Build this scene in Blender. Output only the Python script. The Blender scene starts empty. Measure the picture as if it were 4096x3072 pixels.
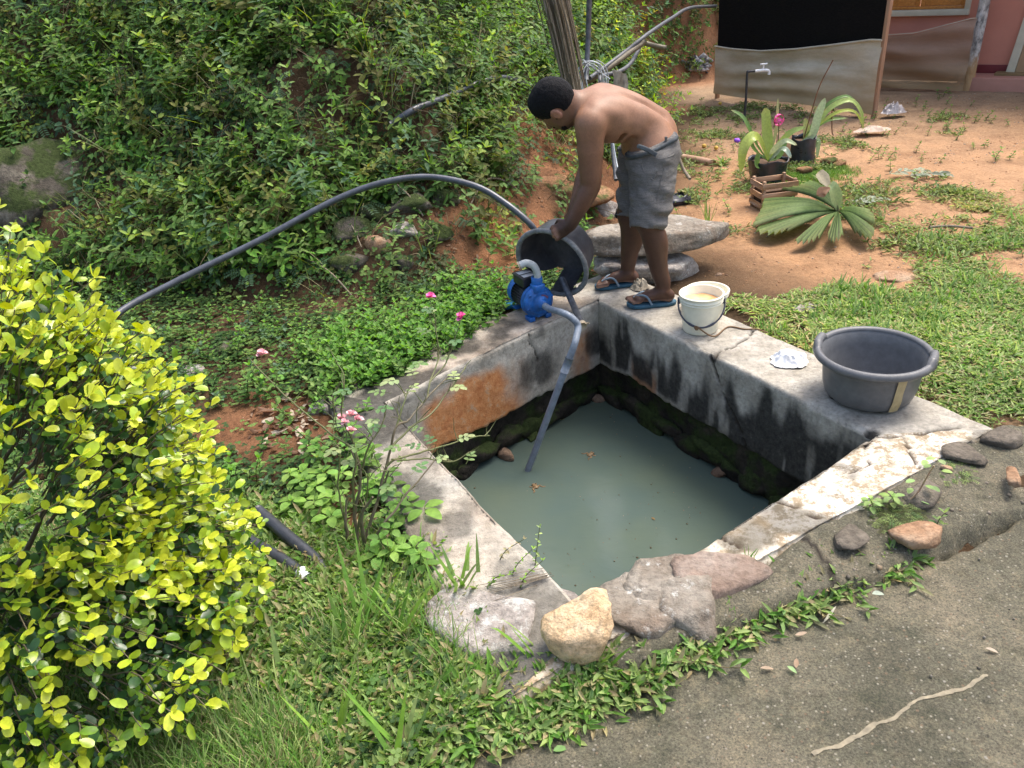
import bpy, bmesh, math, random
import numpy as np
from mathutils import Vector, Matrix
R = math.radians
sc = bpy.context.scene
COL = sc.collection
rng = np.random.default_rng(7)
random.seed(7)

# ------------------------------------------------------------------ camera, sky, sun, exposure
FOC, PITCH, ROLL, CH = 780.0, 29.0, 5.0, 1.75
_p, _r = R(PITCH), R(ROLL)
FW = np.array([0, math.cos(_p), -math.sin(_p)])
_up0 = np.array([0, math.sin(_p), math.cos(_p)]); _rt0 = np.array([1., 0, 0])
RT = math.cos(_r)*_rt0 - math.sin(_r)*_up0
UP = math.sin(_r)*_rt0 + math.cos(_r)*_up0
EYE = np.array([0, 0, CH])
cam = bpy.data.cameras.new('camera'); camo = bpy.data.objects.new('camera', cam); COL.objects.link(camo)
cam.sensor_width = 36; cam.lens = FOC/1024*36; cam.clip_start = .02; cam.clip_end = 200
camo.matrix_world = Matrix(((RT[0], UP[0], -FW[0], EYE[0]), (RT[1], UP[1], -FW[1], EYE[1]), (RT[2], UP[2], -FW[2], EYE[2]), (0, 0, 0, 1)))
sc.camera = camo
w = bpy.data.worlds.new('World'); sc.world = w; w.use_nodes = True
nt = w.node_tree; bg = nt.nodes['Background']
sky = nt.nodes.new('ShaderNodeTexSky'); sky.sky_type = 'NISHITA'; sky.sun_disc = False
SUN_EL, SUN_AZ = 64.0, 58.0            # azimuth measured from +Y (away from the camera) towards +X
sky.sun_elevation = R(SUN_EL); sky.sun_rotation = R(SUN_AZ)
sky.air_density = 1.0; sky.dust_density = 5.0; sky.ozone_density = 0.6
nt.links.new(sky.outputs[0], bg.inputs[0]); bg.inputs[1].default_value = 0.15
sl = bpy.data.lights.new('sun', 'SUN'); sl.energy = 1.35; sl.angle = R(28); sl.color = (1, .96, .9)
so = bpy.data.objects.new('sun', sl); COL.objects.link(so)
_sd = Vector((math.sin(R(SUN_AZ))*math.cos(R(SUN_EL)), math.cos(R(SUN_AZ))*math.cos(R(SUN_EL)), math.sin(R(SUN_EL))))
so.rotation_euler = _sd.to_track_quat('Z', 'Y').to_euler(); so.location = (3, 6, 8)
sc.view_settings.view_transform = 'Standard'; sc.view_settings.look = 'None'
sc.view_settings.exposure = 1.3; sc.view_settings.gamma = 1.0
try: sc.view_settings.use_curve_mapping = False
except Exception: pass
sc.render.engine = 'CYCLES'
sc.cycles.max_bounces = 6; sc.cycles.transparent_max_bounces = 8

# ------------------------------------------------------------------ picture <-> place
def ray(px, py):
    d = FW*FOC + RT*(px-512) - UP*(py-384); return d/np.linalg.norm(d)
def G(px, py, z=0.0):            # a point on a level plane
    d = ray(px, py); return EYE + d*((z-CH)/d[2])
def W(px, py, Y):                # a point at a given distance ahead
    d = ray(px, py); return EYE + d*(Y/d[1])
def proj(p):
    q = np.asarray(p, float)-EYE; z = q@FW
    return 512+FOC*(q@RT)/z, 384-FOC*(q@UP)/z, z

# ------------------------------------------------------------------ numpy noise
def _hash(ix, iy, iz, seed):
    h = (ix.astype(np.uint32)*np.uint32(374761393) + iy.astype(np.uint32)*np.uint32(668265263)
         + iz.astype(np.uint32)*np.uint32(2147483647) + np.uint32(seed*1013904223 & 0xffffffff))
    h = (h ^ (h >> np.uint32(13)))*np.uint32(1274126177)
    h = h ^ (h >> np.uint32(16)); h = h*np.uint32(2246822519); h = h ^ (h >> np.uint32(15))
    return (h & np.uint32(0xffffff)).astype(np.float64)/0xffffff
def vnoise(P, seed=0):
    P = np.asarray(P, float); i = np.floor(P).astype(np.int64); f = P-i; f = f*f*(3-2*f)
    x, y, z = i[..., 0], i[..., 1], i[..., 2]; o = 0
    for a in (0, 1):
        wx = f[..., 0] if a else 1-f[..., 0]
        for b in (0, 1):
            wy = f[..., 1] if b else 1-f[..., 1]
            for c in (0, 1):
                wz = f[..., 2] if c else 1-f[..., 2]
                o = o + wx*wy*wz*_hash(x+a, y+b, z+c, seed)
    return o*2-1
def fbm(P, scale=1.0, octv=4, seed=0, gain=.5):
    P = np.asarray(P, float)*scale; s = 0; a = 1; t = 0
    for k in range(octv):
        s = s + a*vnoise(P*(2.03**k)+17.3*k, seed+k); t += a; a *= gain
    return s/t
def sstep(a, b, x):
    t = np.clip((x-a)/(b-a), 0, 1); return t*t*(3-2*t)
def in_poly(x, y, poly):
    x = np.asarray(x); y = np.asarray(y); ins = np.zeros(x.shape, bool); n = len(poly)
    for i in range(n):
        x0, y0 = poly[i][:2]; x1, y1 = poly[(i+1) % n][:2]
        c = ((y0 > y) != (y1 > y)); 
        with np.errstate(divide='ignore', invalid='ignore'):
            xi = (x1-x0)*(y-y0)/(y1-y0 if y1 != y0 else 1e-12)+x0
        ins ^= c & (x < xi)
    return ins
def seg_dist(x, y, pts, closed=False):
    d = np.full(np.shape(x), 1e9); n = len(pts)
    for i in range(n if closed else n-1):
        x0, y0 = pts[i][:2]; x1, y1 = pts[(i+1) % n][:2]; dx, dy = x1-x0, y1-y0
        t = np.clip(((x-x0)*dx+(y-y0)*dy)/(dx*dx+dy*dy+1e-12), 0, 1)
        d = np.minimum(d, np.hypot(x-x0-t*dx, y-y0-t*dy))
    return d
def sd_poly(x, y, poly):
    d = seg_dist(x, y, poly, True); return np.where(in_poly(x, y, poly), -d, d)

# ------------------------------------------------------------------ object helpers
def tag(o, label=None, cat=None, group=None, kind=None):
    if label: o['label'] = label
    if cat: o['category'] = cat
    if group: o['group'] = group
    if kind: o['kind'] = kind
    return o
def empty(name, loc=(0, 0, 0), label=None, cat=None, group=None):
    o = bpy.data.objects.new(name, None); COL.objects.link(o); o.location = loc; o.empty_display_size = .05
    return tag(o, label, cat, group)
def link(name, me, parent=None, mats=None):
    o = bpy.data.objects.new(name, me); COL.objects.link(o)
    for m in (mats or []): me.materials.append(m)
    if parent is not None:
        o.parent = parent
        o.matrix_parent_inverse = Matrix.Translation(-parent.location) if parent.type == 'EMPTY' and parent.parent is None else Matrix()
    return o
def mesh_np(name, V, F, col=None, smooth=True, matidx=None):
    """V (n,3); F list of (k, m) int arrays (m = 3 or 4), or one such array."""
    if isinstance(F, np.ndarray): F = [F]
    F = [f for f in F if len(f)]
    me = bpy.data.meshes.new(name); V = np.asarray(V, np.float32)
    me.vertices.add(len(V)); me.vertices.foreach_set('co', V.ravel())
    loops = np.concatenate([f.ravel() for f in F]).astype(np.int32)
    tot = np.concatenate([np.full(len(f), f.shape[1], np.int32) for f in F]); st = np.concatenate([[0], np.cumsum(tot)[:-1]]).astype(np.int32)
    me.loops.add(len(loops)); me.loops.foreach_set('vertex_index', loops)
    me.polygons.add(len(tot)); me.polygons.foreach_set('loop_start', st)
    me.polygons.foreach_set('loop_total', tot)
    if matidx is not None: me.polygons.foreach_set('material_index', np.asarray(matidx, np.int32))
    me.update(calc_edges=True)
    if smooth: me.polygons.foreach_set('use_smooth', np.ones(len(tot), bool))
    if col is not None:
        a = me.color_attributes.new('tint', 'FLOAT_COLOR', 'POINT')
        c = np.ones((len(V), 4), np.float32); c[:, :3] = col; a.data.foreach_set('color', c.ravel())
    return me
def grid_faces(nu, nv, wrap_v=False, off=0):
    u = np.arange(nu-1); v = np.arange(nv if wrap_v else nv-1)
    U, Vv = np.meshgrid(u, v, indexing='ij'); V2 = (Vv+1) % nv
    return (np.stack([U*nv+Vv, (U+1)*nv+Vv, (U+1)*nv+V2, U*nv+V2], -1).reshape(-1, 4)+off)
def spline(pts, n):
    """Catmull-Rom through pts -> n points."""
    P = np.asarray(pts, float)
    if len(P) == 2: return P[0]+(P[1]-P[0])*np.linspace(0, 1, n)[:, None]
    Q = np.vstack([2*P[0]-P[1], P, 2*P[-1]-P[-2]]); m = len(P)-1
    t = np.linspace(0, m-1e-9, n); i = t.astype(int); f = (t-i)[:, None]
    a, b, c, d = Q[i], Q[i+1], Q[i+2], Q[i+3]
    return .5*((2*b)+(-a+c)*f+(2*a-5*b+4*c-d)*f*f+(-a+3*b-3*c+d)*f**3)
def frames(P):
    T = np.gradient(P, axis=0); T /= np.linalg.norm(T, axis=1)[:, None]+1e-12
    n = np.cross(T[0], [0, 0, 1.]);
    if np.linalg.norm(n) < .1: n = np.cross(T[0], [1., 0, 0])
    N = [n/np.linalg.norm(n)]
    for k in range(1, len(P)):
        v = N[-1]-T[k]*(N[-1]@T[k]); N.append(v/(np.linalg.norm(v)+1e-12))
    N = np.array(N); return T, N, np.cross(T, N)
def tube(P, r, sides=8, cap=True):
    P = np.asarray(P, float); n = len(P); r = np.broadcast_to(r, n)
    T, N, B = frames(P); a = np.linspace(0, 2*math.pi, sides, endpoint=False)
    V = P[:, None]+r[:, None, None]*(N[:, None]*np.cos(a)[None, :, None]+B[:, None]*np.sin(a)[None, :, None])
    V = V.reshape(-1, 3); F = [grid_faces(n, sides, True)[:, ::-1]]
    if cap:
        V = np.vstack([V, P[0], P[-1]]); k = np.arange(sides); k2 = (k+1) % sides
        F.append(np.stack([np.full(sides, n*sides), k, k2], 1)); F.append(np.stack([np.full(sides, n*sides+1), (n-1)*sides+k2, (n-1)*sides+k], 1))
    return V, F
def join(parts):
    """parts: list of (V, [F...]) or (V,[F..],col)."""
    Vs, Fs, Cs, o = [], [], [], 0
    for p in parts:
        V = np.asarray(p[0], float); Vs.append(V)
        for f in (p[1] if isinstance(p[1], list) else [p[1]]): Fs.append(f+o)
        Cs.append(np.broadcast_to(p[2] if len(p) > 2 else (1, 1, 1), V.shape)); o += len(V)
    t = [f for f in Fs if f.shape[1] == 3]; q = [f for f in Fs if f.shape[1] == 4]
    F = ([np.vstack(t)] if t else [])+([np.vstack(q)] if q else [])
    return np.vstack(Vs), F, np.vstack(Cs)
def tube_obj(name, pts, r, m, parent=None, sides=12, n=None, straight=False):
    P = np.asarray(pts, float) if straight else spline(pts, n or max(8, len(pts)*8))
    V, F = tube(P, r, sides); return link(name, mesh_np(name, V, F), parent, [m])
def boxm(c, s, rot=None, jit=0.0, bev=0.0):
    """box as bevelled mesh arrays via bmesh; c centre, s full sizes, rot 3x3."""
    bm = bmesh.new(); bmesh.ops.create_cube(bm, size=1)
    for v in bm.verts: v.co = Vector((v.co.x*s[0], v.co.y*s[1], v.co.z*s[2]))
    if bev: bmesh.ops.bevel(bm, geom=list(bm.edges), offset=bev, segments=2, affect='EDGES', profile=.6)
    bmesh.ops.triangulate(bm, faces=bm.faces[:])
    V = np.array([v.co[:] for v in bm.verts]); bm.verts.index_update(); F = np.array([[v.index for v in f.verts] for f in bm.faces]); bm.free()
    if jit: V = V+rng.normal(0, jit, V.shape)
    if rot is not None: V = V@np.asarray(rot).T
    return V+np.asarray(c), [F]
def basis(z, x=None):
    z = np.asarray(z, float); z = z/np.linalg.norm(z)
    x = np.asarray(x if x is not None else ((1, 0, 0) if abs(z[0]) < .9 else (0, 1, 0)), float)
    x = x-z*(x@z); x /= np.linalg.norm(x); return np.stack([x, np.cross(z, x), z], 1)
def rotz(a): c, s = math.cos(a), math.sin(a); return np.array([[c, -s, 0], [s, c, 0], [0, 0, 1.]])
def lathe(prof, sides=48, ang=(0, 2*math.pi)):
    full = abs(ang[1]-ang[0]-2*math.pi) < 1e-6
    a = np.linspace(ang[0], ang[1], sides, endpoint=not full); prof = np.asarray(prof, float)
    V = np.stack([prof[:, 0][:, None]*np.cos(a), prof[:, 0][:, None]*np.sin(a), np.broadcast_to(prof[:, 1][:, None], (len(prof), len(a)))], -1).reshape(-1, 3)
    return V, [grid_faces(len(prof), sides, full)]
# ------------------------------------------------------------------ materials
def mat(name, rough=.6, spec=.4):
    m = bpy.data.materials.new(name); m.use_nodes = True; t = m.node_tree; b = t.nodes['Principled BSDF']
    b.inputs['Roughness'].default_value = rough; b.inputs['Specular IOR Level'].default_value = spec
    return m, t, b
def N(t, kind, **kw):
    n = t.nodes.new(kind)
    for k, v in kw.items():
        if k in n.inputs: n.inputs[k].default_value = v
        else: setattr(n, k, v)
    return n
def ramp(t, fac, stops):
    r = t.nodes.new('ShaderNodeValToRGB'); el = r.color_ramp.elements
    while len(el) < len(stops): el.new(.5)
    for e, (p, c) in zip(el, stops): e.position = p; e.color = (*c, 1) if len(c) == 3 else c
    t.links.new(fac, r.inputs[0]); return r.outputs[0]
def mixc(t, f, a, b, mode='MIX'):
    n = t.nodes.new('ShaderNodeMix'); n.data_type = 'RGBA'; n.blend_type = mode
    for s, v in ((0, f), (6, a), (7, b)):
        if hasattr(v, 'is_output') or isinstance(v, bpy.types.NodeSocket): t.links.new(v, n.inputs[s])
        else: n.inputs[s].default_value = v if s == 0 else (*v, 1)
    return n.outputs[2]
def pos(t, scale=(1, 1, 1)):
    g = t.nodes.new('ShaderNodeNewGeometry'); m = t.nodes.new('ShaderNodeMapping'); m.inputs['Scale'].default_value = scale
    t.links.new(g.outputs['Position'], m.inputs[0]); return m.outputs[0]
def objc(t, scale=(1, 1, 1)):
    g = t.nodes.new('ShaderNodeTexCoord'); m = t.nodes.new('ShaderNodeMapping'); m.inputs['Scale'].default_value = scale
    t.links.new(g.outputs['Object'], m.inputs[0]); return m.outputs[0]
def noise(t, vec, scale, detail=6, rough=.6):
    n = N(t, 'ShaderNodeTexNoise'); n.inputs['Scale'].default_value = scale; n.inputs['Detail'].default_value = detail; n.inputs['Roughness'].default_value = rough
    t.links.new(vec, n.inputs['Vector']); return n.outputs[0]
def voro(t, vec, scale, feature='F1', out='Distance'):
    n = t.nodes.new('ShaderNodeTexVoronoi'); n.feature = feature; n.inputs['Scale'].default_value = scale
    t.links.new(vec, n.inputs['Vector']); return n.outputs[out]
def bump(t, b, h, strength=.4, dist=.01):
    n = t.nodes.new('ShaderNodeBump'); n.inputs['Strength'].default_value = strength; n.inputs['Distance'].default_value = dist
    t.links.new(h, n.inputs['Height']); t.links.new(n.outputs[0], b.inputs['Normal'])
def mathn(t, op, a, b=None):
    n = t.nodes.new('ShaderNodeMath'); n.operation = op
    for i, v in enumerate((a, b)):
        if v is None: continue
        if isinstance(v, bpy.types.NodeSocket): t.links.new(v, n.inputs[i])
        else: n.inputs[i].default_value = v
    return n.outputs[0]
def simple(name, c1, c2=None, scale=8, rough=.6, spec=.4, bmp=.2, bd=.005, stretch=(1, 1, 1), bscale=None, metal=0, world=False):
    m, t, b = mat(name, rough, spec); v = (pos if world else objc)(t, stretch)
    n = noise(t, v, scale); c2 = c2 or tuple(x*.75 for x in c1)
    t.links.new(ramp(t, n, [(.3, c1), (.7, c2)]), b.inputs['Base Color'])
    if bmp: bump(t, b, noise(t, v, bscale or scale*6, 5), bmp, bd)
    b.inputs['Metallic'].default_value = metal
    return m
def attr(t, name, out='Color'):
    a = t.nodes.new('ShaderNodeAttribute'); a.attribute_name = name; return a.outputs[out]
def leafmat(name, transl=.35, rough=.42, spec=.35):
    m, t, b = mat(name, rough, spec); c = attr(t, 'tint')
    n = noise(t, pos(t), 60, 2); c2 = mixc(t, 1.0, c, ramp(t, n, [(.3, (.82, .82, .82)), (.7, (1.15, 1.15, 1.1))]), 'MULTIPLY')
    t.links.new(c2, b.inputs['Base Color'])
    tr = t.nodes.new('ShaderNodeBsdfTranslucent'); hs = t.nodes.new('ShaderNodeHueSaturation'); hs.inputs['Saturation'].default_value = 1.15; hs.inputs['Value'].default_value = 1.25; hs.inputs['Hue'].default_value = .49
    t.links.new(c2, hs.inputs['Color']); t.links.new(hs.outputs[0], tr.inputs[0])
    mx = t.nodes.new('ShaderNodeMixShader'); mx.inputs[0].default_value = transl
    o = t.nodes['Material Output']; t.links.new(b.outputs[0], mx.inputs[1]); t.links.new(tr.outputs[0], mx.inputs[2]); t.links.new(mx.outputs[0], o.inputs[0])
    return m
M = {}
M['leaf'] = leafmat('foliage', .4, .55, .25); M['leaf_glossy'] = leafmat('glossy_foliage', .28, .28, .5)
M['stem'] = simple('stem_bark', (.09, .07, .04), (.16, .14, .09), 30)
M['greenstem'] = simple('green_stem', (.09, .12, .035), (.14, .13, .06), 20)
M['litter'] = simple('dry_litter', (.3, .22, .14), (.16, .1, .06), 30, .8)

def ground_mat():
    m, t, b = mat('ground_soil', .9, .15); v = pos(t)
    tint = attr(t, 'tint')
    n1 = noise(t, v, 3.5, 8, .65); n2 = noise(t, v, 40, 6, .7); n3 = noise(t, v, 190, 3, .6)
    c = mixc(t, 1.0, tint, ramp(t, n1, [(.3, (.72, .68, .66)), (.5, (1, 1, 1)), (.72, (1.22, 1.18, 1.12))]), 'MULTIPLY')
    c = mixc(t, 1.0, c, ramp(t, n2, [(.3, (.68, .66, .64)), (.5, (1, 1, 1)), (.75, (1.25, 1.22, 1.2))]), 'MULTIPLY')
    peb = voro(t, v, 55); pm = ramp(t, peb, [(.12, (1, 1, 1)), (.2, (0, 0, 0))])
    pc = voro(t, v, 55, out='Color'); pcg = ramp(t, pc, [(.75, (0, 0, 0)), (.8, (1, 1, 1))])
    c = mixc(t, mathn(t, 'MULTIPLY', mathn(t, 'MULTIPLY', pm, pcg), .6), c, (.42, .34, .27))
    t.links.new(c, b.inputs['Base Color'])
    h = mathn(t, 'ADD', mathn(t, 'MULTIPLY', n2, .7), mathn(t, 'ADD', mathn(t, 'MULTIPLY', n3, .35), mathn(t, 'MULTIPLY', pm, .12)))
    bump(t, b, h, .9, .02); return m
M['ground'] = ground_mat()

def rock_mat(name, c1, c2, c3, moss=0.0, mossc=(.045, .06, .015), lichen=0.0, scale=6):
    m, t, b = mat(name, .85, .2); v = pos(t)
    n1 = noise(t, v, scale, 8, .65); n2 = noise(t, v, scale*7, 6, .7); n3 = noise(t, v, scale*.6+2, 5)
    c = ramp(t, n1, [(.3, c1), (.5, c2), (.68, c3)])
    c = mixc(t, 1.0, c, ramp(t, n2, [(.32, (.6, .6, .6)), (.5, (1, 1, 1)), (.7, (1.3, 1.3, 1.3))]), 'MULTIPLY')
    if lichen:
        c = mixc(t, ramp(t, noise(t, v, scale*3, 8, .75), [(.6-lichen*.25, (0, 0, 0)), (.68-lichen*.2, (1, 1, 1))]), c, (.5, .5, .46))
    if moss:
        g = t.nodes.new('ShaderNodeNewGeometry'); s = t.nodes.new('ShaderNodeSeparateXYZ'); t.links.new(g.outputs['Normal'], s.inputs[0])
        f = ramp(t, mathn(t, 'ADD', n3, mathn(t, 'MULTIPLY', s.outputs[2], .12)), [(.62-.3*moss, (0, 0, 0)), (.72-.3*moss, (1, 1, 1))])
        c = mixc(t, f, c, ramp(t, n2, [(.35, mossc), (.7, tuple(x*2.2 for x in mossc))]))
    t.links.new(c, b.inputs['Base Color']); bump(t, b, mathn(t, 'ADD', n2, mathn(t, 'MULTIPLY', n1, .6)), .9, .02); return m
M['rock_grey'] = rock_mat('grey_stone', (.16, .13, .11), (.3, .27, .24), (.42, .38, .34), lichen=.3)
M['rock_brown'] = rock_mat('brown_stone', (.10, .065, .04), (.18, .12, .08), (.27, .19, .13))
M['rock_orange'] = rock_mat('orange_stone', (.26, .14, .075), (.36, .22, .13), (.42, .31, .21))
M['rock_slab_red'] = rock_mat('reddish_slab_stone', (.19, .125, .09), (.25, .19, .15), (.33, .28, .235), scale=5)
M['rock_moss'] = rock_mat('mossy_stone', (.03, .026, .02), (.07, .058, .045), (.13, .1, .08), moss=.75)
M['rock_bank'] = rock_mat('old_bank_stone', (.045, .038, .03), (.11, .095, .075), (.26, .23, .18), moss=.42, mossc=(.03, .042, .012))
M['rock_wet'] = rock_mat('wet_mossy_stone', (.012, .011, .009), (.03, .026, .02), (.06, .05, .035), moss=.45, mossc=(.02, .03, .008))
M['rock_slab'] = rock_mat('slab_stone', (.17, .125, .09), (.23, .2, .16), (.34, .31, .26), lichen=.15, scale=5)
M['rock_ochre'] = rock_mat('ochre_stone', (.52, .33, .17), (.66, .47, .28), (.76, .62, .43), scale=9)
M['rock_dull'] = rock_mat('dull_stone', (.10, .085, .065), (.15, .128, .1), (.22, .19, .15))
M['rock_red'] = rock_mat('reddish_ledge', (.2, .09, .045), (.3, .16, .08), (.38, .23, .13), moss=.2)

def concrete_mat():
    """tint: R = cracks and chips, G = rust wash, B = black mould; alpha unused."""
    m, t, b = mat('old_plaster', .85, .2); v = pos(t)
    s = t.nodes.new('ShaderNodeSeparateColor'); t.links.new(attr(t, 'tint'), s.inputs[0])
    n1 = noise(t, v, 5, 8, .65); n2 = noise(t, v, 38, 8, .75); n3 = noise(t, v, 160, 4, .6)
    c = ramp(t, n1, [(.3, (.25, .225, .18)), (.5, (.36, .335, .285)), (.7, (.5, .47, .41))])
    c = mixc(t, 1.0, c, ramp(t, n2, [(.3, (.6, .58, .54)), (.47, (.95, .95, .95)), (.65, (1.25, 1.24, 1.2))]), 'MULTIPLY')
    c = mixc(t, s.outputs[1], c, ramp(t, noise(t, v, 22, 6, .7), [(.35, (.36, .12, .035)), (.55, (.5, .22, .08)), (.72, (.4, .3, .2))]))
    c = mixc(t, s.outputs[2], c, ramp(t, n2, [(.35, (.012, .012, .011)), (.6, (.04, .038, .034)), (.8, (.16, .15, .13))]))
    c = mixc(t, s.outputs[0], c, (.03, .024, .018))
    t.links.new(c, b.inputs['Base Color']); bump(t, b, mathn(t, 'ADD', n2, mathn(t, 'MULTIPLY', n3, .5)), .6, .012); return m
M['plaster'] = concrete_mat()
def white_mat():
    m, t, b = mat('whitened_coping', .85, .2); v = pos(t)
    s = t.nodes.new('ShaderNodeSeparateColor'); t.links.new(attr(t, 'tint'), s.inputs[0])
    n1 = noise(t, v, 6, 8, .7); n2 = noise(t, v, 55, 8, .8); n4 = noise(t, pos(t, (1, 1, 1)), 14, 8, .8)
    c = ramp(t, n1, [(.28, (.33, .29, .2)), (.45, (.62, .57, .47)), (.62, (.8, .77, .7))])
    c = mixc(t, ramp(t, n4, [(.47, (0, 0, 0)), (.56, (1, 1, 1))]), c, (.3, .24, .16))
    c = mixc(t, 1.0, c, ramp(t, n2, [(.3, (.5, .45, .4)), (.46, (.97, .96, .95)), (.65, (1.15, 1.14, 1.12))]), 'MULTIPLY')
    c = mixc(t, s.outputs[2], c, (.07, .065, .05))
    c = mixc(t, s.outputs[1], c, (.36, .25, .13))
    c = mixc(t, s.outputs[0], c, (.05, .035, .025))
    t.links.new(c, b.inputs['Base Color']); bump(t, b, n2, .6, .01); return m
M['whitened'] = white_mat()
def road_mat(name='worn_concrete_road', dark=1.0):
    m, t, b = mat(name, .8, .25); v = pos(t)
    s = t.nodes.new('ShaderNodeSeparateColor'); t.links.new(attr(t, 'tint'), s.inputs[0])
    n1 = noise(t, v, 2.6, 8, .65); n2 = noise(t, v, 26, 10, .85); n3 = noise(t, v, 150, 5, .8)
    c = ramp(t, n1, [(.3, (.105*dark, .10*dark, .07*dark)), (.5, (.165*dark, .155*dark, .11*dark)), (.68, (.27*dark, .235*dark, .165*dark))])
    c = mixc(t, ramp(t, noise(t, v, 15, 6, .7), [(.5, (0, 0, 0)), (.66, (.55, .55, .55))]), c, (.25*dark, .215*dark, .14*dark))
    c = mixc(t, ramp(t, noise(t, pos(t, (1, 1, 1)), 9, 6, .7), [(.52, (0, 0, 0)), (.66, (.6, .6, .6))]), c, (.075*dark, .08*dark, .05*dark))
    c = mixc(t, 1.0, c, ramp(t, n2, [(.32, (.62, .62, .6)), (.5, (1, 1, 1)), (.7, (1.35, 1.3, 1.22))]), 'MULTIPLY')
    c = mixc(t, 1.0, c, ramp(t, n3, [(.36, (.5, .5, .5)), (.5, (1, 1, 1)), (.64, (1.6, 1.58, 1.5))]), 'MULTIPLY')
    for sc_, thr, cc in ((70, .16, (.34, .31, .24)), (36, .07, (.34, .32, .27)), (95, .16, (.04, .037, .03)), (48, .12, (.2, .14, .09))):
        d = voro(t, v, sc_); cg = voro(t, v, sc_, out='Color')
        k = mathn(t, 'MULTIPLY', ramp(t, d, [(thr, (1, 1, 1)), (thr+.12, (0, 0, 0))]), ramp(t, cg, [(.6, (0, 0, 0)), (.72, (1, 1, 1))]))
        c = mixc(t, mathn(t, 'MULTIPLY', k, .8), c, cc)
    c = mixc(t, s.outputs[0], c, (.025, .02, .015))
    c = mixc(t, s.outputs[1], c, (.55, .45, .3))
    t.links.new(c, b.inputs['Base Color'])
    bump(t, b, mathn(t, 'ADD', n2, mathn(t, 'MULTIPLY', n3, .8)), .8, .012); return m
M['road'] = road_mat('worn_concrete_road', .74); M['apron'] = road_mat('rough_apron_concrete', .7)
def water_mat():
    m, t, b = mat('turbid_water', .16, .45); v = pos(t)
    n = noise(t, v, 1.6, 3); c = ramp(t, n, [(.3, (.066, .096, .087)), (.7, (.09, .116, .084))]); t.links.new(c, b.inputs['Base Color'])
    b.inputs['IOR'].default_value = 1.33
    bump(t, b, mathn(t, 'ADD', noise(t, pos(t, (1, 1.6, 1)), 14, 3), mathn(t, 'MULTIPLY', noise(t, v, 5, 2), 2)), .12, .01); return m
M['water'] = water_mat()
def plastic(name, c, rough=.45, spec=.4, scuff=(1.25, .8), sc_=25):
    m, t, b = mat(name, rough, spec); v = objc(t)
    n = noise(t, v, sc_, 7, .7); t.links.new(ramp(t, n, [(.3, tuple(x*scuff[1] for x in c)), (.5, c), (.75, tuple(min(1, x*scuff[0]) for x in c))]), b.inputs['Base Color'])
    r = ramp(t, noise(t, v, 12, 5), [(.3, (rough-.1,)*3), (.7, (rough+.15,)*3)]); t.links.new(r, b.inputs['Roughness'])
    bump(t, b, noise(t, v, 140, 4), .12, .003); return m
M['tub'] = plastic('grey_tub_plastic', (.115, .117, .12), .42); M['tub_dark'] = plastic('black_tub_plastic', (.062, .062, .068), .42, .4, (2.0, .6), 9)
M['tub_rim'] = plastic('worn_rim_plastic', (.16, .165, .165), .6, .3, (1.9, .6), 30)
M['bucket'] = plastic('cream_bucket_plastic', (.8, .76, .6), .4, .4, (1.05, .86), 7)
M['handle'] = plastic('dark_blue_plastic', (.05, .055, .075), .5)
M['pvc'] = plastic('grey_pvc', (.17, .2, .24), .4, .4, (1.35, .7)); M['pvc_light'] = plastic('light_pvc', (.36, .39, .39), .5, .3, (1.3, .7))
M['blackpipe'] = plastic('black_poly_pipe', (.035, .037, .042), .38, .5, (1.8, .6)); M['bluegreypipe'] = plastic('sheened_poly_pipe', (.06, .066, .08), .32, .6, (1.6, .7))
M['steelpipe'] = plastic('steel_pipe', (.07, .075, .085), .35, .6, (2.2, .5), 40); M['dullsteel'] = plastic('dull_pipe', (.075, .08, .088), .5, .4, (1.5, .5), 40)
M['pumpblue'] = plastic('pump_blue_paint', (.01, .1, .34), .4, .5, (1.8, .45), 22)
M['pumpblack'] = plastic('pump_black', (.018, .018, .022), .4, .5)
M['sticker'] = plastic('aluminium_plate', (.42, .42, .42), .4, .5); M['brass'] = plastic('dull_brass', (.35, .29, .2), .5, .5)
M['sandal'] = plastic('blue_rubber', (.035, .1, .15), .6, .3, (1.4, .6)); M['strap'] = plastic('grey_blue_strap', (.16, .22, .27), .6, .3)
M['white_cloth'] = simple('white_cloth', (.8, .8, .8), (.7, .71, .73), 20, .9, .1, .4, .004)
M['rag'] = simple('dirty_rag', (.42, .38, .3), (.24, .2, .15), 30, .95, .05, .6, .006)
M['tape'] = simple('brown_tape', (.42, .34, .18), (.3, .24, .12), 30, .35, .5)
M['rust'] = simple('rusty', (.25, .1, .04), (.12, .06, .03), 40, .8)
M['rope'] = simple('coir_rope', (.13, .075, .035), (.2, .12, .06), 90, .9)
# ------------------------------------------------------------------ tank layout (z = 0 is the top of the coping)
iB, iR, iF, iL = G(598, 300), G(875, 434), G(592, 620), G(386, 403)
oB, oR, oF, oL = G(612, 268), G(997, 430), G(508, 700), G(322, 392)
INNER = [iB, iR, iF, iL]; OUTER = [oB, oR, oF, oL]
WATER_Z = -.64
# road edge, apron (rough concrete between coping and road)
road_edge = [G(1500, 400, -.07), G(1024, 505, -.07), G(955, 538, -.07), G(889, 566, -.07), G(820, 590, -.07), G(760, 612, -.07), G(700, 640, -.07), G(640, 672, -.07), G(600, 690, -.07), G(545, 705, -.07), G(490, 722, -.07), G(440, 765, -.07), G(400, 860, -.07), G(330, 1100, -.07), G(250, 1600, -.07)]
ROAD = [p[:2] for p in road_edge]+[np.array([-.3, -3.]), np.array([4., -3.]), np.array([7., .0]), np.array([7, 2.6])]

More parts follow.
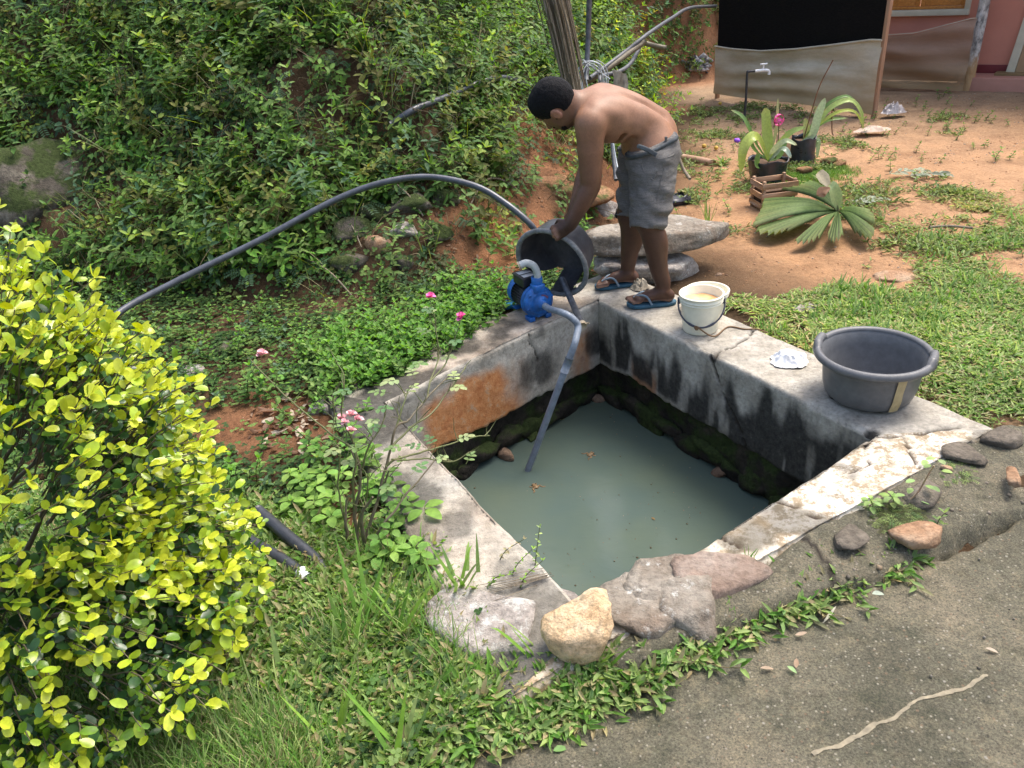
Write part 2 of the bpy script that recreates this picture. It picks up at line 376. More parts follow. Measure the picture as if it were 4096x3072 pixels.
FOOT = np.array([(-9, 6.6), (-5, 5.6), (-3.2, 5.1), (-1.9, 4.75), (-1.2, 4.62), (-.5, 4.62), (-.05, 4.8), (.35, 5.2), (.75, 5.7), (1.15, 6.6), (1.6, 7.7), (1.82, 8.35), (1.55, 9.3), (1.5, 10.9), (2.3, 11.3), (3.2, 11.5), (5, 12.5), (5, 18), (-9, 18)])
def terrain(x, y, fine=True):
    x = np.asarray(x, float); y = np.asarray(y, float); P3 = np.stack([x, y, np.zeros_like(x)], -1)
    z = -.045+.02*fbm(P3, 1.1, 3, 5)
    d = -sd_poly(x, y, FOOT)                      # metres inside the bank
    d = d+.16*fbm(P3, 1.3, 3, 11)+.05*fbm(P3, 5, 2, 12)
    steep = sstep(.6, 1.6, x)                     # the earth corner to the right is almost upright
    steep = np.maximum(steep, 0)
    sl = 1.05+1.6*steep
    dd = np.maximum(d, 0)
    h = np.where(dd < 1.4/sl*1.0, dd*sl, 1.4+(dd-1.4/sl)*.95)
    led = .16*np.sin(h*7.5+2.5*fbm(P3, .9, 2, 31))*sstep(.1, .5, dd)*(1-steep)   # worn ledges
    h = np.minimum(h+led*.5, 5.8)
    z = z+np.maximum(h, 0)+(.10*fbm(P3, 2.2, 4, 21)*sstep(0, .6, dd))
    z = z-.0*x
    # low kerb of earth at the foot on the left, hollow under the ledge
    # yard rises a little towards the house
    z = z+sstep(5, 11, y)*.0
    if fine: z = z+.012*fbm(P3, 9, 3, 41)*sstep(-1, 0, .5-np.zeros_like(x))
    ro = -sd_poly(x, y, ROAD)
    z = z-sstep(-.06, .05, ro)*.09
    return z
def hit(px, py, lift=0.0):
    """where the view ray through a pixel of the photograph meets the ground."""
    d = ray(px, py); t = np.linspace(1.2, 22, 900); Q = EYE+t[:, None]*d
    g = Q[:, 2]-terrain(Q[:, 0], Q[:, 1], False); k = np.argmax(g < 0)
    if g[k] >= 0: return Q[-1]
    t0, t1 = t[max(k-1, 0)], t[k]
    for _ in range(12):
        tm = .5*(t0+t1); q = EYE+tm*d
        if q[2]-float(terrain(q[0], q[1], False)) < 0: t1 = tm
        else: t0 = tm
    q = EYE+t1*d; q[2] += lift; return q
def tz(x, y): return float(terrain(x, y))
def tnormal(x, y, e=.06):
    zx = (terrain(x+e, y)-terrain(x-e, y))/(2*e); zy = (terrain(x, y+e)-terrain(x, y-e))/(2*e)
    n = np.stack([-zx, -zy, np.ones_like(zx)], -1); return n/np.linalg.norm(n, axis=-1, keepdims=True)

# soil colour: fresh red earth, yard clay, dark humus
RED_SPOTS = [(hit(500, 255), .45), (hit(560, 150), .5), (hit(600, 190), .5), (hit(280, 425), .35), (hit(300, 560), .3), (hit(690, 40), .7), (hit(648, 30), .6), (hit(662, 75), .45), (hit(680, 110), .35), (hit(520, 215), .4), (hit(560, 255), .35)]
def soil_color(x, y):
    P3 = np.stack([x, y, np.zeros_like(x)], -1)
    yard = sstep(.2, .9, x-np.interp(y, [2, 4, 5, 6, 9, 12], [1.6, 1.15, .7, .9, 1.9, 2.2])+.25*fbm(P3, 1.5, 3, 61))
    n = fbm(P3, .7, 4, 62)[..., None]
    cy = np.array([.36, .213, .116])+n*np.array([.10, .075, .055])
    far = sstep(6.5, 9, y)[..., None]; cy = cy*(1-far)+np.array([.32, .225, .14])*far*(1+.3*n)
    dark = np.array([.085, .052, .028])*(1+.5*n)
    c = dark*(1-yard[..., None])+cy*yard[..., None]
    red = np.array([.25, .12, .06])*(1+.5*n)
    f = np.zeros_like(x)
    for q, r in RED_SPOTS: f = np.maximum(f, sstep(1.25, .3, (np.hypot(x-q[0], y-q[1])+.16*fbm(P3, 3, 3, 63))/r))
    f = np.maximum(f*(1-yard*.8), .0)
    back = sstep(10.6, 11.3, y)*sstep(1.2, 2, x); f = np.maximum(f, back*.8)
    c = c*(1-f[..., None])+red*f[..., None]
    damp = sstep(.5, .1, sd_poly(x, y, [p[:2] for p in OUTER])+.2*fbm(P3, 3, 3, 64))*.55
    return np.clip(c*(1-damp[..., None]*np.array([.5, .45, .45])), .005, 1)

def ground_sheet():
    xs = np.concatenate([np.linspace(-40, -6, 14)[:-1], np.arange(-6, 4.2, .045), np.linspace(4.2, 9, 60)[1:], np.linspace(9, 40, 12)[1:]])
    ys = np.concatenate([np.linspace(-20, -.5, 10)[:-1], np.arange(-.5, 9.5, .045), np.linspace(9.5, 14, 60)[1:], np.linspace(14, 50, 12)[1:]])
    X, Y = np.meshgrid(xs, ys, indexing='ij'); Z = terrain(X, Y)
    hole = [p[:2]*.5+q[:2]*.5 for p, q in zip(INNER, OUTER)]
    V = np.stack([X, Y, Z], -1).reshape(-1, 3); F = grid_faces(len(xs), len(ys))
    c = V[F].mean(1); keep = ~in_poly(c[:, 0], c[:, 1], hole)
    o = link('ground', mesh_np('ground', V, F[keep], soil_color(V[:, 0], V[:, 1])), None, [M['ground']]); o['kind'] = 'structure'
ground_sheet()

# ------------------------------------------------------------------ concrete road and its broken apron
def sheet_poly(name, poly, z0, step, m, tint, amp=.01, skirt=.12, kind='structure', parent=None):
    P = np.array([p[:2] for p in poly]); x0, y0 = P.min(0)-.05; x1, y1 = P.max(0)+.05
    xs = np.arange(x0, x1, step); ys = np.arange(y0, y1, step); X, Y = np.meshgrid(xs, ys, indexing='ij')
    P3 = np.stack([X, Y, np.zeros_like(X)], -1)
    sd = sd_poly(X, Y, P)+.035*fbm(P3, 5, 4, 71)+.012*fbm(P3, 25, 2, 72)
    Z = z0(X, Y) if callable(z0) else np.full_like(X, z0)
    Z = Z+amp*fbm(P3, 4, 4, 73)+amp*.25*fbm(P3, 30, 2, 74)
    Z = Z-sstep(-.05, .012, sd)*skirt
    V = np.stack([X, Y, Z], -1).reshape(-1, 3); F = grid_faces(len(xs), len(ys))
    sdv = sd.ravel()[F].max(1); F = F[sdv < .03]
    used = np.unique(F); mp = np.full(len(V), -1); mp[used] = np.arange(len(used)); V = V[used]; F = mp[F]
    o = link(name, mesh_np(name, V, F, tint(V)), parent, [m])
    if kind: o['kind'] = kind
    return o
crack_line = [G(*p, -.07)[:2] for p in ((810, 757), (840, 742), (868, 728), (900, 713), (915, 703), (950, 692), (985, 676))]
crack2 = [G(*p, -.07)[:2] for p in ((780, 608), (850, 612), (905, 600), (940, 610), (1024, 590))]
def road_tint(V):
    P3 = V*1.0; P3[:, 2] = 0; d = seg_dist(V[:, 0]+.03*fbm(P3, 8, 6, 81), V[:, 1]+.025*fbm(P3, 8, 6, 82), crack_line)
    c = np.zeros((len(V), 3))
    return c
road_o = sheet_poly('road', ROAD, -.07, .022, M['road'], road_tint, .008)
def crack_strip():
    P = spline([(p[0], p[1], 0) for p in crack_line], 420); P = P+np.stack([.022*fbm(P, 9, 5, 81), .022*fbm(P, 9, 5, 82), 0*P[:, 0]], 1); T_ = np.gradient(P, axis=0); T_ /= np.linalg.norm(T_, axis=1)[:, None]; Sd = np.stack([-T_[:, 1], T_[:, 0], 0*T_[:, 0]], 1)
    wl = .0055*(1+1.3*fbm(P, 28, 4, 87)); wr = .0055*(1+1.3*fbm(P, 31, 4, 88)); wl = np.maximum(wl, .0008); wr = np.maximum(wr, .0008); A, B = P+Sd*wl[:, None], P-Sd*wr[:, None]
    V = np.stack([A, P, B], 1).reshape(-1, 3); V[:, 2] = -.07+.008*fbm(V*[1, 1, 0], 4, 4, 73)+.002*fbm(V*[1, 1, 0], 30, 2, 74)+.0022; V[1::3, 2] += .0015
    link('crack_filling', mesh_np('crack_filling', V, grid_faces(420, 3)), road_o, [simple('pale_mortar', (.30, .26, .18), (.17, .15, .11), 40, .9, .1, .4, .004)])
crack_strip()
sheet_poly('road_base', [(-1, -14), (14, -14), (14, 2.2), (6.9, 2.2), (6.9, -2.9), (-1, -2.9)], -.07, .25, M['road'], lambda V: np.zeros((len(V), 3)), .008)
APRON = [G(*p, -.03) for p in ((585, 655), (640, 620), (700, 575), (760, 560), (800, 530), (880, 490), (990, 425), (1040, 420), (1200, 395), (1200, 465), (1024, 514), (955, 546), (889, 574), (820, 600), (760, 620), (690, 652), (620, 690))]
gap = [G(*p, -.02)[:2] for p in ((800, 538), (828, 566), (834, 582), (850, 590), (880, 588))]
def ap_tint(V):
    P3 = V*1.0; P3[:, 2] = 0
    d = seg_dist(V[:, 0]+.01*fbm(P3, 20, 2, 83), V[:, 1]+.01*fbm(P3, 20, 2, 84), gap)
    c = np.zeros((len(V), 3)); c[:, 0] = sstep(.016, .006, d); return c
sheet_poly('apron', APRON, lambda X, Y: .004-.058*sstep(.0, .42, sd_poly(X, Y, [p[:2] for p in OUTER])), .014, M['apron'], ap_tint, .016, .09)

# ------------------------------------------------------------------ the tank
tank = empty('water_tank', (float(iB[0]), float(iB[1]), 0.), 'old square plastered water tank sunk in the ground with cracked mould stained coping', 'tank')
def vplane(px, py, A, B):       # a pixel on the upright plane through A and B
    d = ray(px, py); n = np.cross(np.asarray(B)-A, [0, 0, 1.]); return EYE+d*(((A-EYE)@n)/(d@n))
cracksT = [[G(*p) for p in q] for q in (((757, 329), (745, 339), (735, 345), (722, 349), (712, 357)), ((875, 434), (866, 446), (869, 456), (866, 464), (850, 472)),
    ((878, 436), (898, 436), (905, 436), (908, 450), (920, 468), (938, 480)), ((905, 436), (935, 432), (960, 428)), ((757, 503), (775, 501), (798, 510), (822, 522), (850, 526)), ((666, 541), (650, 550), (636, 560)), ((720, 536), (742, 548)))]
cracksW = [[vplane(*p, iB, iR) for p in ((710, 356), (714, 368), (721, 386), (724, 396), (730, 410), (742, 436), (752, 470), (758, 500))], [vplane(*p, iB, iR) for p in ((876, 436), (862, 426), (845, 420))]]
cracksL = [[vplane(*p, iL, iB) for p in ((530, 331), (529, 341), (535, 350), (537, 362))]]
def seg3(V, pl):
    d = np.full(len(V), 9.); pl = np.asarray(pl)
    for a, b in zip(pl[:-1], pl[1:]):
        ab = b-a; t = np.clip(((V-a)@ab)/(ab@ab), 0, 1); d = np.minimum(d, np.linalg.norm(V-a-t[:, None]*ab, axis=1))
    return d
def side(name, i0, i1, o0, o1, m, kindw, du=.011):
    L = np.linalg.norm(i1-i0); nu = int(L/du)+2; u = np.linspace(0, 1, nu)
    # profile: (w across from inner 0 to outer 1 | metres inward/outward, z)
    prof = [(1, .012, -.26), (1, .012, -.12), (1, .01, -.03), (1, .004, -.008), (1, -.01, 0)]
    nw = 26; prof += [(w_, 0, 0) for w_ in np.linspace(.96, .04, nw)]
    prof += [(0, .012, 0), (0, .003, -.004), (0, -.001, -.014), (0, -.002, -.03)]
    zb = -.40; nz = 30
    prof += [(0, 0, z_) for z_ in np.linspace(-.045, zb, nz)]
    prof += [(0, .02, zb-.012), (0, .05, zb-.012), (0, .09, zb), (0, .2, zb)]
    prof = np.array(prof); nv = len(prof)
    I = i0+(i1-i0)*u[:, None]; O = o0+(o1-o0)*u[:, None]
    A = O-I; An = A/np.linalg.norm(A, axis=1)[:, None]
    nrm = np.cross(i1-i0, [0, 0, 1.]); nrm /= np.linalg.norm(nrm)
    if nrm@(O[nu//2]-I[nu//2]) < 0: nrm = -nrm       # outward
    V = I[:, None]+A[:, None]*prof[None, :, 0, None]
    V = V+nrm*np.where(prof[:, 0] > .5, prof[:, 1], prof[:, 1])[None, :, None]
    V[..., 2] = prof[None, :, 2]
    s = np.broadcast_to((u*L)[:, None], V.shape[:2])
    low = (prof[:, 2] < -.3) & (prof[:, 0] < .5)
    jag = .035*fbm(np.stack([s, s*0, s*0+3], -1), 3.5, 4, 91)+.012*fbm(np.stack([s, s*0, s*0], -1), 30, 2, 92)
    wgt = sstep(-.1, zb, prof[:, 2])*(prof[:, 0] < .5)
    V[..., 2] += (jag if kindw in ('LB', 'BR') else 0*jag)*wgt[None, :]
    V = V.reshape(-1, 3); s = s.ravel(); pz = np.broadcast_to(prof[:, 2], (nu, nv)).ravel(); pw = np.broadcast_to(prof[:, 0], (nu, nv)).ravel()
    # relief
    nz3 = np.stack([fbm(V, 3, 4, 95+k) for k in range(3)], 1)*.009+np.stack([fbm(V, 22, 3, 99+k) for k in range(3)], 1)*.0022
    topm = (pw > .0) & (pz > -.02); edge = (pw < .02) & (pz > -.03)
    nz3[:, 2] *= .8; V2 = V+nz3
    chip = sstep(.25, .55, fbm(V, 8, 3, 105))*.012; V2[edge] -= np.stack([0*chip, 0*chip, chip], 1)[edge]
    c = np.zeros((len(V), 3))
    P_ = V+np.stack([fbm(V, 16, 3, 110+k) for k in range(3)], 1)*.014
    cd = np.full(len(V), 9.)
    for pl in cracksT: cd = np.where(topm | edge, np.minimum(cd, seg3(P_, pl)), cd)
    wl = cracksW if kindw == 'BR' else cracksL if kindw == 'LB' else []
    for pl in wl: cd = np.where(~topm, np.minimum(cd, seg3(P_, pl)), cd)
    c[:, 0] = sstep(.0085, .004, cd)
    V2[:, 2] -= np.where(topm, c[:, 0]*.012, 0); V2 += nrm*(np.where(~topm & (pw < .02), c[:, 0]*.012, 0))[:, None]
    st = np.stack([s*9, pz*1.6, 0*s], -1); streak = fbm(st, 1, 4, 120); blot = fbm(np.stack([s, pz, 0*s], -1), 4, 4, 121)
    wall = ((pw < .5) & (pz < -.02)).astype(float)
    if kindw == 'BR':
        low_ = np.interp(s, [0, .15, .5, .9, 1.3, 1.77], [-.12, -.14, -.2, -.15, -.12, -.1])
        f = sstep(-.06, .12, (low_-pz)*.9+.34*streak+.16*blot+.05)*.95
        f = f*(1-.6*sstep(.15, .4, fbm(np.stack([s*14, pz*3, 0*s], -1), 1, 4, 125)))
        f *= 1-.8*sstep(-.36, -.395, pz)*(s < .7)
        c[:, 2] = f*wall; c[:, 1] = wall*sstep(.1, .4, fbm(np.stack([s*5, pz*3, 0*s+4], -1), 1, 3, 126))*sstep(-.22, -.36, pz)*(s < .6)*.7
    if kindw == 'LB':
        sg = s/L
        sgn = sg+.07*blot+.05*streak; black = np.maximum(sstep(.46, .58, sgn)*sstep(.86, .70, sgn), sstep(.84, .93, sgn)*.85)*sstep(-.04, -.2, pz+.05*streak)*sstep(-.38, -.27, pz+.05*blot)
        f = sstep(.2, .85, black*.75+.7*streak*black+.25*blot)*.85
        dark0 = sstep(.12, .0, sg)*sstep(-.02, -.1, pz)*.7
        c[:, 2] = np.maximum(f, dark0)*wall
        r_ = np.exp(-((sg+.05*blot-.36)/.24)**2)*sstep(.0, -.14, pz+.07*streak)
        r2 = np.exp(-((sg-.9)/.05)**2)*sstep(-.1, -.2, pz)*.9
        c[:, 1] = np.clip(sstep(.25, .8, r_+.9*blot*r_+.6*streak*r_)+r2*sstep(-.3, .3, streak), 0, 1)*wall*.95
        tp = topm & (sg < .75)
        c[:, 1] = np.where(topm, sstep(.0, .5, fbm(V, 3, 3, 130)+.3)*.13, c[:, 1])
        moss = sstep(-.1, .3, fbm(V, 5, 4, 131)+.65*sstep(.5, .12, sg)-.22); c[:, 2] = np.where(topm, moss*.85, c[:, 2])
        ed = (pw < .2) & (pz > -.05); c[:, 2] = np.where(ed, np.maximum(c[:, 2], .5*sstep(.1, .4, fbm(V, 12, 3, 132))), c[:, 2])
    if kindw == 'FL': uL = sstep(.62, .95, s/L); zz_ = np.maximum(.62*sstep(-.15, .35, fbm(V, 8, 5, 128))*topm, 0); c[:, 2] = np.maximum(np.where(pw > .3, .8*sstep(-.05, .35, fbm(V, 4, 4, 133)+.7*(pw-.55)), .3*sstep(.2, .5, fbm(V, 6, 4, 134))), .85*sstep(.1, .45, uL*.7+.6*fbm(V, 5, 4, 138))); c[:, 2] = np.maximum(c[:, 2], zz_); c[:, 1] = .10*sstep(.0, .5, fbm(V, 3, 3, 139)+.2)
    if kindw == 'BR': c[:, 2] = np.where(topm, .28*sstep(.1, .5, fbm(V, 5, 4, 135)), c[:, 2])
    if kindw == 'RF':
        dR = np.hypot(V[:, 0]-oR[0], V[:, 1]-oR[1]); c[:, 2] = np.maximum(.35*sstep(.05, .4, fbm(V, 14, 4, 127)), .75*sstep(0, .3, fbm(V, 6, 4, 136)+.5*sstep(.35, .05, dR)-.12))
        c[:, 1] = .5*sstep(.15, .5, fbm(V, 4, 4, 137))
    if kindw in ('BR', 'LB'):
        chipm = np.zeros(len(V))
        for q in ((838, 394), (873, 432), (711, 356), (672, 346)) if kindw == 'BR' else ((539, 346), (500, 352), (470, 372), (452, 384)):
            g_ = G(*q); chipm = np.maximum(chipm, sstep(.04, .018, np.linalg.norm(V-g_, axis=1)+.02*fbm(V, 20, 3, 140)))
        c[:, 2] = np.maximum(c[:, 2], chipm); V2[:, 2] -= chipm*.012
    return link(name, mesh_np(name, V2, grid_faces(nu, nv), np.clip(c, 0, 1)), tank, [m])
side('coping_wall', iL, iB, oL, oB, M['plaster'], 'LB')
side('coping_wall', iB, iR, oB, oR, M['plaster'], 'BR')
o_ = side('coping_wall', iR, iF, oR, oF, M['whitened'], 'RF', .013); o_['label'] = 'whitened cracked coping'
side('coping_wall', iF, iL, oF, oL, M['plaster'], 'FL', .013)
# wet rubble foundation under the plaster
def foundation(i0, i1, seed):
    L = np.linalg.norm(i1-i0); nu = int(L/.015); u = np.linspace(-.02, 1.02, nu); nrm = np.cross(i1-i0, [0, 0, 1.]); nrm /= np.linalg.norm(nrm)
    mid = sum(INNER)/4
    if nrm@(mid-i0) > 0: nrm = -nrm
    zz = np.linspace(-.36, -1.3, 44); U, Z = np.meshgrid(u, zz, indexing='ij'); V = i0+(i1-i0)*U[..., None]; V = V+nrm*.035; V[..., 2] = Z
    st = fbm(V, 4, 4, seed); V = V-nrm*(.05*st+.03*np.abs(fbm(V, 9, 3, seed+3)))[..., None]
    return link('foundation', mesh_np('foundation', V.reshape(-1, 3), grid_faces(nu, 44)), tank, [M['rock_wet']]), nrm
FN = [foundation(iL, iB, 150), foundation(iB, iR, 154), foundation(iR, iF, 158), foundation(iF, iL, 162)]
wpoly = [iB+(iB-iF)*.06, iR+(iR-iL)*.06, iF+(iF-iB)*.06, iL+(iL-iR)*.06]
Vw = np.array([[p[0], p[1], WATER_Z] for p in wpoly])
wo = link('water', mesh_np('water', Vw, np.array([[0, 3, 2, 1]])), None, [M['water']]); wo['kind'] = 'structure'
Vb = np.array([[p[0], p[1], -1.28] for p in wpoly]); link('tank_floor', mesh_np('tank_floor', Vb, np.array([[0, 3, 2, 1]])), tank, [M['rock_wet']])

# ------------------------------------------------------------------ stones
def rock_mesh(name, size, seed, cuts=14, sub=4, rough=.05, flat=None, sharp=.055):
    r_ = np.random.default_rng(seed); bm = bmesh.new(); bmesh.ops.create_icosphere(bm, subdivisions=sub, radius=1)
    D = np.array([v.co[:] for v in bm.verts]); bm.verts.index_update(); F = np.array([[v.index for v in f.verts] for f in bm.faces]); bm.free()
    D /= np.linalg.norm(D, axis=1)[:, None]
    n = r_.normal(size=(cuts, 3)); n /= np.linalg.norm(n, axis=1)[:, None]; h = r_.uniform(.62, .95, cuts)
    if flat is not None:
        n[:, 2] *= .22; n[:, 0] *= 1.0; n /= np.linalg.norm(n, axis=1)[:, None]; h = r_.uniform(.72, .95, cuts); tz_ = r_.normal(0, .07, (3, 2))
        n = np.vstack([n, [[tz_[0, 0], tz_[0, 1], 1.], [tz_[1, 0], tz_[1, 1], 1.], [tz_[2, 0], tz_[2, 1], -1.]]]); h = np.append(h, [flat, flat*1.05, flat]); sharp = .035
    dots = D@n.T; t = np.where(dots > .02, h/np.maximum(dots, .02), 9)
    k = sharp; rad = -k*np.log(np.exp(-t/k).sum(1)); rad = np.clip(rad, .2, 1.3)
    V = D*rad[:, None]; V = V*(1+rough*2.2*fbm(V+seed, 2.2, 4, seed)[:, None]+rough*.5*fbm(V+seed, 9, 3, seed+1)[:, None])
    V = V/np.abs(V).max(0)*np.asarray(size)/2
    return mesh_np(name, V, F)
def rock(name, loc, size, seed, m, rz=0, tilt=(0, 0), label=None, cat='stone', parent=None, group=None, cuts=14, sub=4, rough=.05, flat=None, kind=None):
    o = link(name, rock_mesh(name, size, seed, cuts, sub, rough, flat), None, [m]); o.rotation_euler = (tilt[0], tilt[1], rz)
    if parent is not None:
        o.parent = parent; o.location = Vector(np.asarray(loc, float))-parent.location
    else:
        o.location = loc; tag(o, label, cat, group)
    if kind: o['kind'] = kind
    return o
r2 = np.random.default_rng(31)
for (a, b, n, cnt) in ((iL, iB, FN[0][1], 9), (iB, iR, FN[1][1], 11)):
    for k in range(cnt):
        p = a+(b-a)*((k+.5+r2.uniform(-.2, .2))/cnt); ang = math.atan2((b-a)[1], (b-a)[0])
        rock('stone', (p[0]+n[0]*.03, p[1]+n[1]*.03, -.60+r2.uniform(-.02, .03)), (r2.uniform(.18, .32), r2.uniform(.07, .1), r2.uniform(.10, .17)), 400+k+cnt*20, M['rock_wet'], ang, (r2.uniform(-.2, .2), 0), parent=tank, sub=3, rough=.1)
for q, s_, mm in (((506, 456), .08, 'rock_brown'), ((597, 398), .09, 'rock_brown'), ((725, 470), .1, 'rock_brown'), ((533, 436), .07, 'rock_wet')):
    p = G(*q, WATER_Z+.01); rock('stone', p, (s_*1.5, s_, s_*.9), int(q[0]), M[mm], r2.uniform(0, 3), parent=tank, sub=3)
# ------------------------------------------------------------------ foliage kit: templates merged into meshes
class T:                       # a template: vertices, quads, triangles, colour per vertex
    def __init__(s): s.V = []; s.Q = []; s.Tr = []; s.C = []; s.n = 0
    def add(s, V, Q=None, Tr=None, c=(1, 1, 1)):
        V = np.asarray(V, float); s.V.append(V); s.C.append(np.broadcast_to(c, V.shape))
        if Q is not None and len(Q): s.Q.append(np.asarray(Q)+s.n)
        if Tr is not None and len(Tr): s.Tr.append(np.asarray(Tr)+s.n)
        s.n += len(V)
    def done(s):
        s.V = np.vstack(s.V); s.C = np.vstack(s.C)
        s.Q = np.vstack(s.Q) if s.Q else np.zeros((0, 4), int); s.Tr = np.vstack(s.Tr) if s.Tr else np.zeros((0, 3), int); return s
def leaf_verts(L, wd, fold=.25, droop=.15, detail=False, blunt=.0):
    """leaf along +X lying in XY, normal +Z."""
    if detail:
        t = np.array([0, .18, .42, .68, .88, 1.0]); wv = np.array([.0, .62, 1, .8+blunt*.2, .42+blunt*.4, 0])*wd/2
        V = [(x*L, 0, -droop*L*x*x) for x in t]+[(x*L, y, -droop*L*x*x+fold*y) for x, y in zip(t[1:-1], wv[1:-1])]+[(x*L, -y, -droop*L*x*x+fold*y) for x, y in zip(t[1:-1], wv[1:-1])]
        Q = [[1, 2, 7, 6], [2, 3, 8, 7], [3, 4, 9, 8], [2, 1, 10, 11], [3, 2, 11, 12], [4, 3, 12, 13]]
        Tr = [[0, 1, 6], [4, 5, 9], [1, 0, 10], [5, 4, 13]]
        return np.array(V), Q, Tr
    a, b = .32, .72; y = wd/2; yb = y*(.85+blunt*.15)
    V = [(0, 0, 0), (L, 0, -droop*L), (a*L, y, fold*y-droop*L*a*a), (b*L, yb, fold*y-droop*L*b*b), (b*L, -yb, fold*y-droop*L*b*b), (a*L, -y, fold*y-droop*L*a*a)]
    return np.array(V), [[0, 1, 3, 2], [1, 0, 5, 4]], []
def orient(az, el, roll=0):
    """matrix that takes +X to the direction (az, el) with the leaf's face up."""
    ca, sa, ce, se, cr, sr = math.cos(az), math.sin(az), math.cos(el), math.sin(el), math.cos(roll), math.sin(roll)
    Rz = np.array([[ca, -sa, 0], [sa, ca, 0], [0, 0, 1]]); Ry = np.array([[ce, 0, -se], [0, 1, 0], [se, 0, ce]]); Rx = np.array([[1, 0, 0], [0, cr, -sr], [0, sr, cr]])
    return Rz@Ry@Rx
def add_leaf(t, p, az, el, L, wd, c, roll=0, fold=.25, droop=.15, detail=False, blunt=0.):
    V, Q, Tr = leaf_verts(L, wd, fold, droop, detail, blunt); t.add(V@orient(az, el, roll).T+p, Q, Tr, c)
def add_stem(t, pts, r0, r1, c, sides=3):
    P = np.asarray(pts, float); V, F = tube(P, np.linspace(r0, r1, len(P)), sides, False); t.add(V, F[0], None, c)
def jitc(c, r, a=.18): return np.clip(np.asarray(c)*(1+r.normal(0, a)*np.array([1, .8, .7])+r.normal(0, .04, 3)), .003, 1)
GREENS = dict(mid=(.075, .155, .036), dark=(.042, .09, .027), light=(.14, .225, .06), blue=(.085, .155, .078), yellow=(.2, .26, .045), olive=(.085, .1, .03), fresh=(.12, .25, .045), lime=(.19, .33, .06), straw=(.34, .31, .17), lawn=(.2, .29, .095), bright=(.29, .40, .14), pale=(.3, .36, .16), dull=(.16, .2, .08))
def gc(r, *names): return np.array(GREENS[names[r.integers(len(names))]])
def t_sprig(seed, h=.28, n=7, L=.045, wd=.024, cols=('mid', 'light'), lean=.35, opp=True, detail=False, stemc=(.1, .12, .05), up=.35, blunt=0.):
    r = np.random.default_rng(seed); t = T(); az = r.uniform(0, 6.28); c0 = gc(r, *cols)
    P = spline([(0, 0, 0), (.3*lean*h*math.cos(az), .3*lean*h*math.sin(az), .5*h), (lean*h*math.cos(az)+r.normal(0, .05)*h, lean*h*math.sin(az)+r.normal(0, .05)*h, h)], n+2)
    add_stem(t, P, .0022, .0012, stemc); ph = r.uniform(0, 6.28)
    for k in range(1, n+1):
        f = k/n; s = (1-.35*abs(f-.55)*2)*r.uniform(.8, 1.2)
        for j in range(2 if opp else 1):
            a = ph+k*1.57+j*math.pi+r.normal(0, .25); add_leaf(t, P[k], a, up*r.uniform(-.4, 1.6), L*s, wd*s, jitc(c0*(1+.35*(f-.5)), r), r.normal(0, .3), .3, r.uniform(.05, .35), detail, blunt)
    for j in range(3): add_leaf(t, P[-1], ph+j*2.1, r.uniform(.5, 1.1), L*.75, wd*.7, jitc(c0*1.25, r), 0, .35, .1, detail, blunt)
    return t.done()
def t_trefoil(seed, n=12, L=.02, spread=.09, cols=('mid', 'light')):
    r = np.random.default_rng(seed); t = T(); c0 = gc(r, *cols)
    for k in range(n):
        rad = spread*math.sqrt(r.uniform()); a = r.uniform(0, 6.28); p = np.array([rad*math.cos(a), rad*math.sin(a), r.uniform(.01, .05)]); c = jitc(c0, r, .2); b = r.uniform(0, 6.28)
        for j in range(3): add_leaf(t, p, b+j*2.09, r.uniform(-.1, .3), L, L*.85, c, 0, .2, .1, False, 1)
    return t.done()
def t_grass(seed, n=12, h=.16, wd=.005, cols=('lawn', 'fresh', 'straw'), spread=.04, bend=1.0, seg=4):
    r = np.random.default_rng(seed); t = T()
    for k in range(n):
        az = r.uniform(0, 6.28); l = h*r.uniform(.5, 1.15); w_ = wd*r.uniform(.7, 1.3); b = bend*r.uniform(.3, 1.2); s = np.linspace(0, 1, seg+1)
        x = l*(np.sin(b*s))/max(b, .3)*.9*(b/(b+.6))*1.2; z = l*s*np.cos(b*s*.75); p0 = np.array([r.normal(0, spread), r.normal(0, spread), 0]); wv = w_/2*np.array([.7, 1, .85, .55, .05][:seg+1])
        ca, sa = math.cos(az), math.sin(az); ctr = np.stack([x*ca, x*sa, z], 1)+p0; off = np.stack([-sa*wv, ca*wv, wv*.3], 1); V = np.vstack([ctr-off, ctr+off]); m = seg+1
        Q = [[i, i+1, m+i+1, m+i] for i in range(seg)]; t.add(V, Q, None, jitc(gc(r, *cols), r, .2))
    return t.done()
def t_carpet(seed, n=9, L=.034, wd=.0085, cols=('lawn', 'bright', 'lawn', 'straw'), R_=.06, lift=.35):
    """creeping broad-bladed lawn grass: runners with short stiff blades."""
    r = np.random.default_rng(seed); t = T(); az = r.uniform(0, 6.28)
    for q in range(2):
        a0 = az+q*2.4+r.normal(0, .4); l = R_*r.uniform(.8, 1.6); P = spline([(0, 0, .008), (l*.5*math.cos(a0), l*.5*math.sin(a0), .02), (l*math.cos(a0+.4), l*math.sin(a0+.4), .012)], 5)
        add_stem(t, P, .0014, .001, (.2, .16, .08))
        for k in range(n//2+1):
            p = P[r.integers(5)]; a = a0+(1 if k % 2 else -1)*r.uniform(.4, 1.3); add_leaf(t, p, a, r.uniform(.02, 1)*lift*2, L*r.uniform(.6, 1.3), wd*r.uniform(.8, 1.2), jitc(gc(r, *cols), r, .18), r.normal(0, .3), .5, r.uniform(0, .5))
    return t.done()
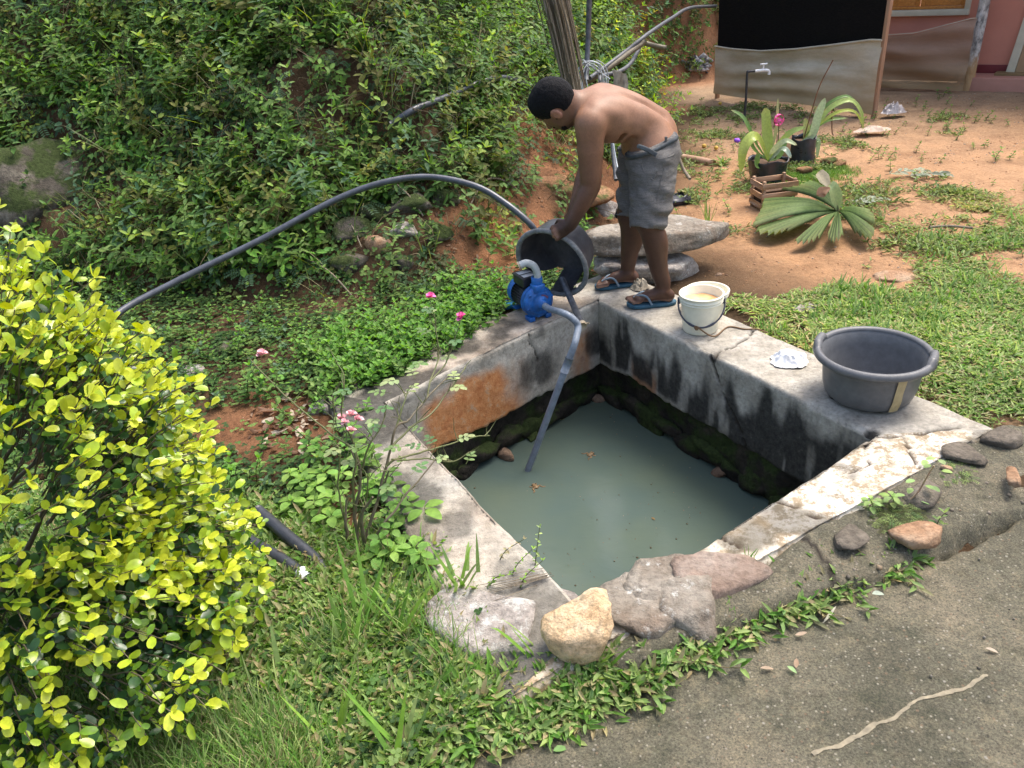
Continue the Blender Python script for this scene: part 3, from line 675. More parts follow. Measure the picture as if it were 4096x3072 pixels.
def t_pinnate(seed, n=5, L=.12, pairs=9, cols=('blue', 'mid')):
    r = np.random.default_rng(seed); t = T(); c0 = gc(r, *cols)
    for k in range(n):
        az = r.uniform(0, 6.28); l = L*r.uniform(.7, 1.2); P = spline([(0, 0, 0), (.5*l*math.cos(az), .5*l*math.sin(az), .45*l), (l*math.cos(az), l*math.sin(az), .4*l)], pairs+2)
        add_stem(t, P, .001, .0006, (.1, .1, .05)); c = jitc(c0, r)
        for i in range(2, pairs+2):
            for s in (-1, 1): add_leaf(t, P[i], az+s*1.25, .05, l*.2, l*.07, c, 0, .1, .1)
    return t.done()
def t_twig(seed, L=.4, cols=((.16, .12, .07), (.24, .19, .12), (.07, .05, .035)), nb=4, r0=.0022, flat=False):
    r = np.random.default_rng(seed); t = T(); az = r.uniform(0, 6.28); up = .05 if flat else r.uniform(.2, .9)
    P = spline([(0, 0, 0), (L*.35*math.cos(az), L*.35*math.sin(az), L*.35*up+.02), (L*.7*math.cos(az+.2), L*.7*math.sin(az+.2), L*.6*up), (L*math.cos(az+r.normal(0, .3)), L*math.sin(az+r.normal(0, .3)), L*.65*up-.02)], 10)
    c = cols[r.integers(len(cols))]; add_stem(t, P, r0, r0*.4, c)
    for k in range(nb):
        i = r.integers(2, 8); a = az+r.normal(0, .9); l = L*r.uniform(.15, .4); add_stem(t, [P[i], P[i]+np.array([math.cos(a), math.sin(a), r.uniform(-.3, .8)])*l*.5, P[i]+np.array([math.cos(a+.3), math.sin(a+.3), r.uniform(-.5, .7)])*l], r0*.5, r0*.25, c)
    return t.done()
def t_rosette(seed, n=14, L=.09, wd=.018, cols=('blue', 'mid'), el0=.9, detail=True, blunt=.5, stem=0.):
    r = np.random.default_rng(seed); t = T(); c0 = gc(r, *cols)
    if stem: add_stem(t, [(0, 0, 0), (0, 0, stem)], .003, .002, (.1, .14, .05), 5)
    for k in range(n):
        f = k/n; add_leaf(t, np.array([0, 0, stem*(.3+.7*f) if stem else 0]), k*2.4, el0*f+.1+r.normal(0, .1), L*(1-.45*f)*r.uniform(.85, 1.1), wd, jitc(c0*(1+.3*f), r, .1), 0, .3, .3*(1-f)+.1, detail, blunt)
    return t.done()
def t_dead(seed, L=.06):
    r = np.random.default_rng(seed); t = T(); c = [(.24, .14, .08), (.35, .24, .16), (.14, .08, .05), (.42, .36, .28)][r.integers(4)]
    add_leaf(t, np.zeros(3), 0, .15, L, L*.42, c, r.normal(0, .4), r.uniform(-.5, .8), r.uniform(-.5, .5), True); return t.done()
def scatter(name, temps, Pn, Nn, smin, smax, seed, m, kind='stuff', label=None, tilt=.6, parent=None, tint=None, az=None, lift=0., pick=None):
    """copies of templates merged into one mesh (uncounted ground cover)."""
    r = np.random.default_rng(seed); n = len(Pn); Nn = np.asarray(Nn)*tilt+np.array([0, 0, 1-tilt]); Nn /= np.linalg.norm(Nn, axis=1)[:, None]
    a = r.uniform(0, 2*math.pi, n) if az is None else az; s = r.uniform(smin, smax, n); pk = r.integers(0, len(temps), n) if pick is None else pick
    x = np.stack([np.cos(a), np.sin(a), 0*a], 1); x -= Nn*(x*Nn).sum(1)[:, None]; x /= np.linalg.norm(x, axis=1)[:, None]; y = np.cross(Nn, x); B = np.stack([x, y, Nn], -1)*s[:, None, None]
    Vs, Qs, Ts, Cs, o = [], [], [], [], 0
    for k, t in enumerate(temps):
        id_ = np.where(pk == k)[0]
        if not len(id_): continue
        V = np.einsum('kij,vj->kvi', B[id_], t.V)+(Pn[id_]+Nn[id_]*lift)[:, None]; nv = t.n; off = (np.arange(len(id_))*nv+o)
        C = np.broadcast_to(t.C[None], V.shape)*(np.ones(len(id_)) if tint is None else tint[id_])[:, None, None] if (tint is None or tint.ndim == 1) else t.C[None]*tint[id_][:, None, :]
        Vs.append(V.reshape(-1, 3)); Cs.append(C.reshape(-1, 3)); o += nv*len(id_)
        if len(t.Q): Qs.append((t.Q[None]+off[:, None, None]).reshape(-1, 4))
        if len(t.Tr): Ts.append((t.Tr[None]+off[:, None, None]).reshape(-1, 3))
    F = ([np.vstack(Ts)] if Ts else [])+([np.vstack(Qs)] if Qs else [])
    ob = link(name, mesh_np(name, np.vstack(Vs), F, np.clip(np.vstack(Cs), .002, 1), smooth=False), parent, [m])
    if kind: ob['kind'] = kind
    return ob
def tmesh(name, t, m, parent=None, M4=None, smooth=False):
    F = ([t.Tr] if len(t.Tr) else [])+([t.Q] if len(t.Q) else [])
    V = t.V if M4 is None else t.V@np.asarray(M4)[:3, :3].T+np.asarray(M4)[:3, 3]
    return link(name, mesh_np(name, V, F, t.C, smooth), parent, [m])

# ------------------------------------------------------------------ where things grow
OUT2 = [p[:2] for p in OUTER]; INN2 = [p[:2] for p in INNER]
APR2 = [p[:2] for p in APRON]
def sample(n, x0, x1, y0, y1, dens, seed):
    r = np.random.default_rng(seed); x = r.uniform(x0, x1, n); y = r.uniform(y0, y1, n); k = r.uniform(size=n) < dens(x, y); x, y = x[k], y[k]
    return np.stack([x, y, terrain(x, y)], 1), tnormal(x, y)
def p3(x, y): return np.stack([x, y, 0*x], -1)
def redness(x, y):
    f = np.zeros_like(x)
    for q, r_ in RED_SPOTS: f = np.maximum(f, sstep(1.15, .45, np.hypot(x-q[0], y-q[1])/r_+.25*fbm(p3(x, y), 3, 3, 63)))
    return f
EXC = [(hit(40, 185), .62), (hit(395, 225), .30), (hit(425, 215), .32), (hit(370, 240), .25), (hit(430, 245), .2), (hit(560, 180), .40), (hit(605, 205), .25), (hit(530, 170), .3)]
EXC += [(hit(640, 25), .45), (hit(655, 60), .4), (hit(678, 108), .25), (hit(625, 110), .25), (hit(300, 60), .12), (hit(215, 150), .14), (hit(470, 60), .14)]
def clear(x, y):
    f = np.zeros_like(x)
    for q, r_ in EXC: f = np.maximum(f, sstep(1.15, .6, np.hypot(x-q[0], (y-q[1])*1.2)/r_+.25*fbm(p3(x, y), 4, 3, 65)))
    return 1-.92*f
def bank_d(x, y): return -sd_poly(x, y, FOOT)
def off_tank(x, y, m=.0): return sstep(m-.02, m+.03, sd_poly(x, y, OUT2))
def off_road(x, y, m=0.): return sstep(m, m+.03, sd_poly(x, y, ROAD))*sstep(0, .03, sd_poly(x, y, APR2))
def bank_dens(x, y):
    d = bank_d(x, y); n = fbm(p3(x, y), 1.6, 3, 201); f = sstep(-.15, .25, d)*(.8+1.2*n)*clear(x, y)
    st = 1+1.8*sstep(.5, 1.6, x)                       # steep faces need more per plan area
    return np.clip(f*(1-.82*redness(x, y))*st*.52, 0, 1)*(y < 13)
# the bank: leafy undergrowth in several sizes
Pn, Nn = sample(12500, -6, 2.1, 4.3, 9.5, lambda x, y: bank_dens(x, y)*(1-.35*sstep(6, 8, y)), 211)
tmps = [t_sprig(500+i, h=.16+.05*(i % 4), n=6+i % 3, L=.052+.012*(i % 3), wd=.025+.006*(i % 2), cols=[('mid', 'light'), ('mid', 'dark'), ('mid', 'blue'), ('light', 'olive')][i % 4], lean=.7, up=.25) for i in range(12)]
tin = np.clip(1.25+.6*fbm(Pn, 1.4, 3, 212)+.35*sstep(-.8, 1.4, Pn[:, 0]), .5, 2.2)
tcol = tin[:, None]*np.array([1.2, 1.1, .85])*(1+sstep(.2, 1.6, Pn[:, 0])[:, None]*np.array([.55, .25, .0]))
scatter('undergrowth', tmps, Pn, Nn, .65, 1.25, 213, M['leaf'], tilt=.55, tint=tcol)
Pn, Nn = sample(16000, -6, 2.1, 4.2, 9.0, lambda x, y: np.clip(bank_dens(x, y)*.9+.25*sstep(-.2, .2, bank_d(x, y)), 0, 1)*(1-.6*redness(x, y)), 221)
scatter('ground_cover', [t_trefoil(530+i, 9, .017, .08, [('mid', 'dark'), ('mid', 'light'), ('dark', 'olive')][i % 3]) for i in range(8)], Pn, Nn, .8, 1.4, 222, M['leaf'], tilt=.9, tint=np.clip(1+.5*fbm(Pn, 1.2, 3, 223), .5, 1.7))
# taller weeds, grass, ferny leaves, dry vines
Pn, Nn = sample(2600, -5, 2., 4.6, 9.0, lambda x, y: bank_dens(x, y)*.8, 231)
scatter('tall_weeds', [t_sprig(560+i, h=.42, n=11, L=.07, wd=.026, cols=('mid', 'light', 'blue'), lean=.6, up=.2) for i in range(6)], Pn, Nn, .7, 1.2, 232, M['leaf'], tilt=.5)
Pn, Nn = sample(5200, -5, 2.0, 4.5, 9.0, lambda x, y: bank_dens(x, y)*(.35+.6*sstep(0, 1.2, x)), 241)
scatter('bank_grass', [t_grass(580+i, 14, .2, .005, ('olive', 'light', 'straw', 'yellow'), .05, 1.5) for i in range(6)], Pn, Nn, .6, 1.3, 242, M['leaf'], tilt=.6)
Pn, Nn = sample(2600, -5, 2.0, 4.5, 8.0, lambda x, y: bank_dens(x, y)*.5, 251)
scatter('ferny_weeds', [t_pinnate(600+i, 5, .14) for i in range(5)], Pn, Nn, .7, 1.2, 252, M['leaf'], tilt=.7)
Pn, Nn = sample(2600, -5, 2.0, 4.3, 8.5, lambda x, y: np.clip(bank_dens(x, y)*.8+.1*(bank_d(x, y) > -.1), 0, 1), 261)
scatter('dry_vines', [t_twig(620+i, .45) for i in range(8)], Pn, Nn, .6, 1.5, 262, M['leaf'], tilt=.9)
# leafy cushions and hanging tufts that break up the slope
def t_cushion(seed, n=46, R_=.15, L=.045, wd=.026, cols=('mid', 'light')):
    r = np.random.default_rng(seed); t = T(); c0 = gc(r, *cols)*1.15
    for k in range(n):
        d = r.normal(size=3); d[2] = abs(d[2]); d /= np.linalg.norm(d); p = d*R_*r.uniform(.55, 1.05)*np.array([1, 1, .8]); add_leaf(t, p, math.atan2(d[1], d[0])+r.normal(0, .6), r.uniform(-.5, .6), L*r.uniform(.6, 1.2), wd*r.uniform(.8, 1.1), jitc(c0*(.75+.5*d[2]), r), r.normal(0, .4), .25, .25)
    for k in range(5): a = r.uniform(0, 6.28); add_stem(t, [(0, 0, -.03), (R_*.5*math.cos(a), R_*.5*math.sin(a), R_*.5), (R_*math.cos(a), R_*math.sin(a), R_*.7)], .002, .001, (.12, .09, .05))
    return t.done()
Pn, Nn = sample(1500, -6, 1.6, 4.4, 9.0, lambda x, y: np.clip(bank_dens(x, y)*1.1*sstep(-.1, .35, fbm(p3(x, y), 1.1, 3, 263)+.15), 0, 1), 264)
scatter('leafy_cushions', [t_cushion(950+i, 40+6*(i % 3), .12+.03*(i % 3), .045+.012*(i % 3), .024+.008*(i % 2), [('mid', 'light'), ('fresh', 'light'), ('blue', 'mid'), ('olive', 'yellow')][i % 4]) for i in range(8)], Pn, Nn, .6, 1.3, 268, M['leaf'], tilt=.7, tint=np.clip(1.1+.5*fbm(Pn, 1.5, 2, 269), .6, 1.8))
Pn, Nn = sample(900, -5, 1.8, 4.5, 8.0, lambda x, y: bank_dens(x, y)*.8, 257)
scatter('straw_stems', [t_grass(990+i, 7, .42, .004, ('straw', 'olive', 'yellow'), .03, 1.7) for i in range(5)], Pn, Nn, .6, 1.4, 258, M['leaf'], tilt=.6)
# far second bank by the shelter
Pn, Nn = sample(5200, 1.3, 3.6, 9.0, 13.5, lambda x, y: sstep(-.05, .1, bank_d(x, y))*np.clip(.55+1.0*fbm(p3(x, y), 1.5, 3, 265), 0, 1), 266)
scatter('far_bank_growth', [t_sprig(640+i, .16, 6, .05, .024, ('mid', 'light', 'olive'), .9) for i in range(6)], Pn, Nn, .7, 1.2, 267, M['leaf'], tilt=.9)
# the flower bed left of the tank: low leafy weeds with bare red patches
def bed_dens(x, y):
    d = bank_d(x, y); inb = sstep(.1, -.1, d)*(x < np.interp(y, [3.4, 4.2, 5, 6, 9], [1.0, .55, .45, .95, 1.7]))
    return np.clip(inb*off_tank(x, y, -.05*(x < -.15))*off_road(x, y, .0)*(1-.9*redness(x, y))*(.6+.9*fbm(p3(x, y), 2.2, 3, 271)), 0, 1)
Pn, Nn = sample(5200, -3.6, 1.5, 1.2, 5.2, lambda x, y: bed_dens(x, y)*.75*sstep(2.0, 2.6, y), 272)
scatter('bed_weeds', [t_sprig(660+i, .07+.02*(i % 4), 4, .032, .019, [('light', 'mid'), ('light', 'fresh'), ('mid', 'blue')][i % 3], .5, up=.4) for i in range(9)], Pn, Nn, .7, 1.35, 273, M['leaf'], tilt=.6, tint=np.clip(1.15+.4*fbm(Pn, 2, 3, 274), .6, 1.8))
Pn, Nn = sample(9000, -3.6, 1.5, 1.2, 5.2, lambda x, y: np.clip(bed_dens(x, y)+.1, 0, 1)*off_tank(x, y)*off_road(x, y)*(bank_d(x, y) < .1)*(x < .9)*(1-.8*redness(x, y)), 275)
scatter('bed_ground_cover', [t_trefoil(680+i, 10, .013, .06, [('light', 'mid'), ('mid', 'dark')][i % 2]) for i in range(6)], Pn, Nn, .7, 1.3, 276, M['leaf'], tilt=.9)
# brighter weeds along the back coping, beside the pump
cl = [(G(440, 360), .16), (G(470, 335), .16), (G(420, 365), .14), (G(390, 355), .16), (G(490, 305), .13), (G(470, 300), .15), (G(350, 375), .12), (G(415, 330), .14), (G(370, 340), .18), (G(330, 360), .15), (G(448, 318), .15), (G(345, 395), .13), (G(365, 380), .1), (G(400, 362), .1)]
def cl_d(x, y, C, m=1.): return np.clip(sum(np.exp(-((x-q[0])**2+(y-q[1])**2)/(r_*m)**2) for q, r_ in C), 0, 1)
Pn, Nn = sample(9000, -2., 1., 2.6, 5, lambda x, y: cl_d(x, y, cl)*.9*off_tank(x, y, -.15*sstep(.1, -.35, x)), 281)
scatter('bright_weeds', [t_sprig(700+i, .09+.02*(i % 3), 4, .036, .021, ('fresh', 'light', 'fresh'), .5, up=.4) for i in range(8)], Pn, Nn, .7, 1.3, 282, M['leaf'], tilt=.6)
# front left: creeping grass down to the road, and fine long grass
def front_dens(x, y):
    return off_tank(x, y, -.02+.05*0)*(sd_poly(x, y, APR2) > -.02)*sstep(-.05, .0, sd_poly(x, y, ROAD)+.07*fbm(p3(x, y), 5, 3, 291)-.01)*sstep(2.15, 1.7, y+.35*x+.1*fbm(p3(x, y), 3, 3, 292))*(x < .3)
def strip_dens(x, y):      # runner grass along the road edge
    d = np.abs(sd_poly(x, y, ROAD)+.01); return .8*sstep(.06, .015, d+.05*fbm(p3(x, y), 7, 3, 293))*sstep(1.32, 1.1, x)*sstep(-.3, .0, x)
Pn, Nn = sample(30000, -2.6, .45, .6, 2.6, lambda x, y: np.clip(front_dens(x, y)*1.0, 0, 1), 294)
Pn[:, 2] = np.maximum(Pn[:, 2], np.where(sd_poly(Pn[:, 0], Pn[:, 1], ROAD) < .02, -.068, -9))
scatter('creeping_grass', [t_carpet(720+i, 11, .042, .0105, ('lawn', 'fresh', 'lawn', 'bright', 'bright', 'straw'), .065, .6) for i in range(10)], Pn, Nn, .7, 1.35, 295, M['leaf'], tilt=.5, tint=np.clip(1.15+.4*fbm(Pn, 3, 3, 296), .6, 1.7))
Pn, Nn = sample(9000, -.4, 1.6, 1.0, 2.5, strip_dens, 297); Pn[:, 2] = -.066
scatter('runner_grass', [t_carpet(740+i, 10, .038, .0105, ('bright', 'lawn', 'fresh', 'bright', 'straw'), .055, .5) for i in range(8)], Pn, Nn, .7, 1.3, 298, M['leaf'], tilt=.4)
Pn, Nn = sample(5200, -1.7, -.15, 1.0, 2.3, lambda x, y: front_dens(x, y)*off_tank(x, y, .04)*(1-.6*sstep(-.8, -.4, x))*sstep(-.1, .2, fbm(p3(x, y), 2.5, 3, 299)-.3*(x+.7)), 301)
scatter('fine_grass', [t_grass(760+i, 16, .15, .0034, ('lawn', 'bright', 'straw', 'fresh'), .03, 1.3) for i in range(6)], Pn, Nn, .7, 1.3, 302, M['leaf'], tilt=.3)
# the yard: lawn patches on bare clay
lp = [(G(1010, 310), .5), (G(900, 295), .3), (G(950, 330), .55), (G(1010, 400), .5), (G(840, 290), .2), (G(790, 300), .2), (G(960, 270), .25), (G(830, 330), .22), (G(780, 330), .15), (G(745, 300), .15), (G(870, 320), .3), (G(1000, 230), .35), (G(930, 235), .2), (G(960, 190), .22), (G(990, 205), .2), (G(905, 225), .12)]
def lawn_dens(x, y):
    far = np.clip(1-0*x, 0, 1); f = cl_d(x, y, lp, .72); big = sstep(.9, 1.5, x-np.interp(y, [2, 3, 4, 5], [1.3, 1.0, .85, 2.2]))*sstep(3.95, 3.45, y+.15*x*0+.5*fbm(p3(x, y), 2, 3, 310))
    f = np.maximum(f*sstep(-.3, .3, fbm(p3(x, y), 4, 4, 311)+.35*f), big*sstep(-.35, .25, fbm(p3(x, y), 3.2, 4, 312)+.22-.35*sstep(2.2, 3.4, x)*sstep(2.9, 3.6, y)))
    bare = cl_d(x, y, [(G(745, 272), .2), (G(760, 345), .14), (G(890, 278), .16)], 1.); return np.clip(f-bare*.9, 0, 1)*off_tank(x, y)*off_road(x, y)*(y < 9)
Pn, Nn = sample(60000, .9, 6.0, 2.2, 5.6, lambda x, y: lawn_dens(x, y)*.9, 313)
lt = np.clip(1.25+.4*fbm(Pn, 1.5, 3, 314), .7, 1.8)[:, None]*(1+sstep(-.2, .6, fbm(Pn, 1.0, 3, 315))[:, None]*np.array([.35, .05, .1]))
scatter('lawn', [t_carpet(780+i, 11, .028, .0068, ('lawn', 'bright', 'pale', 'lawn', 'fresh', 'straw'), .05, .4) for i in range(12)], Pn, Nn, .7, 1.3, 316, M['leaf'], tilt=.5, tint=lt)
Pn, Nn = sample(5000, .9, 5.0, 2.2, 4.8, lambda x, y: lawn_dens(x, y)*sstep(0, .4, fbm(p3(x, y), 1.8, 3, 317)+.1), 318)
scatter('lush_grass', [t_grass(810+i, 12, .11, .008, ('fresh', 'lawn', 'bright'), .03, 1.4) for i in range(6)], Pn, Nn, .6, 1.2, 319, M['leaf'], tilt=.4)
fp = [(G(850, 205), .45), (G(880, 195), .35), (G(930, 175), .12), (G(800, 190), .3), (G(760, 180), .3), (G(725, 165), .5), (G(730, 130), .5), (G(955, 115), .2), (G(950, 130), .1), (G(800, 165), .4), (G(850, 165), .25), (G(700, 190), .3), (G(690, 160), .35), (G(840, 140), .3), (G(760, 110), .5), (G(720, 110), .5), (G(725, 225), .15), (G(965, 190), .25), (G(860, 175), .25), (G(935, 190), .15), (G(880, 240), .2), (G(925, 245), .25), (G(980, 235), .3), (G(1010, 260), .5)]
Pn, Nn = sample(26000, 1.3, 6.5, 4.2, 11, lambda x, y: cl_d(x, y, fp, .75)*np.clip(.35+1.7*fbm(p3(x, y), 4, 4, 321), 0, 1)*(bank_d(x, y) < .1), 322)
scatter('yard_tufts', [t_carpet(830+i, 11, .034, .009, ('lawn', 'pale', 'light', 'dull', 'olive'), .06, .5) for i in range(8)], Pn, Nn, .7, 1.4, 323, M['leaf'], tilt=.5)
Pn, Nn = sample(1400, .8, 6.5, 4.2, 9, lambda x, y: (bank_d(x, y) < -.05)*np.clip(.3+1.0*fbm(p3(x, y), 2, 3, 325), 0, 1)*.6*off_tank(x, y), 326)
scatter('yard_seedlings', [t_sprig(850+i, .05, 3, .03, .015, ('lawn', 'light', 'mid'), .5) for i in range(6)], Pn, Nn, .6, 1.6, 327, M['leaf'], tilt=.5)
# moss-like carpet beside the palm leaf
Pn, Nn = sample(9000, 1.8, 3.2, 4.8, 6.6, lambda x, y: cl_d(x, y, [(hit(790, 178), .16), (hit(818, 175), .17), (hit(835, 170), .12), (hit(808, 186), .15), (hit(775, 183), .13), (hit(800, 170), .14)], 1.)**1.2, 328)
scatter('moss_carpet', [t_grass(870+i, 16, .028, .003, ('fresh', 'bright'), .018, .6) for i in range(4)], Pn, Nn, .8, 1.2, 329, M['leaf'], tilt=.8)
# litter: dead leaves, crumbs of soil and gravel
Pn, Nn = sample(2600, -3.5, 1.2, 1.2, 5.6, lambda x, y: off_tank(x, y)*off_road(x, y)*(.25+.6*redness(x, y))*(bank_d(x, y) < .6), 331)
scatter('leaf_litter', [t_dead(890+i) for i in range(10)], Pn, Nn, .4, 1.0, 332, M['leaf'], tilt=.9, lift=.006)
def t_pebble(seed, c):
    r = np.random.default_rng(seed); t = T(); V = np.array([(1, 0, 0), (-1, 0, 0), (0, 1, 0), (0, -1, 0), (0, 0, .7), (0, 0, -.5)])*r.uniform(.7, 1.3, (6, 3))*.01
    t.add(V, None, [[0, 2, 4], [2, 1, 4], [1, 3, 4], [3, 0, 4], [2, 0, 5], [1, 2, 5], [3, 1, 5], [0, 3, 5]], c); return t.done()
peb = [t_pebble(910+i, c) for i, c in enumerate([(.4, .22, .12), (.3, .16, .09), (.48, .3, .18), (.5, .42, .34), (.2, .12, .08), (.34, .3, .26)])]
Pn, Nn = sample(9000, .7, 6.5, 3.8, 9, lambda x, y: (bank_d(x, y) < .2)*off_tank(x, y)*np.clip(.35+fbm(p3(x, y), 2.5, 3, 341), 0, 1), 342)
scatter('soil_crumbs', peb, Pn, Nn, .25, 1.1, 343, M['leaf'], tilt=1)
Pn, Nn = sample(9000, -3, 2, 3.4, 7.5, lambda x, y: redness(x, y)*.8*off_tank(x, y), 344)
scatter('earth_crumbs', peb[:3], Pn, Nn, .3, 1.5, 345, M['leaf'], tilt=1)
Pn, Nn = sample(2500, -.2, 3.2, .9, 3.0, lambda x, y: (sd_poly(x, y, ROAD) < -.03)*.10+(np.abs(sd_poly(x, y, ROAD)) < .04)*.7*(x > .7), 346); Pn[:, 2] = -.066
scatter('road_grit', [t_pebble(920+i, c) for i, c in enumerate([(.26, .24, .2), (.18, .16, .13), (.34, .31, .26), (.12, .11, .09)])], Pn, Nn, .15, .6, 347, M['leaf'], tilt=1)
Pn, Nn = sample(1500, .3, 3.4, 1.5, 3.4, lambda x, y: (sd_poly(x, y, APR2) < -.02)*(sd_poly(x, y, OUT2) > .02)*1., 348); Pn[:, 2] = -.02
scatter('apron_grit', [t_pebble(930+i, c) for i, c in enumerate([(.3, .26, .21), (.17, .15, .12), (.34, .26, .18)])], Pn, Nn, .15, 1.1, 349, M['leaf'], tilt=1)
# ------------------------------------------------------------------ signed-distance modelling for the man
class SDF:
    def __init__(s, lo, hi, h):
        s.h = h; s.lo = np.asarray(lo, float); n = np.ceil((np.asarray(hi)-lo)/h).astype(int)+1; s.n = n
        s.f = np.full(tuple(n), .06, np.float32)
        s.ax = [s.lo[i]+h*np.arange(n[i]) for i in range(3)]
    def blk(s, lo, hi):
        a = np.clip(np.floor((lo-s.lo)/s.h).astype(int), 0, s.n-1); b = np.clip(np.ceil((hi-s.lo)/s.h).astype(int)+1, 1, s.n)
        sl_ = tuple(slice(a[i], b[i]) for i in range(3))
        X = np.stack(np.meshgrid(*[s.ax[i][sl_[i]] for i in range(3)], indexing='ij'), -1).astype(np.float32); return sl_, X
    def comb(s, sl_, d, k, mode):
        f = s.f[sl_]
        if mode == 'add': h = np.clip(.5+.5*(f-d)/k, 0, 1); s.f[sl_] = f*(1-h)+d*h-k*h*(1-h)
        elif mode == 'cut': h = np.clip(.5-.5*(f+d)/k, 0, 1); s.f[sl_] = f*(1-h)-d*h+k*h*(1-h)
        elif mode == 'and': h = np.clip(.5-.5*(f-d)/k, 0, 1); s.f[sl_] = f*(1-h)+d*h+k*h*(1-h)
    def cone(s, a, b, ra, rb, k=.02, mode='add', sq=None):
        a = np.asarray(a, float); b = np.asarray(b, float); r = max(ra, rb)*1.3+k+.03
        sl_, X = s.blk(np.minimum(a, b)-r, np.maximum(a, b)+r)
        if X.size == 0: return
        ba = b-a; t = np.clip(((X-a)@ba)/(ba@ba), 0, 1); D = X-a-t[..., None]*ba
        if sq is not None:                                   # (axis, factor): flatten along an axis
            u = np.asarray(sq[0], float); u = u/np.linalg.norm(u); D = D+((D@u)*(1/sq[1]-1))[..., None]*u
        s.comb(sl_, np.linalg.norm(D, axis=-1)-(ra+(rb-ra)*t), k, mode)
    def ell(s, c, rad, B=None, k=.03, mode='add'):
        c = np.asarray(c, float); rad = np.asarray(rad, float); B = np.eye(3) if B is None else B; r = rad.max()+k+.03
        sl_, X = s.blk(c-r, c+r)
        if X.size == 0: return
        Pq = (X-c)@B; k0 = np.linalg.norm(Pq/rad, axis=-1); k1 = np.linalg.norm(Pq/rad**2, axis=-1)+1e-6
        s.comb(sl_, k0*(k0-1)/k1, k, mode)
    def chain(s, pts, rs, k=.02, n=None, sq=None):
        P = spline(pts, n or len(pts)*3); rr = np.interp(np.linspace(0, len(pts)-1, len(P)), np.arange(len(pts)), rs)
        for i in range(len(P)-1): s.cone(P[i], P[i+1], rr[i], rr[i+1], k, 'add', sq)
    def mesh(s, name, m, parent=None, smooth=2):
        import openvdb
        g = openvdb.FloatGrid(.06); g.copyFromArray(s.f); pts, quads = g.convertToQuads(0.0)[:2]
        V = np.asarray(pts, float)*s.h+s.lo; F = np.asarray(quads, int)[:, ::-1]
        for _ in range(smooth): V = lap(V, F, .5)
        me = mesh_np(name, V, F); o = link(name, me, parent, [m])
        return o, V, F
def lap(V, F, a):
    S = np.zeros_like(V); n = np.zeros(len(V))
    for i in range(4):
        np.add.at(S, F[:, i], V[F[:, (i+1) % 4]]); np.add.at(n, F[:, i], 1)
        np.add.at(S, F[:, i], V[F[:, (i-1) % 4]]); np.add.at(n, F[:, i], 1)
    return V+a*(S/np.maximum(n, 1)[:, None]-V)

def skin_mat():
    m, t, b = mat('skin', .5, .35); v = pos(t); c = attr(t, 'tint')
    n = noise(t, v, 14, 6, .6); c = mixc(t, 1.0, c, ramp(t, n, [(.3, (.8, .78, .76)), (.7, (1.16, 1.12, 1.1))]), 'MULTIPLY'); c = mixc(t, 1.0, c, ramp(t, noise(t, v, 130, 4, .7), [(.3, (.84, .82, .8)), (.7, (1.12, 1.1, 1.1))]), 'MULTIPLY'); t.links.new(c, b.inputs['Base Color'])
    b.inputs['Subsurface Weight'].default_value = .06; b.inputs['Subsurface Radius'].default_value = (.02, .008, .004)
    bump(t, b, noise(t, v, 220, 3), .12, .002); return m
def hair_mat():
    m, t, b = mat('black_hair', .75, .15); v = pos(t)
    n = noise(t, v, 160, 5, .7); t.links.new(ramp(t, n, [(.3, (.002, .002, .0025)), (.7, (.012, .012, .014))]), b.inputs['Base Color']); bump(t, b, n, 1.0, .006); return m
def cloth_mat():
    m, t, b = mat('grey_cotton_twill', .9, .1); v = pos(t)
    n = noise(t, pos(t, (1, 1, 6)), 30, 6, .7); f = noise(t, pos(t, (1, 1, 3)), 260, 3, .7)
    c = ramp(t, n, [(.3, (.105, .1, .094)), (.7, (.185, .177, .167))]); c = mixc(t, 1.0, c, ramp(t, f, [(.3, (.65, .65, .65)), (.7, (1.4, 1.4, 1.4))]), 'MULTIPLY')
    t.links.new(c, b.inputs['Base Color']); bump(t, b, mathn(t, 'ADD', f, noise(t, pos(t, (1, 1, 5)), 26, 4)), .5, .006); return m
M['skin'] = skin_mat(); M['hair'] = hair_mat(); M['shorts'] = cloth_mat()

# the broken tub he holds: its mouth plane
C0 = W(552, 263, 3.93); tocam = (EYE-C0)/np.linalg.norm(EYE-C0)
imgr = RT-tocam*(RT@tocam); imgr /= np.linalg.norm(imgr); imgu = np.cross(tocam, imgr); imgu /= np.linalg.norm(imgu)
if imgu@UP < 0: imgu = -imgu
sa = R(46); nrm = math.cos(sa)*tocam+math.sin(sa)*(-.62*imgr-.785*imgu); nrm /= np.linalg.norm(nrm)         # mouth of the tub
majv = .785*imgr-.62*imgu; majv = majv-nrm*(majv@nrm); majv /= np.linalg.norm(majv)                              # down right in the picture
yv = np.cross(nrm, majv)                                                                                       # third axis
BT = np.stack([majv, yv, nrm], 1)
Rq, Rz, Hq = .200, .165, .175
_a = np.linspace(-math.pi, math.pi, 361); _rim = C0+Rq*(np.cos(_a)[:, None]*majv+np.sin(_a)[:, None]*yv); _pr = np.array([proj(q)[:2] for q in _rim])
RIMP = _rim[np.argmin(np.hypot(_pr[:, 0]-559, _pr[:, 1]-233))]; RIMT = np.gradient(_rim, axis=0)[np.argmin(np.hypot(_pr[:, 0]-559, _pr[:, 1]-233))]; RIMT /= np.linalg.norm(RIMT)
if RIMT@RT < 0: RIMT = -RIMT
RIMB = _rim[np.argmin(np.hypot(_pr[:, 0]-572, _pr[:, 1]-226)+20*(_pr[:, 1] > 245))]
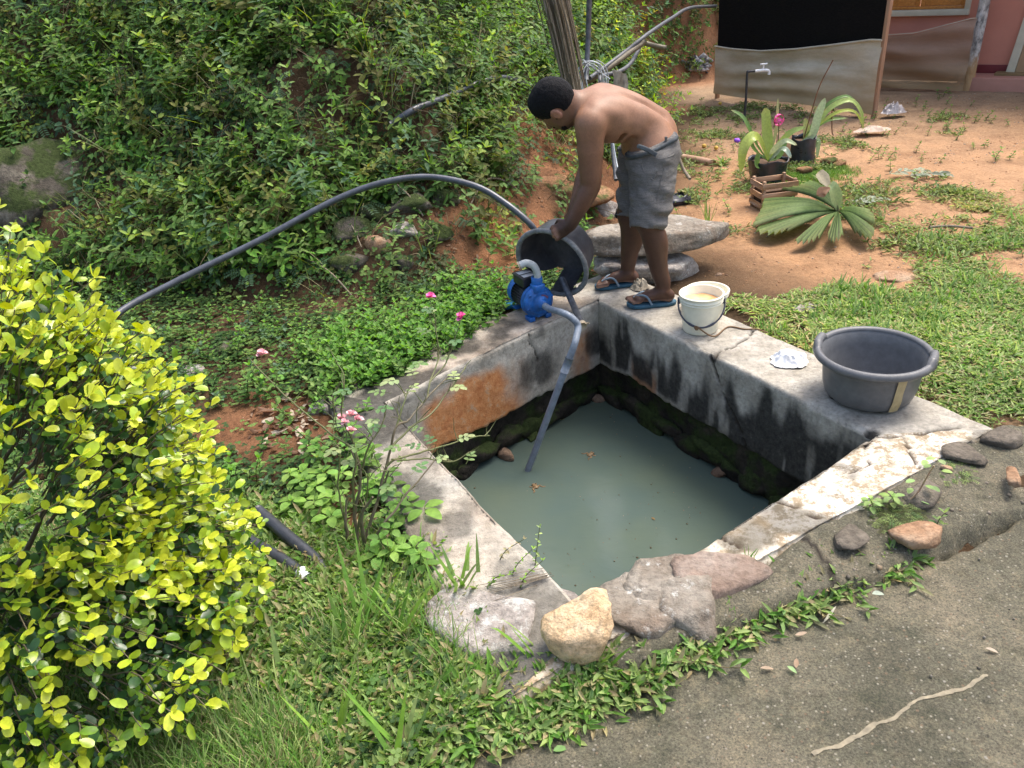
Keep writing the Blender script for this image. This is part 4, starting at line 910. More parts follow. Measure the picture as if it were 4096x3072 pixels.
# joints (metres)
hipL, hipR = W(652, 154, 3.97), W(641, 149, 4.18)
kneeL, kneeR = W(647, 220, 3.88), W(630, 217, 4.13)
ankL, ankR = W(663, 290, 3.90), W(628, 273, 4.21)
ankL[2] = .085; ankR[2] = .085
shL, shR = W(590, 124, 3.86), W(600, 101, 4.13)
elL = W(591, 186, 3.84); wrL = RIMP+RT*.055+UP*.035-FW*.045
pel = (hipL+hipR)/2+np.array([0, 0, .05]); shm = (shL+shR)/2
lat = shL-shR; lat /= np.linalg.norm(lat)
neck0 = W(583, 109, 4.0); skull = W(552, 103, 3.955)
man = empty('person', (float(ankL[0]), float(ankL[1]), 0), 'shirtless man in grey shorts and blue flip flops bending over on the tank edge', 'person')
S = SDF(np.array([.1, 3.62, 0.]), np.array([1.12, 4.42, 1.32]), .0042)
axis = shm-pel; axis /= np.linalg.norm(axis)
dors = np.cross(lat, axis); dors /= np.linalg.norm(dors)
if dors[2] < 0: dors = -dors
def BB(ax, la): ax = ax/np.linalg.norm(ax); la = la-ax*(la@ax); la /= np.linalg.norm(la); return np.stack([ax, la, np.cross(ax, la)], 1)
# the spine, a rounded arch from pelvis to neck
sp = spline([W(656, 152, 4.08), W(650, 134, 4.08), W(634, 121, 4.05), W(612, 114, 4.02), W(595, 110, 4.0), W(584, 109, 4.0)], 21)
tors = [(0, .105, .15), (3, .102, .142), (6, .103, .138), (9, .112, .150), (12, .116, .162), (15, .102, .158), (17, .076, .120)]
for i, dv, lt in tors:
    ax = sp[min(i+1, 20)]-sp[max(i-1, 0)]; la = lat*(i/17)+(hipL-hipR)/np.linalg.norm(hipL-hipR)*(1-i/17); S.ell(sp[i], (.10, lt, dv), BB(ax, la), .05)
dn = -dors
# belly sag, chest, shoulder girdle
S.ell(sp[4]+dn*.075, (.10, .125, .085), BB(sp[7]-sp[4], lat), .05); S.ell(sp[12]+dn*.045, (.11, .14, .08), BB(sp[13]-sp[10], lat), .05)
S.cone(shL-lat*.02, shR+lat*.02, .052, .052, .06)
S.ell(shL+dn*.0, (.066, .062, .062), None, .045); S.ell(shR, (.066, .062, .062), None, .045)
for s_ in (1, -1):
    sc_c = sp[14]+lat*.085*s_+dors*.062; S.ell(sc_c, (.085, .055, .03), BB(sp[15]-sp[12]+lat*.02*s_, lat), .045)          # shoulder blades
    S.ell(sp[9]+lat*.06*s_+dors*.07, (.16, .035, .03), BB(sp[11]-sp[7], lat), .04)                          # long back muscles
    S.cone(sp[17]+dors*.02, (shL if s_ > 0 else shR)+dors*.01, .05, .045, .05)                               # trapezius
S.ell(sp[2]-lat*.07+dors*.03, (.11, .08, .09), BB(sp[4]-sp[1], lat), .05)
S.cone(sp[4]+dors*.128, sp[15]+dors*.142, .012, .012, .03, 'cut')                                           # spine groove
for q in (5, 7, 9):                                                                                          # skin folds at the flank
    S.cone(sp[q]+lat*.15+dn*.02, sp[q]+lat*.11+dn*.13, .012, .012, .03, 'cut')
# neck and head
S.chain([sp[17], neck0+(skull-neck0)*.35, skull+(neck0-skull)*.25], [.066, .056, .056], .04)
side_ = -FW*.70-UP*.70-RT*.08; side_ /= np.linalg.norm(side_)          # the near ear, tilted down
crown = -RT*.76+UP*.58; crown = crown-side_*(crown@side_); crown /= np.linalg.norm(crown)
face = np.cross(crown, side_); face = face if face@UP < 0 else -face
HB = np.stack([crown, face, side_], 1); HC = skull+face*.0
def H(c, f, s): return HC+crown*c+face*f+side_*s
S.ell(H(.0, -.012, 0), (.098, .098, .076), HB, .03); S.ell(H(-.045, .035, 0), (.085, .062, .062), HB, .03)     # skull, face
S.ell(H(-.105, .055, 0), (.03, .035, .036), HB, .03); S.ell(H(-.08, .02, .045), (.035, .04, .018), HB, .025); S.ell(H(-.08, .02, -.045), (.035, .04, .018), HB, .025)  # chin, jaw
S.cone(H(-.015, .092, 0), H(-.05, .112, 0), .008, .013, .012); S.ell(H(-.052, .1, 0), (.012, .014, .018), HB, .01)   # nose
S.cone(H(.012, .084, .03), H(.012, .084, -.03), .01, .01, .015)                                                  # brow
for s_ in (1, -1):
    S.ell(H(-.008, .088, .031*s_), (.012, .012, .017), HB, .008, 'cut'); S.ell(H(-.008, .078, .031*s_), (.012, .012, .014), HB, .004)   # eye sockets, lids
S.cone(H(-.078, .086, .02), H(-.078, .086, -.02), .007, .007, .008); S.cone(H(-.083, .097, .018), H(-.083, .097, -.018), .0025, .0025, .006, 'cut')  # lips
for s_ in (1, -1):
    S.ell(H(-.03, .002, .082*s_), (.034, .021, .011), HB, .008); S.ell(H(-.03, .006, .094*s_), (.018, .010, .006), HB, .004, 'cut')   # ears
# arms
def arm(sh, el, wr, s_):
    S.chain([sh, sh+(el-sh)*.35, sh+(el-sh)*.7, el], [.058, .052, .044, .040], .03); S.ell(sh+(el-sh)*.42+(0 if s_ > 0 else 0), (.06, .047, .047), BB(el-sh, lat), .03)
    S.chain([el, el+(wr-el)*.3, el+(wr-el)*.7, wr], [.040, .042, .031, .0255], .02)
# right arm reaches the far rim of the tub
shR2 = shR; elR = W(588, 168, 4.13); wrR = W(573, 214, 4.06)
arm(shL, elL, wrL, 1); arm(shR2, elR, wrR, -1)
# hands closed over the rim
def hand(wr, fore, across, inw, s_):
    """fore: wrist->knuckles, across: index->little finger, inw: towards the palm."""
    fore = fore/np.linalg.norm(fore); across = across-fore*(across@fore); across /= np.linalg.norm(across); inw = inw-fore*(inw@fore)-across*(inw@across); inw /= np.linalg.norm(inw)
    pc = wr+fore*.045; S.ell(pc, (.052, .040, .017), np.stack([fore, across, inw], 1), .012)
    S.cone(wr, pc, .024, .02, .02)
    tips = []
    for k, ln in enumerate((.92, 1.0, .95, .78)):
        o = (k-1.5)*.0205; b = wr+fore*(.088-.006*abs(k-1.3))+across*o-inw*.002
        j1 = b+(fore*.55+inw*.75)*.036*ln; j2 = j1+(inw*.95-fore*.45)*.026*ln; j3 = j2+(-fore*.9+inw*.1)*.02*ln
        S.ell(b, (.0115, .0115, .0115), None, .006)
        S.cone(wr+fore*.05+across*o*.8, b, .012, .0112, .008); S.cone(b, j1, .0108, .0098, .004); S.cone(j1, j2, .0096, .0088, .003); S.cone(j2, j3, .0087, .0076, .003); tips.append(j3)
    t0 = wr+fore*.022-across*.03; t1 = t0+(fore*.6-across*.45+inw*.5)*.042; t2 = t1+(fore*.75+inw*.65+across*.15)*.032
    S.cone(wr+fore*.01-across*.012, t0, .018, .016, .012); S.cone(t0, t1, .0145, .012, .006); S.cone(t1, t2, .0118, .0095, .004)
    return tips
foreL = RIMP-FW*.022+UP*.012-wrL
hand(wrL, foreL*1.0, RIMT, -UP*.8+FW*.35, 1)
hand(wrR, W(566, 226, 4.03)-wrR, W(570, 226, 3.98)-W(560, 222, 4.06), np.array([-.2, -.1, -1.]), -1)
# legs
def leg(hip, kn, an, toe_dir, s_):
    fwd = np.array([*toe_dir, 0.]); fwd /= np.linalg.norm(fwd); sd = np.array([-fwd[1], fwd[0], 0])
    S.chain([hip, hip+(kn-hip)*.4, hip+(kn-hip)*.8, kn], [.095, .082, .064, .056], .03)
    S.ell(kn+fwd*.012, (.045, .042, .05), None, .03)
    c1 = kn+(an-kn)*.32-fwd*.014; S.chain([kn, c1, kn+(an-kn)*.65-fwd*.004, an+np.array([0, 0, .035])], [.053, .056, .043, .034], .02)
    S.ell(c1-fwd*.02, (.036, .038, .085), BB(np.array([0, 0, 1.]), sd)[:, [1, 2, 0]], .03)
    S.cone(an+np.array([0, 0, .05]), an, .034, .036, .02); S.ell(an+sd*.03, (.012, .012, .014), None, .012); S.ell(an-sd*.03+fwd*.006, (.012, .012, .014), None, .012)
    heel = an-fwd*.028; heel[2] = .052; S.ell(heel, (.034, .030, .031), np.stack([fwd, sd, [0, 0, 1.]], 1), .02)
    mid = an+fwd*.075; mid[2] = .060; S.cone(an+fwd*.015-np.array([0, 0, .01]), mid, .037, .029, .025, 'add', (np.array([0, 0, 1.]), .85)); S.cone(heel, mid, .028, .024, .02)
    ball = an+fwd*.135; ball[2] = .043; S.cone(mid, ball, .031, .024, .02, 'add', (np.array([0, 0, 1.]), .8))
    S.cone(ball-sd*.022, ball+sd*.022, .021, .018, .015)
    for k in range(5):                     # five toes, the big one on the inner side
        o = (-.034+.0165*k+(.0 if k else -.004))*s_; l = (.052, .048, .043, .036, .03)[k]; rr = (.0145, .0105, .0098, .0092, .009)[k]
        a_ = ball+sd*o-fwd*.0; a_[2] = .041; b_ = a_+fwd*l; b_[2] = .036; S.cone(a_, b_, rr, rr*.92, .004)
    return heel, ball, fwd, sd
fL = leg(hipL, kneeL, ankL, (-1, .02), 1); fR = leg(hipR, kneeR, ankR, (-1, -.10), -1)
# buttocks (under the shorts)
S.ell(hipL+np.array([.01, .02, .02]), (.1, .09, .11), None, .05); S.ell(hipR+np.array([.01, -.02, .02]), (.1, .09, .11), None, .05)
body, bV, bF = S.mesh('body', M['skin'], man, 3)
# skin tone: paler back, browner limbs; pale soles, knuckles and nails
def body_tint(V):
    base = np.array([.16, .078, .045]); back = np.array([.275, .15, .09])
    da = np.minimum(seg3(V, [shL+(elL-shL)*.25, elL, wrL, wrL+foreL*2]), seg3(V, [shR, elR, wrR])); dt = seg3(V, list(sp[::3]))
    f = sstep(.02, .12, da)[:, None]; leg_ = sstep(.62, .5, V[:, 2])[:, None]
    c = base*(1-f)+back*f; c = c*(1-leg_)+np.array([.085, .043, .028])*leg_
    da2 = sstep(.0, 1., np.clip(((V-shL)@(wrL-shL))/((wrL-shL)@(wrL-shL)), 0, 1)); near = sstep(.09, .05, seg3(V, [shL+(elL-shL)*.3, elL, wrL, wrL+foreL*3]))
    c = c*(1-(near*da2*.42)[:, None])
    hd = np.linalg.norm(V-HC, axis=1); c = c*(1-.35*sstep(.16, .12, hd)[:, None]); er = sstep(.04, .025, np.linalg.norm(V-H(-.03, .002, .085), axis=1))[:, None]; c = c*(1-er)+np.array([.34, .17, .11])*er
    low = sstep(.05, .03, V[:, 2])[:, None]; c = c*(1-low)+np.array([.32, .2, .15])*low
    kn = sstep(.055, .03, np.linalg.norm(V-(wrL+foreL/np.linalg.norm(foreL)*.1), axis=1))[:, None]*.6; c = c*(1-kn)+np.array([.36, .2, .14])*kn
    # beard shadow
    bd = sstep(.075, .04, np.linalg.norm((V-H(-.095, .05, 0))*np.array([1, 1, .8]), axis=1)); c = c*(1-.9*bd[:, None])
    return c
a_ = body.data.color_attributes.new('tint', 'FLOAT_COLOR', 'POINT'); cc = np.ones((len(bV), 4), np.float32); cc[:, :3] = body_tint(bV); a_.data.foreach_set('color', cc.ravel())
# hair: a cap that follows the skull, with short tufts; and a beard
Hs = SDF(HC-.17, HC+.17, .0033)
Hs.ell(H(.008, -.018, 0), (.107, .107, .086), HB, .01); Hs.ell(H(.045, .03, 0), (.066, .06, .07), HB, .02)
sl_, X = Hs.blk(Hs.lo, Hs.lo+Hs.h*Hs.n); Hs.f[sl_] += (.0022*fbm(X.reshape(-1, 3), 60, 2, 950)).reshape(X.shape[:3]).astype(np.float32)
Hs.ell(H(-.098, .088, 0), (.09, .068, .12), HB, .01, 'cut'); Hs.cone(H(-.035, .006, .13), H(-.035, .006, .06), .036, .032, .006, 'cut'); Hs.cone(H(-.035, .006, -.13), H(-.035, .006, -.06), .036, .032, .006, 'cut')
Hs.ell(H(-.13, -.04, 0), (.045, .08, .1), HB, .02, 'cut')
hr, hV, hF = Hs.mesh('hair', M['hair'], man, 0)
Bs = SDF(HC-.18, HC+.18, .0034)
Bs.ell(H(-.1, .052, 0), (.036, .042, .043), HB, .02); Bs.cone(H(-.03, .012, .066), H(-.095, .05, .04), .012, .02, .02); Bs.cone(H(-.03, .012, -.066), H(-.095, .05, -.04), .012, .02, .02); Bs.cone(H(-.067, .097, .016), H(-.067, .097, -.016), .006, .006, .01)
sl_, X = Bs.blk(Bs.lo, Bs.lo+Bs.h*Bs.n); Bs.f[sl_] += (.005*fbm(X.reshape(-1, 3), 90, 2, 951)).reshape(X.shape[:3]).astype(np.float32)
Bs.mesh('beard', M['hair'], man, 0)
# shorts
C = SDF(np.array([.55, 3.68, .36]), np.array([1.14, 4.42, 1.02]), .0042)
wst = spline([sp[1]+(sp[0]-sp[1])*.2, pel*.5+sp[0]*.5, pel], 5)
C.ell(sp[0]+np.array([-.005, 0, -.005]), (.13, .166, .122), BB(sp[2]-sp[0], lat), .05)
C.ell(hipL+np.array([.022, .015, .01]), (.118, .112, .13), None, .05); C.ell(hipR+np.array([.03, -.015, .01]), (.118, .112, .13), None, .05)
hemL = hipL+(kneeL-hipL)*1.06+np.array([.012, 0, 0]); hemR = hipR+(kneeR-hipR)*1.04+np.array([.005, 0, 0])
C.chain([hipL, hipL+(kneeL-hipL)*.5+np.array([.012, 0, 0]), hemL], [.118, .100, .092], .03); C.chain([hipR, hipR+(kneeR-hipR)*.5, hemR], [.112, .094, .086], .012)
sl_, X = C.blk(C.lo, C.lo+C.h*C.n); Xf = X.reshape(-1, 3).astype(float)
fold = .009*np.sin((Xf[:, 2]*55+Xf[:, 0]*28+3.0*fbm(Xf, 5, 2, 960)))*sstep(-.2, .5, fbm(Xf, 6, 2, 961))+.015*fbm(Xf*np.array([1, 1, 2.2]), 9, 3, 962)
C.f[sl_] += fold.reshape(X.shape[:3]).astype(np.float32)
def plane_cut(F_, p, n, k=.004):
    sl_, X = F_.blk(F_.lo, F_.lo+F_.h*F_.n); n = np.asarray(n, float)/np.linalg.norm(n); F_.comb(sl_, ((X-p)@n).astype(np.float32), k, 'and')
# waistband plane: everything headward of the belt line is cut away
bp = W(675, 128, 4.08); bfront = W(624, 153, 4.0); wn = sp[4]-sp[0]; wn = wn/np.linalg.norm(wn); lb = (hipL-hipR)/np.linalg.norm(hipL-hipR)
wv = bp-bfront; wn = np.cross(wv, lb); wn = wn/np.linalg.norm(wn)
if wn@(shm-pel) < 0: wn = -wn
plane_cut(C, bp, wn)
# hem cut for each leg by a slanting plane, low at the near leg
C.f[:, :, :] = C.f
dL = (kneeL-hipL)/np.linalg.norm(kneeL-hipL)
sl_, X = C.blk(C.lo, C.lo+C.h*C.n); dL_ = ((X-W(648, 236, 3.88))@dL).astype(np.float32); dR_ = ((X-W(630, 222, 4.13))@((kneeR-hipR)/np.linalg.norm(kneeR-hipR))).astype(np.float32)
yc = (kneeL[1]+kneeR[1])/2-.01; wL_ = 1/(1+np.exp((X[..., 1]-yc)/.004)); C.comb(sl_, (dL_*wL_+dR_*(1-wL_)).astype(np.float32), .004, 'and')
# hollow legs at the hem so they read as cloth
for hp, kn, q in ((hipL, kneeL, W(648, 236, 3.88)), (hipR, kneeR, W(630, 222, 4.13))):
    d_ = (kn-hp)/np.linalg.norm(kn-hp); C.cone(kn-d_*.06, kn+d_*.12, .078, .086, .004, 'cut')
shorts, sV, sF = C.mesh('shorts', M['shorts'], man, 2)
M['belt'] = plastic('grey_belt', (.06, .07, .076), .6, .3, (1.6, .6))
def shell_ring(name, ctr, nrm, inset, wd, th, m, parent, t0=0, t1=1, n=60):
    """strip laid round the surface of the shorts, found by marching out from inside."""
    B_ = basis(nrm); out = []
    for a in np.linspace(t0*2*math.pi, t1*2*math.pi, n):
        d_ = B_[:, 0]*math.cos(a)+B_[:, 1]*math.sin(a); rr = np.linspace(.03, .32, 150); Q = ctr+rr[:, None]*d_; ijk = np.round((Q-C.lo)/C.h).astype(int); ok = ((ijk >= 0) & (ijk < C.n)).all(1)
        f = np.where(ok, C.f[tuple(np.clip(ijk, 0, C.n-1).T)], 1); k = np.argmax(f > 0); out.append(ctr+d_*(rr[k]+.002))
    Pn_ = np.array(out); cen = Pn_.mean(0); O = Pn_-cen; O /= np.linalg.norm(O, axis=1)[:, None]; nn = np.asarray(nrm)/np.linalg.norm(nrm)
    V = np.stack([Pn_-nn*wd/2-O*.004, Pn_-nn*wd/2+O*(th+.002), Pn_+nn*wd/2+O*th, Pn_+nn*wd/2-O*.006], 1).reshape(-1, 3)
    return link(name, mesh_np(name, V, grid_faces(n, 4, True)), parent, [m]), Pn_
bc = (bp+bfront)/2-wn*.016
shell_ring('belt', bc, wn, 0, .020, .0012, M['belt'], man)
def snap(p):      # put a point on the near surface of the shorts
    t_ = np.linspace(-.25, .25, 260); d_ = (p-EYE)/np.linalg.norm(p-EYE); Q = p+t_[:, None]*d_; ijk = np.round((Q-C.lo)/C.h).astype(int); ok = ((ijk >= 0) & (ijk < C.n)).all(1); f = np.where(ok, C.f[tuple(np.clip(ijk, 0, C.n-1).T)], 1)
    k = np.argmax(f < 0); return Q[k]-d_*.001 if f[k] < 0 else p
# loose end of the belt and a belt loop
e0, e1, e2 = W(637, 146, 3.84), W(646, 149, 3.80), W(657, 155, 3.80); Vb, Fb = tube(spline([e0, e1, e2], 8), .0115, 8)
Vb = np.array(Vb); T_ = (e2-e0)/np.linalg.norm(e2-e0); cdir = np.array([.1, -1, .15]); cdir /= np.linalg.norm(cdir); q_ = (Vb-e0)@cdir; ctr_ = q_.mean(); Vb = Vb-np.outer((q_-ctr_)*.88, cdir)
link('belt_end', mesh_np('belt_end', Vb, Fb), man, [M['belt']])
for q in ((666, 141, 3.89),):
    p_ = snap(W(*q)); Vb, Fb = boxm(p_, (.013, .012, .042), None, 0, .002); link('belt_loop', mesh_np('belt_loop', Vb, Fb), man, [M['shorts']])
# pocket: a dark slit with a folded lip, and the side seam
pk = [W(645, 157, 3.80), W(642, 166, 3.795), W(646, 174, 3.79), W(653, 180, 3.79)]
tube_obj('pocket_lip', [snap(p) for p in pk], .0032, M['shorts'], man, 6, 14); tube_obj('pocket_lip', [snap(p) for p in (W(653, 180, 3.79), W(657, 171, 3.79))], .0028, M['shorts'], man, 6, 10)
tube_obj('seam', [snap(W(x, y, 3.82)) for x, y in ((664, 168), (660, 185), (657, 200), (656, 216), (655, 230))], .002, M['shorts'], man, 6, 30)
tube_obj('back_pocket_lip', [snap(W(x, y, 3.86)) for x, y in ((664, 158), (669, 157), (675, 154))], .0025, M['shorts'], man, 6, 10)
# flip flops
def flipflop(ft, s_):
    heel, ball, fwd, sd = ft; c0 = heel-fwd*.045; L = .27; c0[2] = 0
    n = 40; t = np.linspace(0, 1, n); half = np.interp(t, [0, .06, .2, .45, .7, .88, .97, 1], [.005, .028, .037, .034, .045, .043, .026, .005])
    ctr = c0+np.outer(t*L, fwd)+np.outer(.006*np.sin(t*3.1)*s_, sd)
    up = np.interp(t, [0, .5, .9, 1], [.0, .0, .003, .008])
    V = []
    for zz, g_ in ((.002, .93), (.006, 1.0), (.017, 1.0), (.021, .95)):
        for sg in (1, -1): V.append(ctr+sg*np.outer(half*g_, sd)+np.array([0, 0, zz])+np.outer(up, [0, 0, 1.]))
    order = [0, 2, 4, 6, 7, 5, 3, 1]; V = np.stack([V[i] for i in order], 1).reshape(-1, 3)
    e = link('flip_flop', mesh_np('flip_flop', V, grid_faces(n, 8, True)), man, [M['sandal']]); e['label'] = 'blue rubber flip flop with grey strap'
    post = ball+fwd*.022-sd*.0105*s_; post[2] = .052
    for sg in (1, -1):
        a = heel+fwd*.095+sd*.044*sg; a[2] = .022; b = a*.45+post*.55+np.array([0, 0, .032]); 
        P = spline([a, a*.75+post*.25+np.array([0, 0, .033])+sd*.004*sg, b, post], 16); Vt, Ft = tube(P, np.linspace(.0065, .005, 16), 8)
        o = link('strap', mesh_np('strap', Vt, Ft), None, [M['strap']]); o.parent = e; o.matrix_parent_inverse = Matrix.Translation(-man.location)
        o.matrix_parent_inverse = Matrix()
    return e
for ft, s_ in ((fL, 1), (fR, -1)): flipflop(ft, s_)
# ------------------------------------------------------------------ plastic tubs
def tub_parts(t, R1, R0, Hh, m, mr, tilt=None, ang=(0, 2*math.pi)):
    full = abs(ang[1]-ang[0]-2*math.pi) < 1e-6
    th = .006; prof = [(R1, Hh), (R1-.012, Hh*.93), (R1-.02, Hh*.7), (R0+.012, .06), (R0, .02), (R0-.018, .003), (R0-.03, 0), (.001, 0)]
    inn = [(.001, th), (R0-.035, th), (R0-.02, th+.008), (R0-.008, .03), (R1-.026, Hh*.7), (R1-.017, Hh*.93), (R1-.006, Hh)]
    V, F = lathe(prof+inn, 72, ang); return V, F
# the big grey tub on the right-hand corner
tb = G(867, 395)
TC = np.array([tb[0], tb[1], 0.0])
tub = empty('washing_tub', tuple(TC), 'big grey round plastic tub standing empty on the right corner of the coping', 'tub', 'large plastic tubs')
Rt, Rb, Ht = .212, .172, .2
V, F = tub_parts(tub, Rt, Rb, Ht, None, None); link('basin', mesh_np('basin', V+TC+[0, 0, .006], F), tub, [M['tub']])
a = np.linspace(0, 2*math.pi, 96, endpoint=False); n_ = 96
lug = np.zeros(n_); 
for c_ in (2.55, 2.55+math.pi): 
    d_ = np.abs((a-c_+math.pi) % (2*math.pi)-math.pi); lug = np.maximum(lug, sstep(.26, .20, d_))
Rr = [];
for (dr, dz) in ((-.008, -.004), (.002, .006), (.014, .006), (.022, -.004), (.024, -.018), (.018, -.024), (.008, -.016), (-.004, -.014)):
    rr = Rt-.003+dr+lug*(.003 if dr > .01 else 0); zz = Ht+.004+dz+lug*(.020 if dz > -.006 else 0); Rr.append(np.stack([rr*np.cos(a), rr*np.sin(a), zz], 1))
V = np.stack(Rr, 1).reshape(-1, 3); Fr = grid_faces(n_, 8, True); k = np.arange(8); last = np.stack([(n_-1)*8+k, k, (k+1) % 8, (n_-1)*8+(k+1) % 8], 1)
link('rim', mesh_np('rim', V+TC+[0, 0, .006], [np.vstack([Fr, last])]), tub, [M['tub']])
for k, da in enumerate((-.06, .06)):
    s_ = np.linspace(0, 1, 10); a0 = -math.pi*.455+da*.9+s_*.0; zz = .012+s_*(Ht-.03); rad = np.interp(zz, [0, .06, Ht], [Rb-.004, Rb+.014, Rt-.009])+.0035
    A0 = a0-.055-.02*s_*(k*2-1); A1 = a0+.055-.02*s_*(k*2-1)+.01*np.sin(s_*9); V = np.vstack([np.stack([rad*np.cos(A0), rad*np.sin(A0), zz], 1), np.stack([(rad+.002*(1-k))*np.cos(A1), (rad+.002*(1-k))*np.sin(A1), zz], 1)])
    F = np.array([[i, 10+i, 11+i, i+1] for i in range(9)]); link('tape_strip', mesh_np('tape_strip', V+TC+[0, 0, .006], F), tub, [M['tape']])
# the broken black tub in the man's hand
bt = empty('broken_tub', tuple(C0), 'black plastic tub with a torn rim and split side held tilted by the man', 'tub', 'large plastic tubs')
ay = yv@imgr; # which way the third axis runs in the picture
def place(V): return V@BT.T+C0
A = np.linspace(-math.pi, math.pi, 145); nA = len(A); tt = np.linspace(0, 1, 15)
angp = np.array([math.atan2((math.cos(x)*majv+math.sin(x)*yv)@imgu, (math.cos(x)*majv+math.sin(x)*yv)@imgr) for x in A]) # angle seen in the picture
deg = np.degrees(angp)
# missing part of the rim: between the bottom (-85) and the left (-172)
miss = ((deg > -172) & (deg < -92)); 
top = np.where(miss, np.interp(deg, [-172, -160, -130, -110, -92], [.02, .12, .55, .92, 1.0]), 0)       # how far down the wall is torn away
top = top+np.where(miss, .03*vnoise(np.stack([A*9, 0*A, 0*A], -1), 3), 0); top = np.clip(top, 0, .97)
def wallgrid(inner):
    o = []
    for x, t0 in zip(A, top):
        t = t0+(1-t0)*tt; rad = Rq+(Rz-Rq)*t-(.006 if inner else 0); z = -Hq*t; o.append(np.stack([rad*math.cos(x), rad*math.sin(x), z], 1))
    return np.array(o)
Vo, Vi = wallgrid(False), wallgrid(True); Fw = grid_faces(nA, 15)
hole = []
cx = Vo.reshape(-1, 3)[Fw].mean(1); ia = (Fw[:, 0]//15); it = (Fw[:, 0] % 15)
dg = deg[ia]; keep = ~((np.abs(dg+48) < (9*np.clip(1-it/14*.9, 0, 1)+1.2)) & (it >= 2)); keep &= ~((np.abs(dg+48) < 2.2) & (it >= 1))
V = np.vstack([Vo.reshape(-1, 3), Vi.reshape(-1, 3)]); nn = nA*15
ed = np.array([[i*15, (i+1)*15, (i+1)*15+nn, i*15+nn] for i in range(nA-1)])
link('wall', mesh_np('wall', place(V), [np.vstack([Fw[keep], Fw[keep][:, ::-1]+nn, ed])]), bt, [M['tub_dark']])
V, F = lathe([(Rz-.001, -Hq+.0), (Rz-.02, -Hq-.004), (.03, -Hq-.004), (.001, -Hq-.004)], 60); V2, F2 = lathe([(.001, -Hq+.003), (Rz-.004, -Hq+.003)], 60); Vj, Fj, _ = join([(V, F), (V2, F2)])
link('base', mesh_np('base', place(Vj), Fj), bt, [M['tub_dark']])
rimA = A[~miss]; order = np.argsort((np.degrees(np.unwrap(angp))-0)) 
st = np.where(miss)[0]; 
if len(st): seq = np.concatenate([np.arange(st.max()+1, nA), np.arange(0, st.min())]) if (st.min() > 0 and st.max() < nA-1) else np.where(~miss)[0]
aa = np.unwrap(A[seq]); Pr = np.stack([Rq*1.012*np.cos(aa), Rq*1.012*np.sin(aa), 0*aa+.004], 1); Vr, Fr = tube(Pr, .0135*(1+.08*vnoise(np.stack([aa*12, 0*aa, 0*aa], -1), 5)), 10)
link('rim', mesh_np('rim', place(Vr), Fr), bt, [M['tub_rim']])

# ------------------------------------------------------------------ cream bucket with dark handle, a second one behind it
def bucket(name, c, R1, R0, Hh, label, handle=True, dirt=True):
    e = empty(name, tuple(c), label, 'bucket', 'cream buckets on the coping'); c = np.asarray(c)
    prof = [(R0-.02, 0), (R0-.004, .002), (R0, .01), (R1-.010, Hh*.76), (R1-.009, Hh*.79), (R1-.001, Hh*.795), (R1-.001, Hh*.81), (R1-.006, Hh*.815), (R1-.005, Hh*.86), (R1+.001, Hh*.865), (R1+.001, Hh*.88), (R1-.004, Hh*.885), (R1-.003, Hh*.965), (R1+.003, Hh*.97), (R1+.003, Hh*.995), (R1-.001, Hh), (R1-.006, Hh), (R1-.0075, Hh*.98), (R0-.006, .012), (.001, .006)]
    V, F = lathe(prof, 64); link('pail', mesh_np('pail', V+c, F), e, [M['bucket']])
    V, F = lathe([(.001, -.001), (R0-.02, 0)], 48); link('bottom', mesh_np('bottom', V+c, F), e, [M['bucket']])
    if dirt:
        zf = Hh*.78; V, F = lathe([(.001, zf), (R0+(R1-R0)*.78-.009, zf)], 48); V[:, 2] += .004*fbm(V, 30, 2, 5); link('muddy_water', mesh_np('muddy_water', V+c, F), e, [M['mud']])
    return e, c
M['mud'] = simple('orange_mud_water', (.62, .3, .11), (.75, .52, .3), 14, .25, .5, .05)
bl = G(700, 329); be, bc_ = bucket('bucket', bl, .108, .088, .2, 'cream plastic bucket of orange muddy water with a dark handle hanging in front')
ha = R(-12); hx = np.array([math.cos(ha), math.sin(ha), 0]); hy = np.array([math.sin(ha), -math.cos(ha), 0])
q = np.linspace(0, 1, 22); arc = [bc_+hx*(.113*math.cos(math.pi*t))+hy*(.012+.075*math.sin(math.pi*t)**.8)+np.array([0, 0, .155-.105*math.sin(math.pi*t)]) for t in q]
Vh, Fh = tube(arc, .0042+.0022*(np.abs(q-.5) < .2), 8); link('handle', mesh_np('handle', Vh, Fh), be, [M['handle']])
for sg in (1, -1): Vh, Fh = boxm(bc_+hx*.108*sg+np.array([0, 0, .158]), (.016, .02, .03), rotz(ha), 0, .003); link('handle_lug', mesh_np('handle_lug', Vh, Fh), be, [M['handle']])
rp = [arc[12]+np.array([0, -.004, .004]), bc_+hx*.06+hy*.11+np.array([0, 0, .012]), G(728, 328)+[0, 0, .006], G(745, 330)+[0, 0, .005], G(757, 330)+[0, 0, .005], G(768, 334)+[0, 0, .005]]
rpo = tube_obj('rope', rp, .0038, M['rope'], None, 6, 40); tag(rpo, 'brown coir rope tied to the bucket handle and trailing along the coping', 'rope')
for k in range(5):
    o = tube_obj('knot', [arc[12]+np.array([.008*math.cos(t*2+k), .006*math.sin(t*2+k)-.006, .008*math.sin(t*1.3+k)-.004]) for t in np.linspace(0, 3, 6)], .0034, M['rope'], None, 6, 16); o.parent = rpo
bucket('bucket', bl+np.array([.085, .205, 0]), .112, .096, .125, 'second cream bucket half hidden behind the bucket with the handle', dirt=False)

